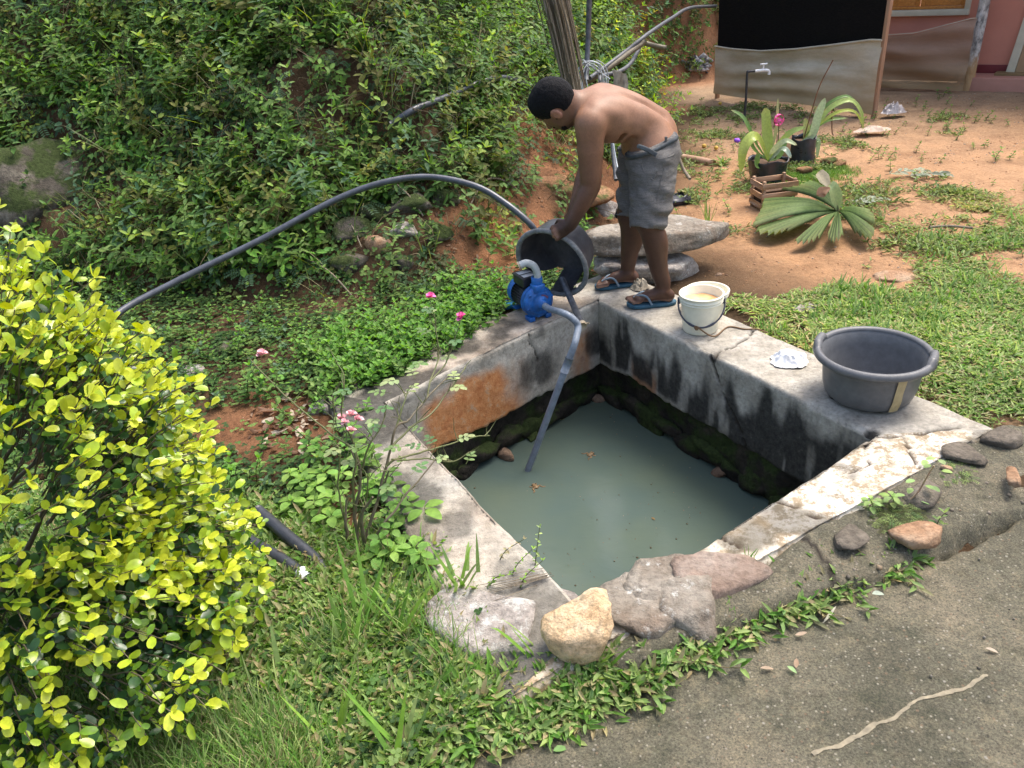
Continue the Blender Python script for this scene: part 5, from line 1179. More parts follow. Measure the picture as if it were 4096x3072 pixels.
# ------------------------------------------------------------------ cloths
def cloth(name, c, size, seed, m, label, cat, hgt=.03, n=70, outline=None):
    u = np.linspace(-1, 1, n); U, Vv = np.meshgrid(u, u, indexing='ij'); r_ = np.hypot(U, Vv); th = np.arctan2(Vv, U)
    rad = 1+.22*fbm(np.stack([np.cos(th)*1.5, np.sin(th)*1.5, 0*th+seed], -1), 1, 3, seed); X = U*size[0]/2; Y = Vv*size[1]/2; P3 = np.stack([X, Y, 0*X], -1)
    f = 1-np.abs(fbm(P3, 3.2/max(size), 2, seed+1))*2.4; g = 1-np.abs(fbm(P3, 8/max(size), 2, seed+7))*2; Z = .004+hgt*np.clip(.35+.45*f+.3*g, 0, 1.4)*sstep(1.05, .45, r_/rad)
    wx = .02*fbm(P3, 20, 2, seed+3)*size[0]/.2; X = X+wx
    V = np.stack([X, Y, Z], -1).reshape(-1, 3); F = grid_faces(n, n); sel = (r_/rad).ravel()[F].max(1) < .98
    o = link(name, mesh_np(name, V, F[sel]), None, [m]); o.location = c; return tag(o, label, cat)
o = cloth('cloth', G(789, 361), (.19, .17), 11, M['white_cloth'], 'crumpled white cloth lying on the coping beside the big grey tub', 'cloth', .045); o.rotation_euler = (0, 0, .5)
o = cloth('rag', G(641, 290)+[0, .02, 0], (.12, .10), 23, M['rag'], 'crumpled dirty rag between the feet of the man', 'rag', .055); o.rotation_euler = (0, 0, -.3)

# ------------------------------------------------------------------ blue pump
pbase = G(533, 316); pa = W(549, 301, 3.70)-W(520, 292, 3.86); pa[2] = 0; pa /= np.linalg.norm(pa)     # motor axis, towards the tank
pa = np.array([.42, -.9, 0.]); pa /= np.linalg.norm(pa); px_ = np.array([-pa[1], pa[0], 0.])             # px_: to the right of the volute face
PC = G(539, 302, .102)
pump = empty('water_pump', (float(PC[0]), float(PC[1]), 0), 'small blue electric water pump with a black terminal box on the back coping', 'pump')
BP = np.stack([px_, np.array([0, 0, 1.]), -pa], 1)          # local x right, y up, z away from face -> world (columns)
def pl(V): return np.asarray(V)@BP.T+PC
def lz(prof, sides=48): V, F = lathe(prof, sides); V[:, 2] = V[:, 2]; return V, F
k_ = .92
V, F = lz([(.001, -.062), (.020, -.062), (.024, -.058), (.024, -.035), (.040, -.028), (.052, -.022), (.058, -.026), (.064, -.022), (.072, -.014), (.078, -.012), (.084, -.004), (.088, .006), (.088, .022), (.080, .028), (.001, .028)]); link('volute', mesh_np('volute', pl(V), [f[:, ::-1] for f in F]), pump, [M['pumpblue']])
Vh, Fh = boxm((0, 0, .012), (.172, .172, .02), None, 0, .012); 
ang8 = np.linspace(0, 2*math.pi, 9)[:-1]
for k in range(6):
    x = k*math.pi/3+.3; Vb, Fb = lathe([(.001, -.012), (.008, -.012), (.008, .004)], 10); link('bolt', mesh_np('bolt', pl(Vb+[.075*math.cos(x), .075*math.sin(x), -.004]), [f[:, ::-1] for f in Fb]), pump, [M['pumpblue']])
V, F = boxm((0, .08, .005), (.066, .05, .06), None, 0, .01); V2, F2 = lathe([(.026, 0), (.03, .004), (.030, .045), (.026, .047), (.02, .047)], 24); V2 = V2[:, [0, 2, 1]]+[0, .095, .008]
Vj, Fj, _ = join([(V, F), (V2, F2)]); link('outlet_boss', mesh_np('outlet_boss', pl(Vj), Fj), pump, [M['pumpblue']])
# back bracket, motor with fins, fan cover
V, F = lz([(.001, .028), (.084, .028), (.088, .034), (.088, .046), (.075, .056), (.001, .056)]); link('bracket', mesh_np('bracket', pl(V), [f[:, ::-1] for f in F]), pump, [M['pumpblue']])
V, F = lz([(.001, .05), (.058, .05), (.058, .2), (.001, .2)]); link('motor', mesh_np('motor', pl(V), [f[:, ::-1] for f in F]), pump, [M['pumpblack']])
for k in range(30):
    x = 2*math.pi*k/30
    if abs((x-math.pi/2+math.pi) % (2*math.pi)-math.pi) < .5: continue
    Vb, Fb = boxm((.065*math.cos(x), .065*math.sin(x), .124), (.003, .003, .13)); c_, s_ = math.cos(x), math.sin(x); Vb, Fb = boxm((0, 0, 0), (.018, .003, .13)); Vb = Vb@rotz(x).T+[.063*c_, .063*s_, .122]
    link('cooling_fin', mesh_np('cooling_fin', pl(Vb), Fb, None, False), pump, [M['pumpblack']])
V, F = lz([(.072, .188), (.074, .19), (.074, .23), (.066, .244), (.001, .248)]); link('fan_cover', mesh_np('fan_cover', pl(V), [f[:, ::-1] for f in F]), pump, [M['pumpblue']])
V, F = boxm((0, .092, .125), (.105, .05, .12), None, 0, .006); link('terminal_box', mesh_np('terminal_box', pl(V), F), pump, [M['pumpblack']])
V, F = boxm((0, .1195, .125), (.112, .007, .128), None, 0, .003); tb_ = link('box_lid', mesh_np('box_lid', pl(V), F), pump, [M['pumpblack']])
for zz in (.098, .152): V, F = boxm((-.002, .1238, zz), (.075, .0014, .042)); link('data_plate', mesh_np('data_plate', pl(V), F, None, False), pump, [M['sticker']])
for sg in (1, -1):      # feet
    V, F = boxm((sg*.05, -.088, .018), (.035, .026, .06), None, 0, .006); link('foot', mesh_np('foot', pl(V), F), pump, [M['pumpblue']])
V, F = boxm((0, -.06, .018), (.11, .05, .03), None, 0, .008); link('pedestal', mesh_np('pedestal', pl(V), F), pump, [M['pumpblue']])
V, F = boxm((0, -.085, .19), (.12, .006, .05), None, 0, .002); link('motor_foot', mesh_np('motor_foot', pl(V), F), pump, [M['pumpblue']])
# raised red lettering, worn, round the upper face (unreadable in the photograph: short cast bars)
for k in range(6):
    x = math.pi/2-.15-.17*k; V, F = boxm((.046*math.cos(x), .046*math.sin(x), -.027), (.006, .009, .003), None, 0, .001); V = (V-[.046*math.cos(x), .046*math.sin(x), -.027])@rotz(x-math.pi/2).T+[.046*math.cos(x), .046*math.sin(x), -.027]
    link('cast_mark', mesh_np('cast_mark', pl(V), F), pump, [M['castmark'] if 'castmark' in M else M.setdefault('castmark', simple('worn_red_mark', (.3, .06, .06), (.08, .08, .16), 60, .6))])
# outlet elbow, pale grey
oo = PC+np.array([0, 0, .135]); lft = W(520, 272, 3.66)-W(535, 272, 3.66); lft = np.array([-.93, -.12, 0.])
el = spline([oo, oo+[0, 0, .03], oo+np.array([0, 0, .072])+lft*.018, oo+np.array([0, 0, .092])+lft*.058, oo+np.array([0, 0, .084])+lft*.095], 22)
Ve, Fe = tube(el, .0195, 16); link('outlet_elbow', mesh_np('outlet_elbow', Ve, Fe), pump, [M['pvc_light']])
Ve, Fe = tube([el[-1]-(el[-1]-el[-2])*.3, el[-1]+(el[-1]-el[-2])*1.2], .0225, 16); link('elbow_collar', mesh_np('elbow_collar', Ve, Fe), pump, [M['brass']])
# the suction pipe into the water: one thing
s0 = PC+pa*.055; sw = G(528, 470, WATER_Z); s3 = W(578, 327, 3.47); s4 = W(575, 343, 3.40)
P_ = spline([s0, s0+pa*.06, W(563, 313, 3.52), W(573, 319, 3.48), s3, s4], 40); low_ = s4+(sw-s4)*1.35
P2 = np.vstack([P_, s4+(low_-s4)*np.linspace(.05, 1, 14)[:, None]])
Ve, Fe = tube(P2, .0175, 16); sp_ = link('suction_pipe', mesh_np('suction_pipe', Ve, Fe), None, [M['pvc']]); tag(sp_, 'grey plastic suction pipe bending from the blue pump down into the water', 'pipe')
for t0, t1 in ((.08, .16),): 
    Ve, Fe = tube([s4+(low_-s4)*t0, s4+(low_-s4)*t1], .0205, 16); o = link('coupling', mesh_np('coupling', Ve, Fe), None, [M['pvc']]); o.parent = sp_
# short black pipe with a brass collar leaning over the corner
q1 = W(582, 325, 3.60); q0 = W(562, 279, 4.0)
Ve, Fe = tube([q0, q1], .017, 16); bpz = link('delivery_pipe', mesh_np('delivery_pipe', Ve, Fe), None, [M['steelpipe']]); tag(bpz, 'short black pipe with a metal collar resting on the inner corner of the tank', 'pipe')
dq = (q1-q0)/np.linalg.norm(q1-q0); Ve, Fe = tube([q1-dq*.012, q1+dq*.012], .0225, 16); o = link('collar', mesh_np('collar', Ve, Fe), None, [M['brass']]); o.parent = bpz
Ve, Fe = tube([q1+np.array([.018, 0, .004]), q1+np.array([.036, -.004, .010])], .006, 8); o = link('clamp_screw', mesh_np('clamp_screw', Ve, Fe), None, [M['brass']]); o.parent = bpz
Vt, Ft = boxm(hit(516, 309)+[0, 0, .03], (.11, .05, .03), None, .006, .004); o = link('plastic_scrap', mesh_np('plastic_scrap', Vt, Ft), None, [simple('blue_sheet', (.02, .25, .6), (.1, .4, .75), 20, .4)]); tag(o, 'crumpled bright blue plastic scrap behind the pump', 'plastic scrap')

# ------------------------------------------------------------------ long black hose arching across the bank
hs = [(60, 380, 3.3), (112, 318, 3.75), (175, 282, 4.0), (260, 240, 4.2), (335, 200, 4.35), (385, 182, 4.4), (430, 177, 4.42), (475, 186, 4.35), (505, 203, 4.27), (530, 224, 4.2), (540, 240, 4.2)]
o = tube_obj('hose', [W(*q) for q in hs], .0175, M['bluegreypipe'], None, 14, 120); tag(o, 'long black hose arching over the flower bed to the broken tub', 'hose')
hs = [(395, 152, .05), (420, 138, .06), (455, 123, .06), (490, 110, .08), (510, 105, .06), (530, 101, -.02)]
o = tube_obj('hose', [hit(a, b, c+.13) for a, b, c in hs], .022, M['bluegreypipe'], None, 12, 40); tag(o, 'short length of black hose half buried high on the bank', 'hose')
for (a, b, r_, lb) in (((20, 282), (118, 265), .017, 'black hose lying along the foot of the bank behind the yellow bush'),):
    o = tube_obj('hose', [hit(a[0], a[1], .03), hit((a[0]+b[0])/2, (a[1]+b[1])/2, .04), hit(*b, .02)], r_, M['blackpipe'], None, 12, 24); tag(o, lb, 'hose')
# two black pipes by the lower left stone
o = tube_obj('poly_pipe', [hit(200, 515, .09), hit(240, 543, .05), hit(290, 572, .04), hit(322, 596, .02)], .021, M['blackpipe'], None, 14, 30); tag(o, 'black pipe bound with black tape near the lower left stone', 'pipe', 'black pipes ending by the lower left stone')
Ve, Fe = tube([hit(303, 581, .04), hit(310, 587, .035)], .0225, 14); w_ = link('white_tape', mesh_np('white_tape', Ve, Fe), None, [M['white_cloth']]); w_.parent = o
o = tube_obj('poly_pipe', [hit(262, 525, .07), hit(290, 548, .06), hit(315, 566, .04), hit(338, 585, .0)], .022, M['blackpipe'], None, 14, 30); tag(o, 'upper of two black pipes, running under the rose bush', 'pipe', 'black pipes ending by the lower left stone')
# pipes behind the man
o = tube_obj('steel_pole', [W(590, -25, 6.0), W(588, 40, 6.0), W(586, 80, 5.9)], .019, M['steelpipe'], None, 12, 12); tag(o, 'shiny upright metal pipe rising behind the man', 'pipe')
o = tube_obj('dull_pipe', [W(590, 78, 6.0), W(625, 52, 6.3), W(648, 34, 6.5), W(672, 18, 7.4), W(690, 8, 8.2), W(716, 6, 9.4)], .015, M['dullsteel'], None, 12, 50); tag(o, 'grey pipe slanting up from the tangle of wire to the black shelter', 'pipe')
o = tube_obj('dull_pipe', [W(642, 42, 6.6), W(636, 55, 6.4), W(628, 66, 6.2), W(618, 72, 6.05), W(600, 78, 5.95), W(608, 95, 5.8), W(612, 140, 5.4), W(616, 180, 5.15)], .015, M['dullsteel'], None, 12, 60); tag(o, 'bent grey pipe dropping behind the man to the ledge', 'pipe')
o = tube_obj('stick', [W(580, 86, 6.1), W(600, 74, 6.1), W(636, 48, 6.35), W(645, 41, 6.4)],   .02, M['stem'], None, 8, 16); tag(o, 'thick brown stick among the pipes behind the man', 'stick', 'sticks among the pipes')
o = tube_obj('stick', [W(640, 42, 6.9), W(655, 46, 6.9), W(666, 48, 6.9)],   .02, M['stem'], None, 8, 10); tag(o, 'short dark stick poking from the earth corner beside the pipe joint', 'stick', 'sticks among the pipes')
rw = np.random.default_rng(77); pts = []
wire = empty('wire_coil', tuple(W(594, 78, 5.9)), 'tangled coil of pale wire hanging on the pipes behind the man', 'wire'); M['wire'] = plastic('pale_wire', (.42, .45, .46), .5)
for k in range(7):
    c_ = W(593+rw.normal(0, 2), 80+rw.normal(0, 2), 5.86); a0 = rw.uniform(0, 6); P = [c_+np.array([(.055+.01*k)*math.cos(a0+t), .03*math.sin(2*t+k), (.10+.008*k)*math.sin(a0+t)]) for t in np.linspace(0, 5.6, 12)]
    tube_obj('strand', P, .0042, M['wire'], wire, 5, 40)
tube_obj('strand', [W(590, 70, 5.9), W(583, 60, 5.9), W(596, 70, 5.85), W(610, 79, 5.85)], .004, M['wire'], wire, 5, 30); tube_obj('strand', [W(602, 78, 5.85), W(606, 84, 5.85), W(616, 92, 5.85)], .004, M['wire'], wire, 5, 20)
tube_obj('strand', [W(614, 100, 5.3), W(612, 130, 5.2), W(616, 160, 5.1), W(620, 176, 5.0)], .006, M['wire'], wire, 5, 30)
rg = []
for k in range(7):
    u = np.linspace(0, 1, 8); top_ = W(614+k*1.8, 70+.6*k, 5.95); P = np.array([top_+np.array([.012*math.sin(4*t+k), .01*math.cos(3*t+k), -.19*t*(1-.08*abs(k-3))]) for t in u]); wv = np.array([.014, 0, 0]); rg.append((np.vstack([P-wv, P+wv]), [np.array([[i, i+1, 9+i, 8+i] for i in range(7)])]))
V, F, _ = join(rg); o = link('rag', mesh_np('rag', V, F), None, [M['rag']]); tag(o, 'pale torn rag tied on the pipe joint behind the man', 'rag')
# dry fibrous palm trunk leaning in front of the bank
tr = empty('palm_trunk', tuple(W(573, 100, 5.7)), 'dry fibrous brown palm trunk slanting down the bank behind the head of the man', 'trunk')
M['fibre'] = simple('dry_fibre', (.36, .3, .2), (.17, .135, .09), 6, .95, .05, .9, .02, (18, 18, 1.2)); M['fibre_pale'] = simple('pale_fibre', (.34, .29, .22), (.19, .15, .1), 8, .95, .05, .6, .01, (16, 16, 1))
ax_ = spline([W(540, -40, 5.75), W(553, 0, 5.72), W(565, 50, 5.7), W(575, 100, 5.66), W(578, 125, 5.6)], 60); Tt, Nn_, Bn_ = frames(ax_)
aa_ = np.linspace(0, 2*math.pi, 40, endpoint=False); rr = np.interp(np.linspace(0, 1, 60), [0, .5, .8, 1], [.068, .06, .05, .042])
rad = rr[:, None]*(1+.16*vnoise(np.stack([np.cos(aa_)[None]*3+0*rr[:, None], np.sin(aa_)[None]*3+0*rr[:, None], np.linspace(0, 3, 60)[:, None]+0*aa_[None]], -1), 4)+.09*np.sin(aa_*13)[None]); V = ax_[:, None]+rad[..., None]*(Nn_[:, None]*np.cos(aa_)[None, :, None]+Bn_[:, None]*np.sin(aa_)[None, :, None])
link('core', mesh_np('core', V.reshape(-1, 3), [grid_faces(60, 40, True)]), tr, [M['fibre']])
rf = np.random.default_rng(5)
for k in range(44):
    a0 = rf.uniform(0, 6.28); i0 = rf.integers(0, 25); i1 = min(59, i0+rf.integers(15, 34)); ii = np.arange(i0, i1, 3); r0 = rf.uniform(1.0, 1.7)
    P = ax_[ii]+(rr[ii]*r0*(1+.25*((ii-i0)/(i1-i0))**3*rf.uniform(0, 1.4)))[:, None]*(Nn_[ii]*math.cos(a0)+Bn_[ii]*math.sin(a0)); Vs, Fs = tube(P, np.linspace(.008, .003, len(P))*rf.uniform(.6, 1.3), 5)
    link('fibre', mesh_np('fibre', Vs, Fs), tr, [M['fibre_pale'] if k % 3 else M['fibre']])

# ------------------------------------------------------------------ stones round the tank
rock('stone_slab', W(655, 236, 4.45), (.94, .55, .125), 61, M['rock_slab'], .05, (.02, .03), 'long flat grey slab laid on the round boulder behind the man', 'stone', cuts=10, flat=.5, rough=.05)
rock('boulder', W(652, 268, 4.40), (.74, .46, .36), 62, M['rock_grey'], .1, (0, 0), 'mottled round boulder carrying the flat slab behind the man', 'stone', cuts=10, rough=.05)
rock('stone', hit(600, 245)+[0, .05, .04], (.3, .24, .14), 63, M['rock_brown'], .4, (0, 0), 'low brown stone under the left end of the slab', 'stone')
rock('ledge', hit(560, 190)+[.0, .16, -.06], (.85, .5, .34), 64, M['rock_red'], -.3, (.1, 0), 'reddish earth covered ledge of rock behind the arm of the man', 'stone', cuts=9, rough=.09)
rock('ledge', hit(605, 215)+[.0, .12, -.03], (.42, .35, .3), 65, M['rock_grey'], .2, (0, 0), 'dark rough rock under the reddish ledge behind the black tub', 'stone', cuts=9, rough=.1)
rock('boulder', hit(40, 200)+[-.15, .25, -.1], (1.7, .95, .95), 66, M['rock_bank'], .1, (0, 0), 'large mossy boulder jutting from the bank at the left edge', 'stone', cuts=9, rough=.05)
for i, (x, y, sx, sy, sz, mm, lb) in enumerate([(410, 205, .36, .25, .18, 'rock_bank', 'mossy block at the right end of the old dry wall under the hose'), (440, 196, .28, .25, .2, 'rock_bank', 'dark mossy block directly under the crown of the hose'), (375, 215, .3, .25, .2, 'rock_bank', 'mossy block in the middle of the old dry wall'), (352, 232, .3, .24, .2, 'rock_bank', 'dark block at the left end of the old dry wall'), (405, 231, .22, .16, .12, 'rock_grey', 'pale grey wedge of stone lying askew in the old dry wall'), (378, 248, .2, .15, .17, 'rock_orange', 'yellowish square stone in the lower row of the old dry wall'), (432, 235, .3, .2, .2, 'rock_bank', 'mossy stone at the lower right of the old dry wall'), (350, 262, .3, .2, .18, 'rock_bank', 'dark stone at the lower left of the old dry wall'), (400, 262, .2, .18, .16, 'rock_bank', 'small mossy stone below the yellowish one')]):
    rock('stone', hit(x, y)+[0, .03, -.01], (sx, sy, sz), 70+i, M[mm], .1*((i*7) % 5-2), (.1*((i*3) % 3-1), .05), lb, 'stone', group='stones of the old dry wall under the hose', cuts=11, sub=3)
for i, (x, y, sx, sy, sz, mm, lb) in enumerate([(497, 275, .1, .09, .09, 'rock_orange', 'small orange stone among weeds left of the pump'), (160, 345, .26, .2, .1, 'rock_bank', 'flat dark stone behind the top of the yellow bush'), (225, 350, .26, .2, .16, 'rock_bank', 'mossy round stone behind the pink flower'), (193, 372, .2, .15, .08, 'rock_grey', 'small grey stone in the bed beside the yellow bush'), (352, 398, .36, .24, .12, 'rock_grey', 'flat grey stone at the left corner of the tank'), (806, 310, .19, .12, .08, 'rock_grey', 'grey wedge of stone in the grass behind the white cloth'), (896, 278, .25, .14, .06, 'rock_orange', 'flat orange stone sunk in the lawn to the right'), (755, 308, .3, .14, .025, 'rock_orange', 'worn orange flat stone beside the cream buckets'), (719, 275, .07, .06, .06, 'rock_brown', 'small dark stone lying right of the boulder'), (1006, 437, .18, .11, .05, 'rock_dull', 'brown flat stone at the right edge beside the lawn'), (962, 452, .16, .11, .022, 'rock_dull', 'pale brown stone sunk in the apron by the right corner'), (925, 492, .16, .13, .1, 'rock_dull', 'brown wedge of stone behind the green seedling'), (918, 534, .15, .10, .045, 'rock_orange', 'rounded orange stone set in the road edge'), (1015, 478, .05, .13, .035, 'rock_orange', 'long orange stone at the right edge of the apron'), (948, 468, .05, .025, .015, 'rock_orange', 'orange chip of stone on the apron'), (850, 538, .12, .09, .02, 'rock_dull', 'brown stone set in the broken edge of the apron'), (345, 612, .34, .22, .1, 'rock_brown', 'smooth brown stone in the grass at the lower left'), (488, 632, .42, .26, .17, 'rock_grey', 'big weathered stone at the foot of the left coping'), (545, 610, .2, .2, .1, 'rock_grey', 'stone wedged at the front corner left of the ochre rock'), (810, 1000, .1, .1, .1, 'rock_grey', None)]):
    if lb is None: continue
    rock('stone', (hit(x, y) if y < 400 or x < 700 else G(x, y, .015))+[0, 0, -sz*.12], (sx*1.1, sy*1.1, sz), 90+i, M[mm], .35*((i*5) % 7-3), (0, 0), lb, 'stone', cuts=12, sub=3 if sx < .2 else 4, flat=.6 if sz < sx*.6 else None)
fs = empty('stone_slab', tuple(G(682, 596, 0)), 'broad reddish grey slab split in three across the front edge of the tank', 'stone')
for k, (x, y, sx, sy, sz, mm, rz_) in enumerate([(637, 604, .27, .30, .11, 'rock_slab', .5), (684, 608, .27, .25, .112, 'rock_slab', .8), (716, 580, .33, .24, .11, 'rock_slab_red', .5), (668, 580, .34, .20, .10, 'rock_slab', .42)]):
    rock('slab_piece', G(x, y, -.015), (sx, sy, sz), 320+k, M[mm], rz_, (.02*(k-1), .02), parent=fs, cuts=7, flat=.45, rough=.05)
rock('stone', G(584, 640, 0)+[0, 0, .06], (.25, .20, .21), 131, M['rock_ochre'], .3, (.05, .1), 'jagged ochre yellow rock at the front corner of the tank', 'stone', cuts=9, rough=.06)
# ------------------------------------------------------------------ house with veranda floor, window, door shutter
M['pink'] = simple('pink_wall_paint', (.62, .27, .19), (.54, .225, .16), 2.5, .75, .2, .25, .004, bscale=90, world=True)
M['maroon'] = simple('maroon_skirting', (.18, .028, .03), (.13, .02, .022), 5, .55, world=True)
M['floorpink'] = simple('veranda_floor', (.5, .25, .19), (.4, .19, .13), 4, .6, world=True)
M['cream'] = simple('cream_paint', (.62, .58, .44), (.5, .46, .34), 7, .6, world=True); M['tan'] = simple('tan_panel', (.42, .28, .16), (.36, .23, .12), 5, .6, world=True)
def wood_mat(name, c1, c2, st=(1, 1, 12)):
    m, t, b = mat(name, .45, .4); v = objc(t, st); n = noise(t, v, 5, 6); t.links.new(ramp(t, n, [(.3, c1), (.7, c2)]), b.inputs['Base Color']); bump(t, b, n, .2, .004); return m
M['orangewood'] = wood_mat('varnished_orange_wood', (.4, .14, .03), (.62, .27, .06), (1, 12, 12)); M['oldwood'] = wood_mat('weathered_wood', (.3, .17, .1), (.42, .26, .17), (12, 12, 1))
M['crate'] = wood_mat('crate_wood', (.28, .15, .08), (.45, .28, .16), (2, 12, 12)); M['base'] = simple('olive_board', (.24, .16, .07), (.18, .12, .05), 6, .6)
def glass_mat():
    m, t, b = mat('window_glass', .05, .6); b.inputs['Base Color'].default_value = (.10, .12, .15, 1); return m
M['glass'] = glass_mat()
wA = np.array([5.70, 9.40, 0]); wd = np.array([.70, -.58, 0.]); wd /= np.linalg.norm(wd); wn_ = np.array([wd[1], -wd[0], 0.])
if wn_@(EYE-wA) < 0: wn_ = -wn_
def WP(px, py): return vplane(px, py, wA, wA+wd)
def wc(p): return (p-wA)@wd, p[2]                # along, height
house = empty('house', tuple(wA), 'pink plastered house with an orange wooden window behind the shelter', 'house')
BW = np.stack([wd, -wn_, [0, 0, 1.]], 1)             # local x along, y into the wall, z up
def wbox(name, x0, x1, z0, z1, y0, y1, m, parent=house, bev=.003):
    V, F = boxm(((x0+x1)/2, (y0+y1)/2, (z0+z1)/2), (x1-x0, y1-y0, z1-z0), None, 0, bev); return link(name, mesh_np(name, V@BW.T+wA, F), parent, [m])
sl0, zs = wc(WP(880, 15.7)); sr0, zs1 = wc(WP(966, 13.4)); zs = (zs+zs1)/2; fr0 = sr0
xL = sl0-.55; wt = zs+1.1
wbox('wall', xL-.35, xL, 0, 3.0, 0, .2, M['pink']); wbox('wall', xL, sr0, 0, zs, 0, .2, M['pink']); wbox('wall', sr0, 6.0, 0, 3.0, 0, .2, M['pink']); wbox('wall', xL, sr0, wt, 3.0, 0, .2, M['pink'])
wbox('sill', xL-.0, sr0+.035, zs-.01, zs+.05, -.06, .19, M['cream']); wbox('window_reveal', sr0-.02, sr0+.035, zs+.05, wt, -.045, .19, M['cream'])
wf = wbox('window_frame', xL, sr0-.022, zs+.052, zs+.085, .03, .10, M['orangewood'])
nW = 3; ww = (sr0-.02-xL)/nW
for k in range(nW):
    a = xL+k*ww
    for q0_, q1_ in ((a+.006, a+.055), (a+ww-.055, a+ww-.006)): o = wbox('stile', q0_, q1_, zs+.086, wt-.05, .035, .085, M['orangewood'])
    wbox('bottom_rail', a+.057, a+ww-.057, zs+.088, zs+.165, .035, .085, M['orangewood']); wbox('mullion', a+ww/2-.01, a+ww/2+.01, zs+.166, wt-.05, .045, .08, M['orangewood'])
    for q0_, q1_ in ((a+.058, a+ww/2-.012), (a+ww/2+.012, a+ww-.058)): wbox('pane', q0_, q1_, zs+.167, wt-.05, .06, .066, M['glass'], bev=0)
wbox('skirting', sr0-.3, 6.0, .1, .19, -.018, .0, M['maroon']); wbox('skirting', xL-.3, sr0-.3, .1, .19, -.018, .0, M['maroon'])
wbox('roof_eave', xL-.4, 6.2, 3.0, 3.12, -.5, .4, M['base'])
fl = G(968, 87, .0); along, out_ = (fl-wA)@wd, (fl-wA)@(wn_)
wbox('veranda_floor', along-.12, 6.0, -.2, .1, -max(.25, out_), .0, M['floorpink'], bev=.01)
# leaning cream shutter on a board
sh = empty('door_shutter', tuple(G(1012, 76, .1)), 'cream framed tan wooden shutter leaning by the pink wall on a brown board', 'shutter')
p0 = G(1003, 70, .13); p0 = G(1006, 72, .12); sx = wd; 
Bs_ = np.stack([wd, -wn_*math.cos(.14)+np.array([0, 0, -1])*math.sin(.14)*0, np.array([0, 0, 1.])], 1); lean = np.array([.16, 0, 1.])
def shb(name, x0, x1, z0, z1, y0, y1, m):
    V, F = boxm(((x0+x1)/2, (y0+y1)/2, (z0+z1)/2), (x1-x0, y1-y0, z1-z0), None, 0, .003); V = V.copy(); V[:, 0] += V[:, 2]*.10; V[:, 1] += V[:, 2]*.06
    link(name, mesh_np(name, V@BW.T+p0, F), sh, [m])
shb('stile', 0, .085, 0, 1.9, -.03, .01, M['cream']); shb('panel', .087, .7, 0, 1.9, -.012, .0, M['tan']); shb('stile', .702, .785, 0, 1.9, -.03, .01, M['cream'])
V, F = boxm((.38, -.03, -.012), (.95, .22, .035), None, 0, .005); link('board', mesh_np('board', V@BW.T+p0, F), sh, [M['base']])
# veranda post, round with peeling pale bark
pb = G(966, 90.5, -.045); po = empty('post', tuple(pb), 'round pale veranda post with peeling bark in front of the pink wall', 'post')
zz = np.linspace(0, 2.9, 60); aa_ = np.linspace(0, 2*math.pi, 20, endpoint=False); Zg, Ag = np.meshgrid(zz, aa_, indexing='ij')
rad = .056+.006*vnoise(np.stack([np.cos(Ag)*2, np.sin(Ag)*2, Zg*7], -1), 8)+.006*np.cos(Zg*2); V = np.stack([rad*np.cos(Ag)+.012*np.sin(Zg*2), rad*np.sin(Ag), Zg], -1).reshape(-1, 3)+pb
def post_mat():
    m, t, b = mat('peeling_bark', .8, .2); v = pos(t); s = t.nodes.new('ShaderNodeSeparateXYZ'); t.links.new(v, s.inputs[0])
    n = noise(t, pos(t, (1, 1, .5)), 22, 6, .7); c = ramp(t, n, [(.38, (.16, .15, .14)), (.5, (.42, .4, .36)), (.62, (.62, .6, .56))]); f = ramp(t, mathn(t, 'ADD', mathn(t, 'MULTIPLY', s.outputs[2], 1.6), mathn(t, 'MULTIPLY', n, .5)), [(.6, (0, 0, 0)), (.85, (1, 1, 1))])
    c = mixc(t, f, ramp(t, n, [(.3, (.38, .22, .1)), (.7, (.5, .33, .17))]), c); t.links.new(c, b.inputs['Base Color']); bump(t, b, n, .5, .01); return m
M['post'] = post_mat(); link('pole', mesh_np('pole', V, grid_faces(60, 20, True)), po, [M['post']])
V, F = boxm(pb+np.array([.055, .02, 1.4]), (.03, .03, 2.8), None, 0, .003); link('batten', mesh_np('batten', V, F), po, [M['cream']])

# ------------------------------------------------------------------ fabric screens of the shelter
def sheer_mat(name, c1, c2, alpha, dirtc=(.36, .25, .12)):
    m, t, b = mat(name, .85, .15); v = pos(t); s = t.nodes.new('ShaderNodeSeparateXYZ'); t.links.new(v, s.inputs[0])
    n = noise(t, pos(t, (1, 1, 4)), 3, 6, .65); c = ramp(t, n, [(.3, c1), (.7, c2)]); wv = noise(t, v, 260, 2); c = mixc(t, 1., c, ramp(t, wv, [(.3, (.85,)*3), (.7, (1.12,)*3)]), 'MULTIPLY')
    f = ramp(t, mathn(t, 'ADD', mathn(t, 'MULTIPLY', s.outputs[2], 1.5), mathn(t, 'MULTIPLY', n, .35)), [(.15, (1, 1, 1)), (.9, (0, 0, 0))]); c = mixc(t, mathn(t, 'MULTIPLY', f, .85), c, dirtc)
    t.links.new(c, b.inputs['Base Color']); b.inputs['Alpha'].default_value = alpha; bump(t, b, wv, .1, .002); return m
M['blackcloth'] = simple('black_shade_net', (.006, .006, .006), (.014, .013, .012), 30, .95, .05, .2, .003, (1, 1, 6)); M['sheet'] = sheer_mat('grey_beige_sheet', (.42, .36, .26), (.6, .54, .43), 1.0, (.42, .28, .13))
M['sheer'] = sheer_mat('brown_sheer_sheet', (.30, .2, .14), (.38, .27, .2), .84, (.34, .24, .12))
tA, tB = G(715, 95, .0), G(874, 114, .0); sd_ = tB-tA; sL = np.linalg.norm(sd_); sd_ /= sL; sn_ = np.array([-sd_[1], sd_[0], 0]); 
if sn_@(EYE-tA) < 0: sn_ = -sn_
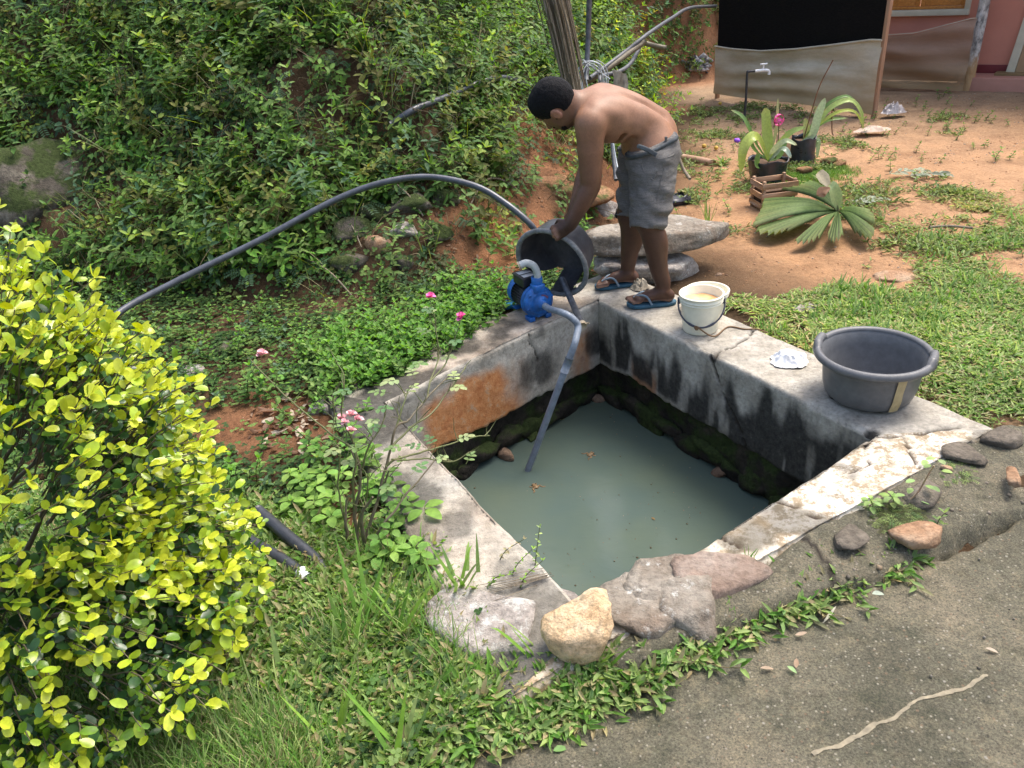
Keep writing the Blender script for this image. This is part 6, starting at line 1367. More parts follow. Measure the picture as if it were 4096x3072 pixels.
shel = empty('shelter_screen', tuple(tA), 'shelter side closed by black net above a sagging dirty beige sheet', 'screen')
def scr(u, z, off): return tA+sd_*(u*sL)+sn_*off+np.array([0, 0, z])
def tzz(px, py): p = vplane(px, py, tA, tB); return (p-tA)@sd_/sL, p[2]
u_ = np.linspace(0, 1, 90); upts = [tzz(*q) for q in ((715, 46), (735, 49), (764, 51), (800, 49), (835, 45), (874, 40))]; ztop = np.interp(u_, [q[0] for q in upts], [q[1] for q in upts])
bpts = [tzz(*q) for q in ((715, 93), (745, 97), (790, 101), (830, 106), (872, 114))]; zbot = np.interp(u_, [q[0] for q in bpts], [q[1] for q in bpts])
nv = 60; V = []
for u, zt, zb in zip(u_, ztop, zbot):
    for v_ in np.linspace(0, 1, nv):
        z = zb+(zt-zb)*v_; sag = .028*math.sin(18*(1-v_)**1.3+2.2*math.sin(math.pi*u))*math.sin(math.pi*min(1, u*1.05))*(.3+.7*v_)+.02*float(vnoise(np.array([u*7, v_*3, 0.]), 3))
        V.append(scr(u, z, .03+sag+.05*math.sin(math.pi*u)*(1-v_)))
link('lower_sheet', mesh_np('lower_sheet', np.array(V), grid_faces(90, nv)), shel, [M['sheet']])
V = [];
for u, zt in zip(u_, ztop):
    for v_ in np.linspace(0, 1, 20): V.append(scr(u, zt-.04+(2.4-zt)*v_, .004+.015*float(vnoise(np.array([u*9, v_*2, 5.]), 4))))
link('black_net', mesh_np('black_net', np.array(V), grid_faces(90, 20)), shel, [M['blackcloth']])
P_ = [scr(u, z+.006, .045+.02*math.sin(math.pi*u)) for u, z in zip(u_, ztop)]; Vt, Ft = tube(P_, .011, 8); link('top_hem', mesh_np('top_hem', Vt, Ft), shel, [M['sheet']])
V, F = boxm((0, 0, 1.15), (.035, .05, 2.5), None, .0, .003); V = V@np.stack([sd_, sn_, [0, 0, 1.]], 1).T+scr(1.0, .0, .0)+[0, 0, -.07]; link('edge_post', mesh_np('edge_post', V, F), shel, [M['oldwood']])
V, F = boxm((0, 0, 1.15), (.035, .05, 2.5), None, .0, .003); V = V@np.stack([sd_, sn_, [0, 0, 1.]], 1).T+scr(.0, .0, -.04)+[0, 0, -.07]; link('edge_post', mesh_np('edge_post', V, F), shel, [M['oldwood']])
V, F = boxm((0, 0, 0), (sL, .05, .05)); V = V@np.stack([sd_, sn_, [0, 0, 1.]], 1).T+scr(.5, 2.38, .0); link('top_rail', mesh_np('top_rail', V, F), shel, [M['oldwood']])
s2A, s2B = G(872, 86, 0), G(963, 90, 0); s2 = empty('sheer_screen', tuple(s2A), 'thin brown see through sheet stretched from the shelter to the veranda post', 'screen')
d2 = s2B-s2A; L2 = np.linalg.norm(d2); d2 /= L2; n2_ = np.array([-d2[1], d2[0], 0]); 
if n2_@(EYE-s2A) < 0: n2_ = -n2_
tp = [vplane(q[0], q[1], s2A, s2B) for q in ((872, 36), (915, 33), (973, 18))]; tp = [((p-s2A)@d2/L2, p[2]) for p in tp]; V = []
for u in np.linspace(-.08, 1.0, 60):
    zt = np.interp(u, [q[0] for q in tp], [q[1] for q in tp])
    for v_ in np.linspace(0, 1, 40): z = -.01+(zt)*v_; V.append(s2A+d2*u*L2+n2_*(.012*math.sin(20*v_+3*u)+.015*math.sin(7*u+9*v_))+np.array([0, 0, z]))
link('sheet', mesh_np('sheet', np.array(V), grid_faces(60, 40)), s2, [M['sheer']])
P_ = [s2A+d2*u*L2+np.array([0, 0, np.interp(u, [q[0] for q in tp], [q[1] for q in tp])]) for u in np.linspace(-.08, 1, 20)]; Vt, Ft = tube(P_, .006, 6); link('hem_cord', mesh_np('hem_cord', Vt, Ft), s2, [M['sheet']])

# ------------------------------------------------------------------ standpipe with white tap
tp0 = G(744, 122, -.04); tap = empty('standpipe_tap', tuple(tp0), 'thin dark water standpipe with a white plastic tap in front of the beige sheet', 'tap')
zt = W(744, 72, tp0[1])[2]; topc = np.array([tp0[0], tp0[1], zt]); rgt = W(760, 72, tp0[1])-W(744, 72, tp0[1]); rgt /= np.linalg.norm(rgt); rgt[2] = 0
tube_obj('riser', [tp0, tp0+(topc-tp0)*.5+[.004, 0, 0], topc-[0, 0, .02], topc+rgt*.018, topc+rgt*.10], .0125, M['blackpipe'], tap, 10, 40)
M['whiteplastic'] = plastic('white_tap_plastic', (.8, .8, .78), .35); tc = topc+rgt*.13
tube_obj('tap_body', [topc+rgt*.08, tc, tc+rgt*.06, tc+rgt*.095+[0, 0, -.012], tc+rgt*.10+[0, 0, -.045]], .0155, M['whiteplastic'], tap, 10, 20)
tube_obj('tap_stem', [tc+rgt*.035, tc+rgt*.035+[0, 0, .055]], .010, M['whiteplastic'], tap, 8, 4); tube_obj('tap_handle', [tc+rgt*0+[0, 0, .06], tc+rgt*.075+[0, 0, .06]], .009, M['whiteplastic'], tap, 8, 4)

# ------------------------------------------------------------------ strap-leaved potted palms
def strap_leaf(name, pts, wmax, col, parent, seed, blunt=.3, fold=.18, m=None):
    P = spline(pts, 18); T_, Nn, Bn = frames(P); t = np.linspace(0, 1, 18); wv = wmax/2*np.interp(t, [0, .15, .45, .8, .95, 1], [.18, .5, 1, .85, .4*(1+blunt), .05+.5*blunt*.3])
    side = np.cross(T_, [.1, -.75, .65]); ln = np.linalg.norm(side, axis=1); side = np.where(ln[:, None] > .15, side/np.maximum(ln, 1e-6)[:, None], Nn)
    sv = side[0]
    for k in range(18):
        s_ = side[k] if side[k]@sv >= 0 else -side[k]; s_ = s_-T_[k]*(s_@T_[k]); sv = s_/np.linalg.norm(s_); side[k] = sv
    up = np.cross(side, T_); V = []; nc = 7
    for c_ in np.linspace(-1, 1, nc): V.append(P+side*(wv*c_)[:, None]+up*(abs(c_)*fold*wv+.0012*((int(round((c_+1)*3))) % 2))[:, None])
    V = np.stack(V, 1).reshape(-1, 3); r = np.random.default_rng(seed); C_ = np.asarray(col)*(1+.12*vnoise(V*9, seed))[:, None]; tipb = sstep(.9, 1, np.repeat(t, nc))[:, None]*r.uniform(0, .8); C_ = C_*(1-tipb)+np.array([.4, .32, .12])*tipb
    return link(name, mesh_np(name, V, grid_faces(18, nc), C_), parent, [m or M['leaf_glossy']])
def bag_pot(name_parent, c, R1, R0, Hh, m, seed, rims=.01):
    a = np.linspace(0, 2*math.pi, 48, endpoint=False); t = np.array([0, .3, .6, .85, 1, 1.03, 1.0, .9]); V = []
    for i, tt_ in enumerate(t):
        rad = (R0+(R1-R0)*min(tt_, 1)-(.012 if i >= 6 else 0)); rr = rad*(1+.06*vnoise(np.stack([np.cos(a)*2.5, np.sin(a)*2.5, 0*a+tt_*2], -1), seed)); V.append(np.stack([rr*np.cos(a), rr*np.sin(a), tt_*Hh+rims*np.sin(a*5+seed)*(tt_ > .8)], 1))
    V = np.array(V).reshape(-1, 3)+c; link('grow_bag', mesh_np('grow_bag', V, grid_faces(8, 48, True)), name_parent, [m])
    V, F = lathe([(.001, Hh*.86), (R1*.97, Hh*.84)], 40); V[:, 2] += .01*fbm(V, 20, 2, 5); link('potting_soil', mesh_np('potting_soil', V+c, F), name_parent, [M['soil']])
M['soil'] = simple('potting_soil', (.06, .035, .02), (.12, .07, .04), 30, .95); M['bag'] = plastic('black_grow_bag', (.02, .022, .03), .3, .6, (2.2, .6), 12)
pc_ = G(767, 180, -.04)+[0, 0, 0]; pp = empty('potted_palm', tuple(pc_), 'pale green strap leaved palm seedling in a black grow bag behind the crate', 'potted plant', 'palm seedlings in grow bags')
bag_pot(pp, pc_, .155, .135, .17, M['bag'], 3); b0 = pc_+[0, 0, .15]; Yp = pc_[1]
def pw(x, y, dy=0.): return W(x, y, Yp+dy)
gl, gy, gd = (.33, .44, .13), (.38, .46, .10), (.15, .26, .07)
strap_leaf('leaf', [b0+[0, 0, 0], pw(767, 140), pw(765, 108)], .10, gl, pp, 1, .9); strap_leaf('leaf', [b0, pw(760, 140, -.05), pw(752, 137, -.1), pw(743, 150, -.14), pw(741, 172, -.16)], .085, gy, pp, 2)
strap_leaf('leaf', [b0, pw(775, 150, -.05), pw(790, 133, -.1), pw(805, 127, -.14)], .05, gl, pp, 3); strap_leaf('leaf', [b0, pw(772, 152, -.1), pw(785, 141, -.16), pw(797, 145, -.18)], .045, (.45, .52, .3), pp, 4)
strap_leaf('leaf', [b0, pw(757, 145, .03), pw(749, 128, .05), pw(742, 116, .07), pw(731, 110, .08)], .035, gd, pp, 5); strap_leaf('leaf', [b0, pw(755, 150, -.05), pw(748, 138, -.08), pw(741, 142, -.1)], .04, gd, pp, 6)
strap_leaf('leaf', [b0, pw(780, 155, 0), pw(787, 135, .05), pw(795, 130, .08)], .045, gd, pp, 7); strap_leaf('leaf', [b0, pw(776, 130, .03), pw(778, 98, .05)], .028, (.4, .42, .2), pp, 8); strap_leaf('leaf', [b0+[-.06, -.05, -.03], pw(757, 165, -.12), pw(758, 152, -.12)], .05, gd, pp, 9)
strap_leaf('leaf', [b0, pw(780, 150, -.1), pw(786, 150, -.15), pw(791, 158, -.18)], .05, (.35, .45, .36), pp, 10)
fp_ = pw(779, 120, -.02); fl_ = empty('flower_stalk', tuple(pc_), 'bright pink ball shaped flower head rising beside the potted palm', 'flower')
tube_obj('stalk', [b0+[.05, 0, 0], pw(778, 145, -.02), fp_], .004, M['greenstem'], fl_, 6, 12); M['pinkfl'] = simple('pink_petal', (.75, .06, .28), (.85, .2, .45), 60, .6); rp_ = np.random.default_rng(3)
for k in range(26):
    d_ = rp_.normal(size=3); d_ /= np.linalg.norm(d_); t = T(); Vl, Ql, Tl = leaf_verts(.034, .026, .3, .2); B_ = basis(d_); Vl = Vl-[.015, 0, 0]; link('petal', mesh_np('petal', Vl@B_.T+fp_+d_*.036*np.array([1, 1, 1.25]), np.array(Ql)), fl_, [M['pinkfl']])
pc2 = G(800, 161, -.04); pp2 = empty('potted_palm', tuple(pc2), 'second palm seedling with arching leaves in a leaning torn black bag', 'potted plant', 'palm seedlings in grow bags')
bag_pot(pp2, pc2, .115, .12, .2, M['bag'], 9); b2 = pc2+[0, 0, .17]; Yp = pc2[1]
V, F = boxm(W(783, 150, Yp-.12), (.12, .015, .27), None, .004, .003); link('cardboard_flap', mesh_np('cardboard_flap', V, F), pp2, [M['crate']])
for i, (pts, wv, c_) in enumerate([([(812, 135), (818, 115), (825, 98)], .075, (.4, .5, .3)), ([(815, 128), (830, 108), (850, 100), (861, 112), (863, 130)], .045, gl), ([(818, 125), (838, 112), (855, 112), (864, 128)], .03, gy), ([(812, 130), (828, 120), (848, 118)], .035, gd), ([(806, 140), (806, 128), (805, 118)], .07, (.42, .47, .2)), ([(810, 150), (818, 140), (817, 158)], .05, (.3, .42, .22)), ([(815, 120), (828, 104), (846, 96), (858, 104)], .03, gd)]):
    strap_leaf('leaf', [b2]+[W(x, y, Yp+.02*i-.06) for x, y in pts], wv, c_, pp2, 20+i)
for pts in ([(802, 145), (812, 110), (820, 85), (833, 60)], [(832, 108), (832, 130), (833, 135)]): tube_obj('dry_stem', [W(x, y, Yp) for x, y in pts], .0045, M['rust'], pp2, 6, 20)
# small crate with seedlings
cc = G(772, 207, -.04); cr = empty('crate', tuple(cc), 'small wooden crate of seedlings in front of the potted palm', 'crate'); hC = .15; ca_ = .12; Rc = rotz(ca_)
def cbox(name, c, s, m, b=.002): V, F = boxm(c, s, None, .0008, b); link(name, mesh_np(name, V@Rc.T+cc, F), cr, [m])
for z in (.045, .115, .185): cbox('slat', (0, -.10, z), (.27, .012, .036), M['crate']); cbox('slat', (0, .10, z), (.27, .012, .036), M['crate'])
for z in (.045, .115, .185): cbox('slat', (-.13, 0, z), (.012, .185, .036), M['crate']); cbox('slat', (.13, 0, z), (.012, .185, .036), M['crate'])
for sx in (-1, 1):
    for sy in (-1, 1): cbox('corner_post', (.115*sx, .085*sy, .11), (.02, .02, .22), M['crate'])
cbox('bottom', (0, 0, .012), (.24, .18, .01), M['crate']); cbox('soil_fill', (0, 0, .08), (.22, .165, .13), M['soil'])
V, F = boxm(W(798, 211, cc[1]-.16), (.18, .10, .07), rotz(.4), .012, .02); o = link('plastic_bag', mesh_np('plastic_bag', V, F), None, [M['bag']]); tag(o, 'crumpled black plastic bag beside the crate under the palm leaf', 'plastic bag', 'crumpled black plastic')
V, F = boxm(hit(672, 204)+[0, 0, .02], (.26, .14, .05), rotz(.3), .02, .02); o = link('plastic_bag', mesh_np('plastic_bag', V, F), None, [M['bag']]); tag(o, 'crumpled black plastic sheet behind the stone slab', 'plastic bag', 'crumpled black plastic')
V, F = boxm(hit(668, 196)+[0, 0, .06], (.09, .01, .12), rotz(.3)@basis([.2, .3, 1]), .0, .001); o = link('paper', mesh_np('paper', V, F), None, [M['white_cloth']]); tag(o, 'folded white paper standing behind the knee of the man', 'paper')
o = cloth('plastic_bag', G(893, 113), (.26, .18), 41, simple('clear_film', (.42, .38, .36), (.28, .25, .24), 40, .25, .6), 'crumpled clear plastic bag on the bare yard in front of the house', 'plastic bag', .11); 
o = cloth('paper_scrap', G(872, 131), (.34, .16), 47, simple('pale_card', (.6, .48, .38), (.45, .33, .24), 20, .8), 'crushed pale cardboard scrap on the grass behind the palms', 'cardboard', .05)
for x, y, s_, lb in ((858, 113, .16, 'brown dead leaf curl beside the foot of the shelter screen'),): o = cloth('dead_leaf', G(x, y), (s_, s_*.8), 51, M['litter'], lb, 'leaf', .05)
for i, (x, y, s_) in enumerate([(829, 161, .12), (842, 163, .12), (804, 171, .14), (782, 160, .1)]): rock('earth_clod', G(x, y, -.02), (s_*1.3, s_, s_*.6), 150+i, M['rock_red'], i, (0, 0), ['round clod of earth left of the pair on the yard', 'round clod of earth at the right of the pair', 'dark clod of earth between the grow bag and the moss patch', 'small clod of earth behind the grow bag'][i], 'clod', group='clods of earth on the yard', sub=3)
o = tube_obj('stick', [G(930, 227, .01), G(950, 226, .015), G(973, 228, .01)], .008, M['fibre_pale'], None, 6, 10); tag(o, 'straight pale stick lying on the grass at the right', 'stick', 'loose sticks on the yard')
o = tube_obj('stick', [W(679, 158, 5.2), W(684, 170, 5.15), W(690, 179, 5.05)], .011, M['fibre_pale'], None, 6, 10); tag(o, 'short stick standing on the ground behind the shorts of the man', 'stick', 'loose sticks on the yard')
o = tube_obj('log', [hit(683, 160, .02), hit(700, 163, .02), hit(714, 165, .01)], .035, M['oldwood'], None, 10, 10); tag(o, 'pale log lying behind the slab at the edge of the yard', 'log')
for i, (x, y) in enumerate([(905, 178), (885, 176), (846, 207)]):     # fallen compound leaves
    e = empty('fallen_sprig', tuple(G(x, y)), ['curled grey green fallen sprig on the bare clay, upper one', 'fallen sprig of silvery leaves beside the upper one', 'fallen sprig of silvery leaves right of the big palm leaf'][i], 'leaf', 'fallen leaf sprigs'); r = np.random.default_rng(i+60)
    c0 = G(x, y, -.03); az = r.uniform(-.6, .6); P = spline([c0+[0, 0, .01], c0+np.array([.14*math.cos(az), .14*math.sin(az), .03]), c0+np.array([.3*math.cos(az+.2), .3*math.sin(az+.2), .01])], 9); tube_obj('stalk', P, .003, M['stem'], e, 5, 9)
    for k in range(1, 9):
        for s_ in (-1, 1): t = T(); add_leaf(t, P[k], az+s_*.9+r.normal(0, .2), r.uniform(-.05, .3), .085, .03, (.36, .4, .3), r.normal(0, .5)); t.done(); tmesh('leaflet', t, M['leaf'], e)
# ------------------------------------------------------------------ the big fan palm leaf
pf = empty('fan_palm_leaf', tuple(G(843, 218)), 'big cut fan palm leaf spread flat on the bare clay with a cut stalk', 'palm leaf')
hub = G(838, 211, .06); rF = np.random.default_rng(14)
# rays given as picture points on the ground: outline of the leaf, left round to the right
lobes = [([(763, 201), (761, 207), (760, 212), (756, 220), (753, 227)], 14, .06), ([(781, 190), (791, 190), (800, 187), (809, 183), (818, 187)], 9, .12), ([(754, 229), (757, 234), (768, 236), (778, 235), (788, 232)], 6, .03), ([(793, 243), (801, 245), (810, 244), (819, 240)], 5, .02), ([(826, 238), (830, 243), (835, 244), (844, 236)], 5, .02), ([(855, 234), (864, 239), (872, 240), (875, 230)], 5, .03), ([(875, 226), (875, 220), (868, 212)], 4, .06)]
for li, (rim_, nr, lift) in enumerate(lobes):
    R_ = spline([G(x, y, lift) for x, y in rim_], nr*2+1)
    V, Fq, C_ = [], [], []; ns = 9; s = np.linspace(0.03, 1, ns)
    for j in range(nr*2+1):
        tip = hub+(R_[j]-hub)*(1-.05*rF.uniform()*(j % 2)); z = hub[2]*(1-s)+tip[2]*s+.03*np.sin(s*math.pi)*(1 if li in (0, 1) else .4); P = hub+(tip-hub)*s[:, None]; P[:, 2] = z+(.03 if j % 2 else -.0)*np.minimum(1, s*3)*(1+.4*rF.normal()*.3)
        V.append(P); c_ = np.array([.14, .22, .07]) if j % 2 else np.array([.02, .05, .016]); C_.append(np.clip(c_*(1.1 if li in (3, 4) else 1)*(1+.25*vnoise(P*6, 4))[:, None]+s[:, None]**3*np.array([.05, .03, .01])*rF.uniform(0, 2), .01, 1))
    o = link('leaf_segment', mesh_np('leaf_segment', np.array(V).reshape(-1, 3), grid_faces(nr*2+1, ns), np.array(C_).reshape(-1, 3), False), pf, [M['leaf']])
tube_obj('leaf_stalk', [hub+[0, 0, -.01], W(834, 200, hub[1]+.0), W(828, 185, hub[1]+.05), W(822, 173, hub[1]+.08)], .016, M['greenstem'], pf, 8, 20)
strap_leaf('torn_segment', [hub, W(837, 202, hub[1]-.02), W(833, 190, hub[1]-.03), W(829, 185, hub[1]-.03)], .11, (.3, .38, .17), pf, 71, .8); strap_leaf('torn_segment', [W(830, 188, hub[1]-.03), W(823, 178, hub[1]), W(818, 172, hub[1]+.02)], .09, (.42, .36, .24), pf, 72, .9); strap_leaf('torn_segment', [W(830, 188, hub[1]-.05), W(822, 192, hub[1]-.06), W(820, 197, hub[1]-.07)], .07, (.28, .15, .08), pf, 73, .9)
# ------------------------------------------------------------------ yellow-green hedge bush, lower left
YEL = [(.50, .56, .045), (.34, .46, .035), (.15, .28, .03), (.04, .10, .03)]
rb = np.random.default_rng(2024)
bush = empty('hedge_bush', tuple(G(-30, 640, -.05)), 'large foreground hedge bush with bright yellow green leaves at the lower left', 'bush')
EL = [(W(-10, 500, 1.72), np.array([.60, .55, .62])), (W(-90, 420, 1.9), np.array([.62, .5, .66])), (W(135, 575, 1.72), np.array([.36, .36, .34])), (W(60, 640, 1.50), np.array([.46, .38, .36])), (W(75, 440, 2.0), np.array([.32, .38, .34]))]
bbase = G(-20, 650, -.05)
def eld(p): return min(np.linalg.norm((p-c)/r_)-1 for c, r_ in EL)
lv = []                                                # leaf records: position, frame, length, colour class
tw = []; n_t = 0; tries = 0
while n_t < 1500 and tries < 60000:
    tries += 1; c, r_ = EL[rb.choice(len(EL), p=[.32, .2, .18, .18, .12])]; d = rb.normal(size=3); d /= np.linalg.norm(d)
    if d[2] < -.55: continue
    p = c+d*r_*(rb.uniform(.80, 1.03) if rb.uniform() < .75 else rb.uniform(.45, .85))
    if p[2] < .03 or eld(p) < -.32: continue
    depth = (p-EYE)@FW
    if depth < .9: continue
    if d@(EYE-p) < -.55*np.linalg.norm(EYE-p): continue
    n_t += 1; inn = (bbase+[0, 0, .35]-p); inn /= np.linalg.norm(inn); L = rb.uniform(.16, .34); q = p+inn*L+np.array([0, 0, -.03]); P = spline([q, (p+q)/2+rb.normal(0, .015, 3)+[0, 0, .02], p], 8); tw.append((P, d))
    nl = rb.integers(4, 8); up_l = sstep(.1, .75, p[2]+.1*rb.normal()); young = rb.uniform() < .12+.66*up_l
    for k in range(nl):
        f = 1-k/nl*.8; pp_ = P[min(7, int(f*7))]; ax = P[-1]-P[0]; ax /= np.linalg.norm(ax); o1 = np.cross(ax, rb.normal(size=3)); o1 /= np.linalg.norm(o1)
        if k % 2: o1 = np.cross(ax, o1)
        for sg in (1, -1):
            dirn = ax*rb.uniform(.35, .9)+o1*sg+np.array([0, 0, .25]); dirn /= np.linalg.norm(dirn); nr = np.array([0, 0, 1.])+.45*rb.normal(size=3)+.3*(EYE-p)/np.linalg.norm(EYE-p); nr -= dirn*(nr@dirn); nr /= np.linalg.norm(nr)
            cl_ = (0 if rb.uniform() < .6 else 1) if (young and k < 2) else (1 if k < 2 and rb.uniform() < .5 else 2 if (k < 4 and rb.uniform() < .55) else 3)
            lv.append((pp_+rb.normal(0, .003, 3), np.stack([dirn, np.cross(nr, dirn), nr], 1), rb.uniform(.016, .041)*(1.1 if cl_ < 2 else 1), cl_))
    if young:
        ax = P[-1]-P[0]; ax /= np.linalg.norm(ax); nr = np.array([.1, -.3, 1.]); nr -= ax*(nr@ax); nr /= np.linalg.norm(nr); lv.append((P[-1], np.stack([ax, np.cross(nr, ax), nr], 1), rb.uniform(.03, .042), 0))
shapes = []
for i in range(5):
    V, Q, Tr = leaf_verts(1, .5+.04*i, .22+.05*(i % 3), .1+.08*(i % 3), True, .9); V[:, 2] += .03*np.sin(V[:, 0]*5+i); shapes.append((V, np.array(Q), np.array(Tr)))
leafmesh = {}
for i, (V, Q, Tr) in enumerate(shapes):
    for c_ in range(4):
        for vv in range(2):
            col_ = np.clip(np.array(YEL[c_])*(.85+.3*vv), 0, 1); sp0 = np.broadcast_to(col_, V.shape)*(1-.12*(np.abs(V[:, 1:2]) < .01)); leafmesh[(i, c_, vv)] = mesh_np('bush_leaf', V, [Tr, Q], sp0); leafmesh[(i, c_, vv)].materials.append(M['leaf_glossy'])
scr_sz = []
for (p, B, L, c_) in lv:
    x, y, z = proj(p+B[:, 0]*L*.5); vis = 0 < x < 1024 and 0 < y < 768; facing = abs(B[:, 2]@(EYE-p))/np.linalg.norm(EYE-p); ins = eld(p); scr_sz.append((L/z*facing)*(1 if vis else 0)*(1.6 if ins > -.12 else .3))
order_ = np.argsort(-np.array(scr_sz)); top300 = set(order_[:300].tolist()); Vs, Qs, Ts, Cs, o_n = [], [], [], [], 0
for i, (p, B, L, c_) in enumerate(lv):
    if i in top300:
        ob = bpy.data.objects.new('leaf', leafmesh[(i % 5, c_, (i//5) % 2)]); COL.objects.link(ob); ob.parent = bush
        m4 = Matrix.Identity(4)
        for a in range(3):
            for b in range(3): m4[a][b] = B[a, b]*L
            m4[a][3] = p[a]-bush.location[a]
        ob.matrix_basis = m4
    else:
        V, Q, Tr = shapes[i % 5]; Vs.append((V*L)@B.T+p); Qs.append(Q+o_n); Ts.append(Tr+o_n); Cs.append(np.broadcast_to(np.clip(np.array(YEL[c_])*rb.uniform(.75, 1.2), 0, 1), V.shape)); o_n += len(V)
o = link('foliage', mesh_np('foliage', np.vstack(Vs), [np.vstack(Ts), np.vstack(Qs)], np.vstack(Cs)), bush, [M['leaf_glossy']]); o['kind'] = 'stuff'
V, F, _ = join([tube(P, np.linspace(.0028, .0012, 8), 4, False) for P, d in tw]); o = link('twigs', mesh_np('twigs', V, F), bush, [M['stem']]); o['kind'] = 'stuff'
for k in range(16):
    P0, d = tw[rb.integers(len(tw))]; e_ = P0[0]; V, F = tube(spline([bbase+rb.normal(0, .05, 3)*[1, 1, 0], (bbase+e_)/2+rb.normal(0, .05, 3)+[0, 0, .06], e_], 14), np.linspace(.013, .004, 14), 8); link('branch', mesh_np('branch', V, F), bush, [M['stem']])

# ------------------------------------------------------------------ thorny rose bush
def r6(x, y): return (1150+.4822*x)/4, (1500+.4822*y)/4
rb0 = G(*r6(600, 1480), -.05); Y0 = rb0[1]
rose = empty('rose_bush', tuple(rb0), 'sparse thorny rose bush with thin bare stems and pink flowers left of the tank', 'rose bush')
def rw_(x, y, dy=0.): return W(*r6(x, y), Y0+dy)
stems = [([(600, 1480, 0), (570, 1300, .02), (560, 1150, .03), (610, 900, .05), (600, 780, .06), (540, 640, .08), (500, 570, .1)], .0075), ([(640, 1480, 0), (625, 1300, -.02), (620, 1150, -.03), (700, 1010, -.03)], .009), ([(520, 1500, .02), (490, 1300, .05), (480, 1200, .06), (500, 1000, .1)], .008),
    ([(660, 1470, 0), (760, 1280, .0), (900, 1100, .05), (1000, 970, .1), (1230, 700, .2)], .0055), ([(620, 1400, 0), (740, 1060, .05), (770, 900, .08), (850, 640, .12), (900, 430, .15), (1010, 370, .2), (1160, 180, .3), (1340, 10, .4)], .006),
    ([(850, 620, .12), (1000, 460, .2), (1200, 310, .3), (1330, 130, .4), (1480, -60, .5)], .0045), ([(810, 760, .1), (900, 700, .12), (1100, 640, .2), (1300, 590, .3), (1540, 515, .4), (1680, 505, .45)], .0045), ([(860, 710, .1), (1150, 700, .2), (1330, 720, .25), (1420, 705, .28), (1500, 640, .3)], .003),
    ([(560, 1150, .03), (545, 900, .03), (560, 640, .05), (380, 500, .1), (150, 310, .2), (0, 190, .3), (-330, -150, .5)], .0045), ([(610, 900, .05), (560, 600, .1), (450, 330, .12), (480, 60, .15), (400, -130, .2)], .004), ([(605, 800, .06), (680, 600, .06), (780, 430, .1), (820, 330, .12)], .004), ([(740, 1060, .05), (820, 850, .05), (840, 790, .05)], .005), ([(480, 1230, .06), (420, 950, .1), (430, 640, .15), (380, 560, .2)], .004), ([(560, 1320, .02), (660, 1000, 0), (670, 820, 0)], .004), ([(900, 430, .15), (960, 260, .2), (1000, 120, .25)], .0035), ([(1160, 180, .3), (1180, 60, .35), (1250, -140, .45), (1230, -420, .5), (1180, -640, .55)], .0035), ([(1180, 60, .35), (1330, -120, .45), (1400, -340, .5), (1440, -450, .52)], .0032), ([(450, 60, .15), (380, 200, .15), (410, 420, .12)], .003)]
tips = []
for pts, r0 in stems:
    P = spline([rw_(*q) for q in pts], 40); P = P+.004*np.stack([vnoise(P*22, k) for k in range(3)], 1); V, F = tube(P, np.linspace(r0, r0*.45, 40), 7); link('stem', mesh_np('stem', V, F), rose, [M['stem'] if r0 > .0048 else M['greenstem']]); tips.append(P)
rr_ = np.random.default_rng(9)
for P in tips:                      # short side twigs
    for k in range(5):
        i = rr_.integers(8, 39); d = rr_.normal(size=3)*.5+[0, 0, .8]; d /= np.linalg.norm(d); l = rr_.uniform(.03, .10); V, F = tube([P[i], P[i]+d*l*.5+rr_.normal(0, .005, 3), P[i]+d*l], np.linspace(.0022, .0009, 3), 5); link('twig', mesh_np('twig', V, F), rose, [M['greenstem']])
def rose_leaf(p, seed, L=.03, col=None):
    r = np.random.default_rng(seed); t = T(); c = np.array(col if col is not None else [(.2, .3, .12), (.34, .42, .2), (.13, .24, .1)][seed % 3]); az = r.uniform(0, 6.28); ax = np.array([math.cos(az), math.sin(az), .2]); add_stem(t, [np.zeros(3), ax*.05], .0009, .0006, (.15, .2, .07))
    add_leaf(t, ax*.05, az, .1, L, L*.65, jitc(c, r, .1), detail=True, blunt=.6)
    for f in (.45, .85):
        for s_ in (-1, 1): add_leaf(t, ax*.05*f, az+s_*1.2, .1, L*.85, L*.55, jitc(c, r, .1), detail=True, blunt=.6)
    t.done(); t.V = t.V+p; tmesh('leaf_spray', t, M['leaf'], rose)
for i, (x, y, dy) in enumerate([(1370, 70, .42), (1340, 100, .42), (985, 170, .25), (1160, 470, .3), (1380, 540, .35), (1230, 590, .3), (1480, 740, .3), (1310, 650, .28), (1150, 600, .2), (860, 150, .2), (730, 350, .1), (700, 290, .1), (560, 560, .1), (450, 600, .15), (1020, 830, .05), (980, 590, .1), (1260, -150, .5), (1400, -300, .5), (1200, -330, .5), (1240, -500, .5), (1150, -560, .55), (990, -80, .3), (940, 30, .2), (620, 470, .1), (360, 470, .15), (480, 690, .1), (850, 940, .05), (880, 890, .05), (1060, 30, .3), (570, 120, .1)]):
    rose_leaf(rw_(x, y, dy), 30+i, rr_.uniform(.026, .036), (.4, .48, .22) if i in (0, 1, 2) else None)
M['petal'] = simple('rose_petal', (.8, .3, .36), (.85, .62, .62), 90, .6); M['petal_hot'] = simple('hot_rose_petal', (.8, .06, .35), (.85, .3, .5), 90, .6)
def flower(p, s, m, seed):
    r = np.random.default_rng(seed); bx = []
    for k in range(9): V, Q, Tr = leaf_verts(s, s*.95, .5, -.3 if k % 2 else .2, True, .9); bx.append((V@orient(k*2.1, r.uniform(.1, 1.1)).T+p, [np.array(Q), np.array(Tr)]))
    V, F, _ = join(bx); return link('flower', mesh_np('flower', V, F), rose, [m])
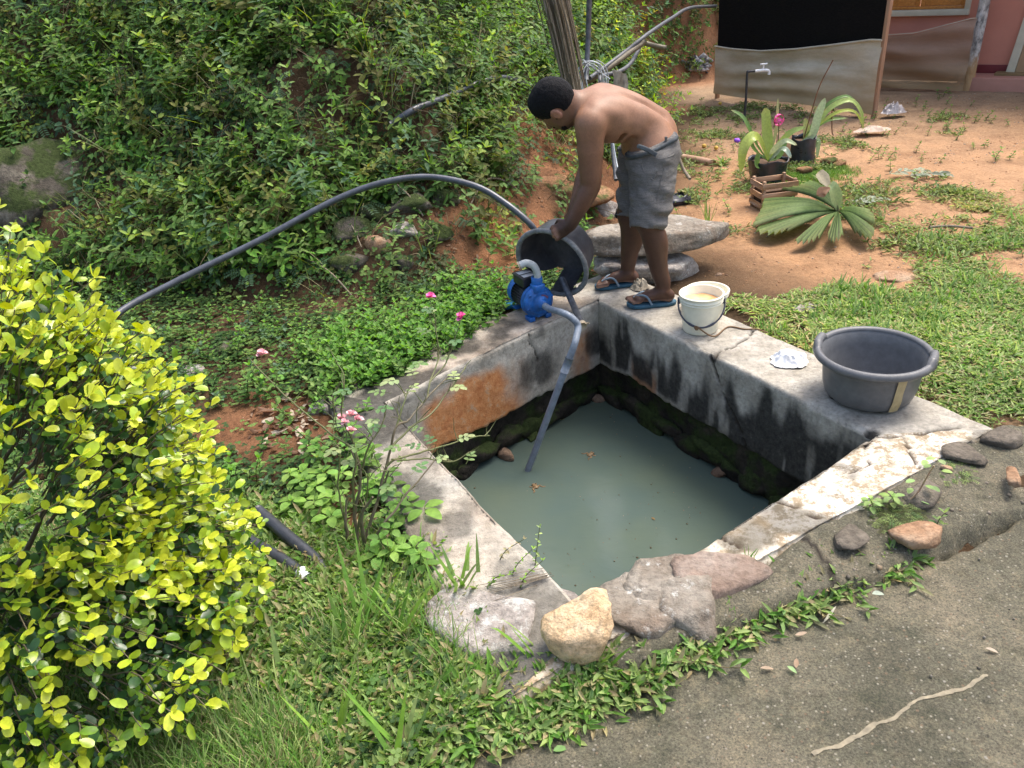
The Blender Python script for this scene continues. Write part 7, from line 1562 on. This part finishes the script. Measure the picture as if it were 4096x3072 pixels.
for x, y, dy, s_, mm in ((450, 365, .12, .02, 'petal'), (475, 395, .1, .016, 'petal'), (530, 345, .12, .024, 'petal'), (590, 380, .12, .02, 'petal'), (530, 475, .08, .022, 'petal'), (-210, -160, .5, .026, 'petal'), (1185, -640, .55, .022, 'petal_hot'), (1440, -470, .52, .024, 'petal_hot')): flower(rw_(x, y, dy), s_, M[mm], int(abs(x)))

# ------------------------------------------------------------------ single weeds one can tell apart
def weed(name, px, py, t, s, label, cat='weed', group=None, at=None, rz=0):
    p = hit(px, py) if at is None else at; e = empty(name, tuple(p), label, cat, group); M4 = np.eye(4); M4[:3, :3] = rotz(rz)*s; M4[:3, 3] = p; tmesh('leaves', t, M['leaf'], e, M4); return e
def t_broad(seed, n=4, L=.055, tiers=2, c=(.2, .36, .07), st=.1):
    r = np.random.default_rng(seed); t = T(); add_stem(t, [(0, 0, 0), (.01, 0, st*.5), (0, .005, st)], .0026, .0018, (.16, .22, .08), 5)
    for j in range(tiers):
        z = st*(1-.42*j)
        for k in range(n): a = k*2*math.pi/n+j*.7+r.normal(0, .15); add_leaf(t, np.array([.008*math.cos(a), .008*math.sin(a), z]), a, r.uniform(-.05, .35), L*r.uniform(.75, 1.1)*(1+.12*j), L*.62, jitc(np.array(c)*(1-.25*j), r, .1), 0, .25, .25, True, .3)
    for k in range(2): add_leaf(t, np.array([0, 0, st]), r.uniform(0, 6.28), .9, L*.45, L*.25, jitc(np.array(c)*1.2, r, .1), 0, .3, .1, True, .3)
    return t.done()
where = ['beside the rose stems', 'at the foot of the rose bush', 'in the bed left of the rose bush', 'against the outer edge of the left coping', 'among the weeds between bush and tank']
spots = [(150, 860), (60, 900), (300, 740), (330, 860), (270, 1010), (180, 1000), (60, 1100), (270, 1130), (560, 560), (600, 660), (630, 760), (720, 740), (690, 1010), (760, 960), (880, 960), (400, 1080), (850, 1250), (950, 1200), (1150, 1170), (900, 1560), (820, 1500), (1010, 1480), (1080, 1530), (1130, 1620), (380, 1230), (1000, 1080), (900, 1420), (770, 1560), (480, 900), (220, 700)]
ORD = ['first', 'second', 'third', 'fourth', 'fifth', 'sixth', 'seventh', 'eighth', 'ninth', 'tenth', 'eleventh', 'twelfth', 'thirteenth', 'fourteenth']
def ranks(pts, bands=1):
    ys = sorted(p[1] for p in pts); cut = [ys[len(ys)*k//bands] for k in range(1, bands)]; b = [sum(p[1] >= c for c in cut) for p in pts]
    return [(b[i], sum(1 for j in range(len(pts)) if b[j] == b[i] and (pts[j][0], pts[j][1]) < (pts[i][0], pts[i][1]))) for i in range(len(pts))]
rk = ranks(spots, 3)
for i, (x, y) in enumerate(spots):
    q = r6(x, y); big = i in (18,)
    weed('broad_leaf_weed', q[0], q[1]+8, t_broad(1000+i, 4, (.048 if i % 3 else .06) if not big else .075, 2 if not big else 1, [(.2, .36, .07), (.24, .40, .09), (.15, .29, .06)][i % 3], .07+.02*(i % 3)), 1.0, 'broad leaved weed by the rose bush, %s from left, %s row' % (ORD[rk[i][1]], ['upper', 'middle', 'lower'][rk[i][0]]) if not big else 'pale green seedling with four big leaves spreading over the left coping', 'weed', 'broad leaved weeds round the rose bush' if not big else None, rz=i)
z6 = lambda x, y: ((1200+x*.4069)/4, (600+y*.4069)/4)
weed('tall_weed', *z6(955, 1470), t_sprig(1100, .42, 11, .085, .03, ('fresh', 'light'), .1, detail=True, up=.2), 1., 'tall pale green weed standing below the yellowish stone of the old wall')
weed('rosette_weed', *z6(1235, 1020), t_rosette(1101, 20, .085, .017, ('blue', 'light'), 1.2), 1., 'grey green rosette weed hanging on the old wall under the hose')
weed('leafy_weed', *z6(1340, 1000), t_sprig(1102, .17, 6, .075, .02, ('mid', 'light'), .3, detail=True), 1., 'narrow leaved weed just right of the rosette on the old wall')
weed('leafy_weed', *z6(1260, 1475), t_sprig(1103, .2, 5, .055, .026, ('blue', 'light'), .1, detail=True, blunt=.6), 1., 'blue green round leaved weed standing left of the pump')
weed('leafy_weed', *z6(1420, 1475), t_broad(1104, 4, .06, 2, (.16, .3, .07), .16), 1., 'bright four leaved weed between the tall weed and the pump')
weed('leafy_weed', 478, 300, t_broad(1105, 5, .055, 2, (.2, .36, .08), .12), 1., 'bright leafy weed close to the left side of the pump motor')
weed('ferny_weed', 530, 262, t_pinnate(1106, 7, .16, 10, ('light', 'fresh')), 1., 'ferny weed on the red earth just above the pump elbow')
weed('ferny_weed', 508, 280, t_pinnate(1107, 6, .14, 10, ('light', 'blue')), 1., 'ferny weed on the red earth left of the pump elbow')
weed('leafy_weed', 640, 250, t_broad(1108, 4, .04, 1, (.2, .36, .08), .06), 1., 'little bright weed between the feet of the man and the boulder')
weed('leafy_weed', 589, 275, t_broad(1109, 5, .05, 2, (.2, .36, .08), .08), 1., 'bright weed behind the toes of the far foot')
weed('grass_tuft', 707, 222, t_grass(1110, 12, .2, .009, ('fresh', 'lawn'), .02, .5), 1., 'upright grass tuft behind the right end of the slab', 'grass tuft')
weed('leafy_weed', 718, 180, t_sprig(1111, .12, 5, .05, .02, ('light', 'lawn'), .3), 1., 'small weed on bare clay left of the crate')
weed('violet_flower', 722, 165, t_rosette(1112, 16, .16, .022, ('light', 'lawn'), .9), 1., 'leafy clump with one violet flower left of the potted palm', 'flower')
pv = hit(722, 165)+np.array([.12, 0, .2]); V, F = lathe([(.001, -.018), (.02, -.01), (.026, .004), (.018, .018), (.001, .02)], 12); V = V*(1+.3*vnoise(V*80, 3))[:, None]; o = link('flower_head', mesh_np('flower_head', V+pv, F), bpy.data.objects['violet_flower'], [simple('violet', (.22, .06, .55), (.35, .12, .7), 60, .6)])
# seedling, fern tuft and sprouts on the apron
sd0 = G(905, 505, -.02); sg_ = empty('seedling', tuple(sd0), 'thin pink stemmed seedling with pale green leaves leaning over the whitened coping', 'seedling'); Pz = spline([sd0, W(918, 492, sd0[1]-.01), W(928, 475, sd0[1]-.02), W(934, 466, sd0[1]-.02)], 12); tube_obj('stem', Pz, .003, simple('pink_stem', (.4, .2, .16), (.35, .3, .14), 20), sg_, 6, 12)
for i, (x, y) in enumerate([(926, 460), (936, 458), (945, 465), (924, 468), (941, 471), (931, 486), (915, 480), (912, 488), (935, 490), (920, 500)]):
    t = T(); r = np.random.default_rng(i); p = W(x, y, sd0[1]-.02); add_leaf(t, p, r.uniform(0, 6.28), .15, .035, .021, jitc((.32, .46, .17), r, .1), 0, .2, .2, True, .4); t.done(); tmesh('leaf', t, M['leaf'], sg_)
weed('sprout', 0, 0, t_broad(1120, 5, .03, 2, (.3, .44, .14), .05), 1., 'pale sprout at the ragged edge of the whitened coping', at=G(869, 512, -.01))
weed('sprout', 0, 0, t_broad(1121, 5, .032, 2, (.3, .44, .14), .05), 1., 'pale sprout left of the brown wedge stone on the apron', at=G(890, 508, -.01))
weed('sprout', 0, 0, t_sprig(1122, .06, 3, .035, .014, ('lawn', 'fresh'), .2), 1., 'small sprout by the rounded orange stone on the road edge', at=G(936, 527, -.03))
Pn = np.array([G(895+rr_.normal(0, 9), 518+rr_.normal(0, 5), -.02) for _ in range(170)]+[G(952+rr_.normal(0, 7), 474+rr_.normal(0, 4), -.02) for _ in range(60)]); scatter('fern_moss', [t_pinnate(1130+i, 5, .035, 6, ('light', 'olive', 'lawn')) for i in range(4)], Pn, np.tile([0, 0, 1.], (len(Pn), 1)), .7, 1.2, 5, M['leaf'], tilt=1)
weed('grass_tuft', 0, 0, t_grass(1140, 22, .035, .003, ('fresh', 'lawn'), .012, .8), 1., 'tiny grass tuft in the joint of the whitened coping', 'grass tuft', at=G(751, 559, .0))
weed('creeper_sprig', 0, 0, t_sprig(1141, .10, 6, .018, .009, ('lime', 'bright'), .8, up=.1), 1., 'yellow green sprig leaning over the water from the left coping', at=G(535, 566, 0))
cs_ = [(512, 575), (500, 560), (520, 588), (490, 585)]
for i, (x, y) in enumerate(cs_): weed('creeper_sprig', 0, 0, t_sprig(1142+i, .08, 5, .016, .008, ('lime', 'straw'), 1.0, up=.1), 1., 'small creeping sprig on the left coping, %s from the left' % ORD[ranks(cs_)[i][1]], 'weed', 'creeping sprigs on the left coping', at=G(x, y, 0.004), rz=i)
st_ = empty('dry_straws', tuple(G(515, 580, 0)), 'loose dry straws lying across the left coping', 'straw')
for i in range(12): a, b = rr_.normal(0, 6), rr_.normal(0, 7); tube_obj('straw', [G(490+a, 590+b, .012), G(515+a, 584+b*.8, .02+.01*rr_.uniform()), G(545+a, 576+b*.6, .012)], .0014, M['fibre_pale'], st_, 4, 8)
# broad grass blades at the front
gcl = [(372, 632, 9, .28), (400, 640, 10, .26), (455, 600, 9, .2), (350, 660, 8, .24), (470, 590, 10, .18), (548, 662, 5, .2), (600, 668, 5, .13), (330, 745, 6, .22), (395, 760, 6, .26), (425, 700, 7, .18), (280, 690, 6, .2)]
for i, (x, y, n, h) in enumerate(gcl):
    weed('grass_clump', x, y, t_grass(1160+i, n, h, .014, ('fresh', 'lawn', 'lime'), .02, 1.1), 1., 'clump of broad grass blades in front, %s from the left' % ORD[ranks(gcl)[i][1]], 'grass', 'clumps of broad grass blades at the front', rz=i)
# water frogs
M['frog'] = simple('frog_skin', (.12, .07, .03), (.2, .13, .06), 60, .5)
for (x, y, a, lb) in ((590, 455, .4, 'small brown frog floating spread legged in the middle of the water'), (535.5, 487, 2.2, 'small brown frog floating near the end of the suction pipe')):
    p = G(x, y, WATER_Z); F_ = SDF(p-[.06, .06, .02], p+[.06, .06, .03], .0016); ax = np.array([math.cos(a), math.sin(a), 0]); sy = np.array([-ax[1], ax[0], 0])
    F_.ell(p+[0, 0, .002], (.019, .0115, .008), np.stack([ax, sy, [0, 0, 1.]], 1), .004); F_.ell(p+ax*.016+[0, 0, .004], (.010, .0095, .006), np.stack([ax, sy, [0, 0, 1.]], 1), .004)
    for s_ in (1, -1):
        F_.ell(p+ax*.017+sy*.006*s_+[0, 0, .010], (.003, .003, .003), None, .001); F_.chain([p-ax*.012, p-ax*.004+sy*.022*s_, p-ax*.024+sy*.026*s_, p-ax*.03+sy*.040*s_], [.005, .004, .003, .0022], .003); F_.chain([p+ax*.008, p+ax*.014+sy*.018*s_, p+ax*.024+sy*.02*s_], [.003, .0024, .002], .003)
    o, _, _ = F_.mesh('frog', M['frog'], None, 1); tag(o, lb, 'frog', 'frogs in the tank')
# fallen leaves and chips one can point at
fl_list = [(495, 758, .13, .05, (.4, .27, .15), 'large curled brown leaf at the bottom of the road', 1.9), (962, 494, .05, .02, (.6, .66, .6), 'whitish leaf on the apron right of the brown stone', 2.6), (872, 594, .04, .02, (.4, .46, .38), 'grey green torn leaf on the road below the apron', .1), (823, 623, .075, .009, (.55, .52, .42), 'thin straw like leaf on the road', .7), (720, 640, .07, .02, (.55, .38, .3), 'pinkish dry leaf in the runner grass by the front slab', .2), (795, 635, .035, .014, (.5, .38, .28), 'small tan leaf on the road beside the grass', 0), (787, 666, .03, .014, (.3, .45, .2), 'small green leaf alone on the road', -.8), (796, 668, .03, .014, (.36, .25, .17), 'curled brown leaf next to the small green one', 1.2), (760, 668, .04, .012, (.45, .34, .24), 'narrow brown leaf below the runner grass', 0), (530, 719, .05, .014, (.7, .65, .55), 'pale chip of leaf near the lower grass edge', .6), (553, 751, .04, .02, (.2, .36, .12), 'green leaf at the foot of the road grass', .3), (625, 708, .035, .016, (.25, .42, .15), 'green leaf out on the road past the grass', .1), (985, 648, .035, .012, (.5, .42, .33), 'small tan leaf far right on the road', -.4), (430, 608, .03, .018, (.6, .35, .06), 'small orange leaf on the edge of the left coping', .3), (560, 660, .07, .05, (.26, .13, .13), 'crumpled purplish leaf under the ochre rock', 1.)]
for i, (x, y, L, wd_, c_, lb, a) in enumerate(fl_list):
    t = T(); V, Q, Tr = leaf_verts(L, wd_, .35, -.2 if i % 2 else .25, True, .2); t.add(V@rotz(a).T, Q, Tr, c_); t.done(); zz_ = -.058 if y > 600 or x > 940 else .008
    if (x, y) == (430, 608): pz = G(427, 566, .006)
    else: pz = G(x, y, zz_)
    o = tmesh('fallen_leaf', t, M['leaf'], None); o.location = tuple(pz); tag(o, lb, 'leaf')
# reddish leaf litter flakes beside the bush: stuff; grey litter heap by the shelter
Pn = np.array([G(285+rr_.normal(0, 14), 420+rr_.normal(0, 14), -.035) for _ in range(60)]); Pn[:, 2] = terrain(Pn[:, 0], Pn[:, 1]); scatter('dry_flakes', [t_dead(1200+i, .07) for i in range(5)], Pn, np.tile([0, 0, 1.], (60, 1)), .6, 1.2, 6, M['leaf'], tint=np.full(60, 1.5), lift=.008)
Pn = np.array([hit(699+rr_.normal(0, 5), 66+rr_.normal(0, 3.2)) for _ in range(160)]); scatter('rubble_heap', [t_pebble(1210+i, c) for i, c in enumerate([(.5, .5, .52), (.35, .36, .4), (.16, .16, .18)])], Pn, np.tile([0, 0, 1.], (160, 1)), 2.5, 7, 7, M['leaf'], tilt=1, lift=.03)
fr_l = [(704, 148), (716, 150), (720, 105), (718, 98)]
for i, (x, y) in enumerate(fr_l): V, F = lathe([(.001, -.02), (.016, -.014), (.022, 0), (.016, .014), (.001, .02)], 12); o = link('fallen_fruit', mesh_np('fallen_fruit', V+hit(x, y)+[0, 0, .02], F), None, [M.setdefault('fruit', simple('yellow_fruit', (.65, .42, .06), (.5, .3, .06), 30, .5))]); tag(o, 'fallen yellow fruit left of the standpipe, %s' % ['near row, left one', 'near row, right one', 'far row, right one', 'far row, left one'][i], 'fruit', 'fallen yellow fruits')

for i, (pts, r_, lb) in enumerate([([(468, 213, .02), (486, 196, .10), (505, 192, .08), (525, 200, .03)], .006, 'bent pale twig arching over the red earth left of the black tub'), ([(330, 210, .06), (352, 232, .05), (362, 250, .02)], .005, 'thin dry twig hanging down the left end of the old dry wall'), ([(398, 196, .08), (412, 208, .07), (424, 222, .04)], .005, 'thin dry twig crossing the stones under the crown of the hose'), ([(300, 262, .05), (330, 280, .06), (352, 298, .02)], .006, 'bare twig lying in the bed below the old dry wall')]):
    o = tube_obj('twig', [hit(*q) for q in pts], r_, M['fibre_pale'], None, 6, 20); tag(o, lb, 'twig')

rs_ = np.random.default_rng(55); Pn = []
while len(Pn) < 260:
    u, v_ = rs_.uniform(size=2); p = iB*(1-u)*(1-v_)+iR*u*(1-v_)+iF*u*v_+iL*(1-u)*v_
    if rs_.uniform() < .25+.75*(fbm(p*1.0, 3, 3, 57) > .05): Pn.append([p[0], p[1], WATER_Z+.001])
Pn = np.array(Pn); scatter('floating_specks', [t_dead(1300+i, .012) for i in range(4)]+[t_pebble(1310, (.16, .13, .08))], Pn, np.tile([0, 0, 1.], (len(Pn), 1)), .25, .7, 9, M['leaf'], tilt=1)
for i, (x, y, L, wd_, c_, a, lb) in enumerate([(560, 420, .03, .012, (.3, .26, .1), .5, 'small yellowish leaf floating near the back of the tank'), (655, 520, .028, .012, (.24, .17, .08), 2., 'small brown leaf floating near the right side of the tank')]):
    t = T(); V, Q, Tr = leaf_verts(L, wd_, .2, .1, True, .2); t.add(V@rotz(a).T, Q, Tr, c_); t.done(); o = tmesh('floating_leaf', t, M['leaf'], None); o.location = tuple(G(x, y, WATER_Z+.003)); tag(o, lb, 'leaf')
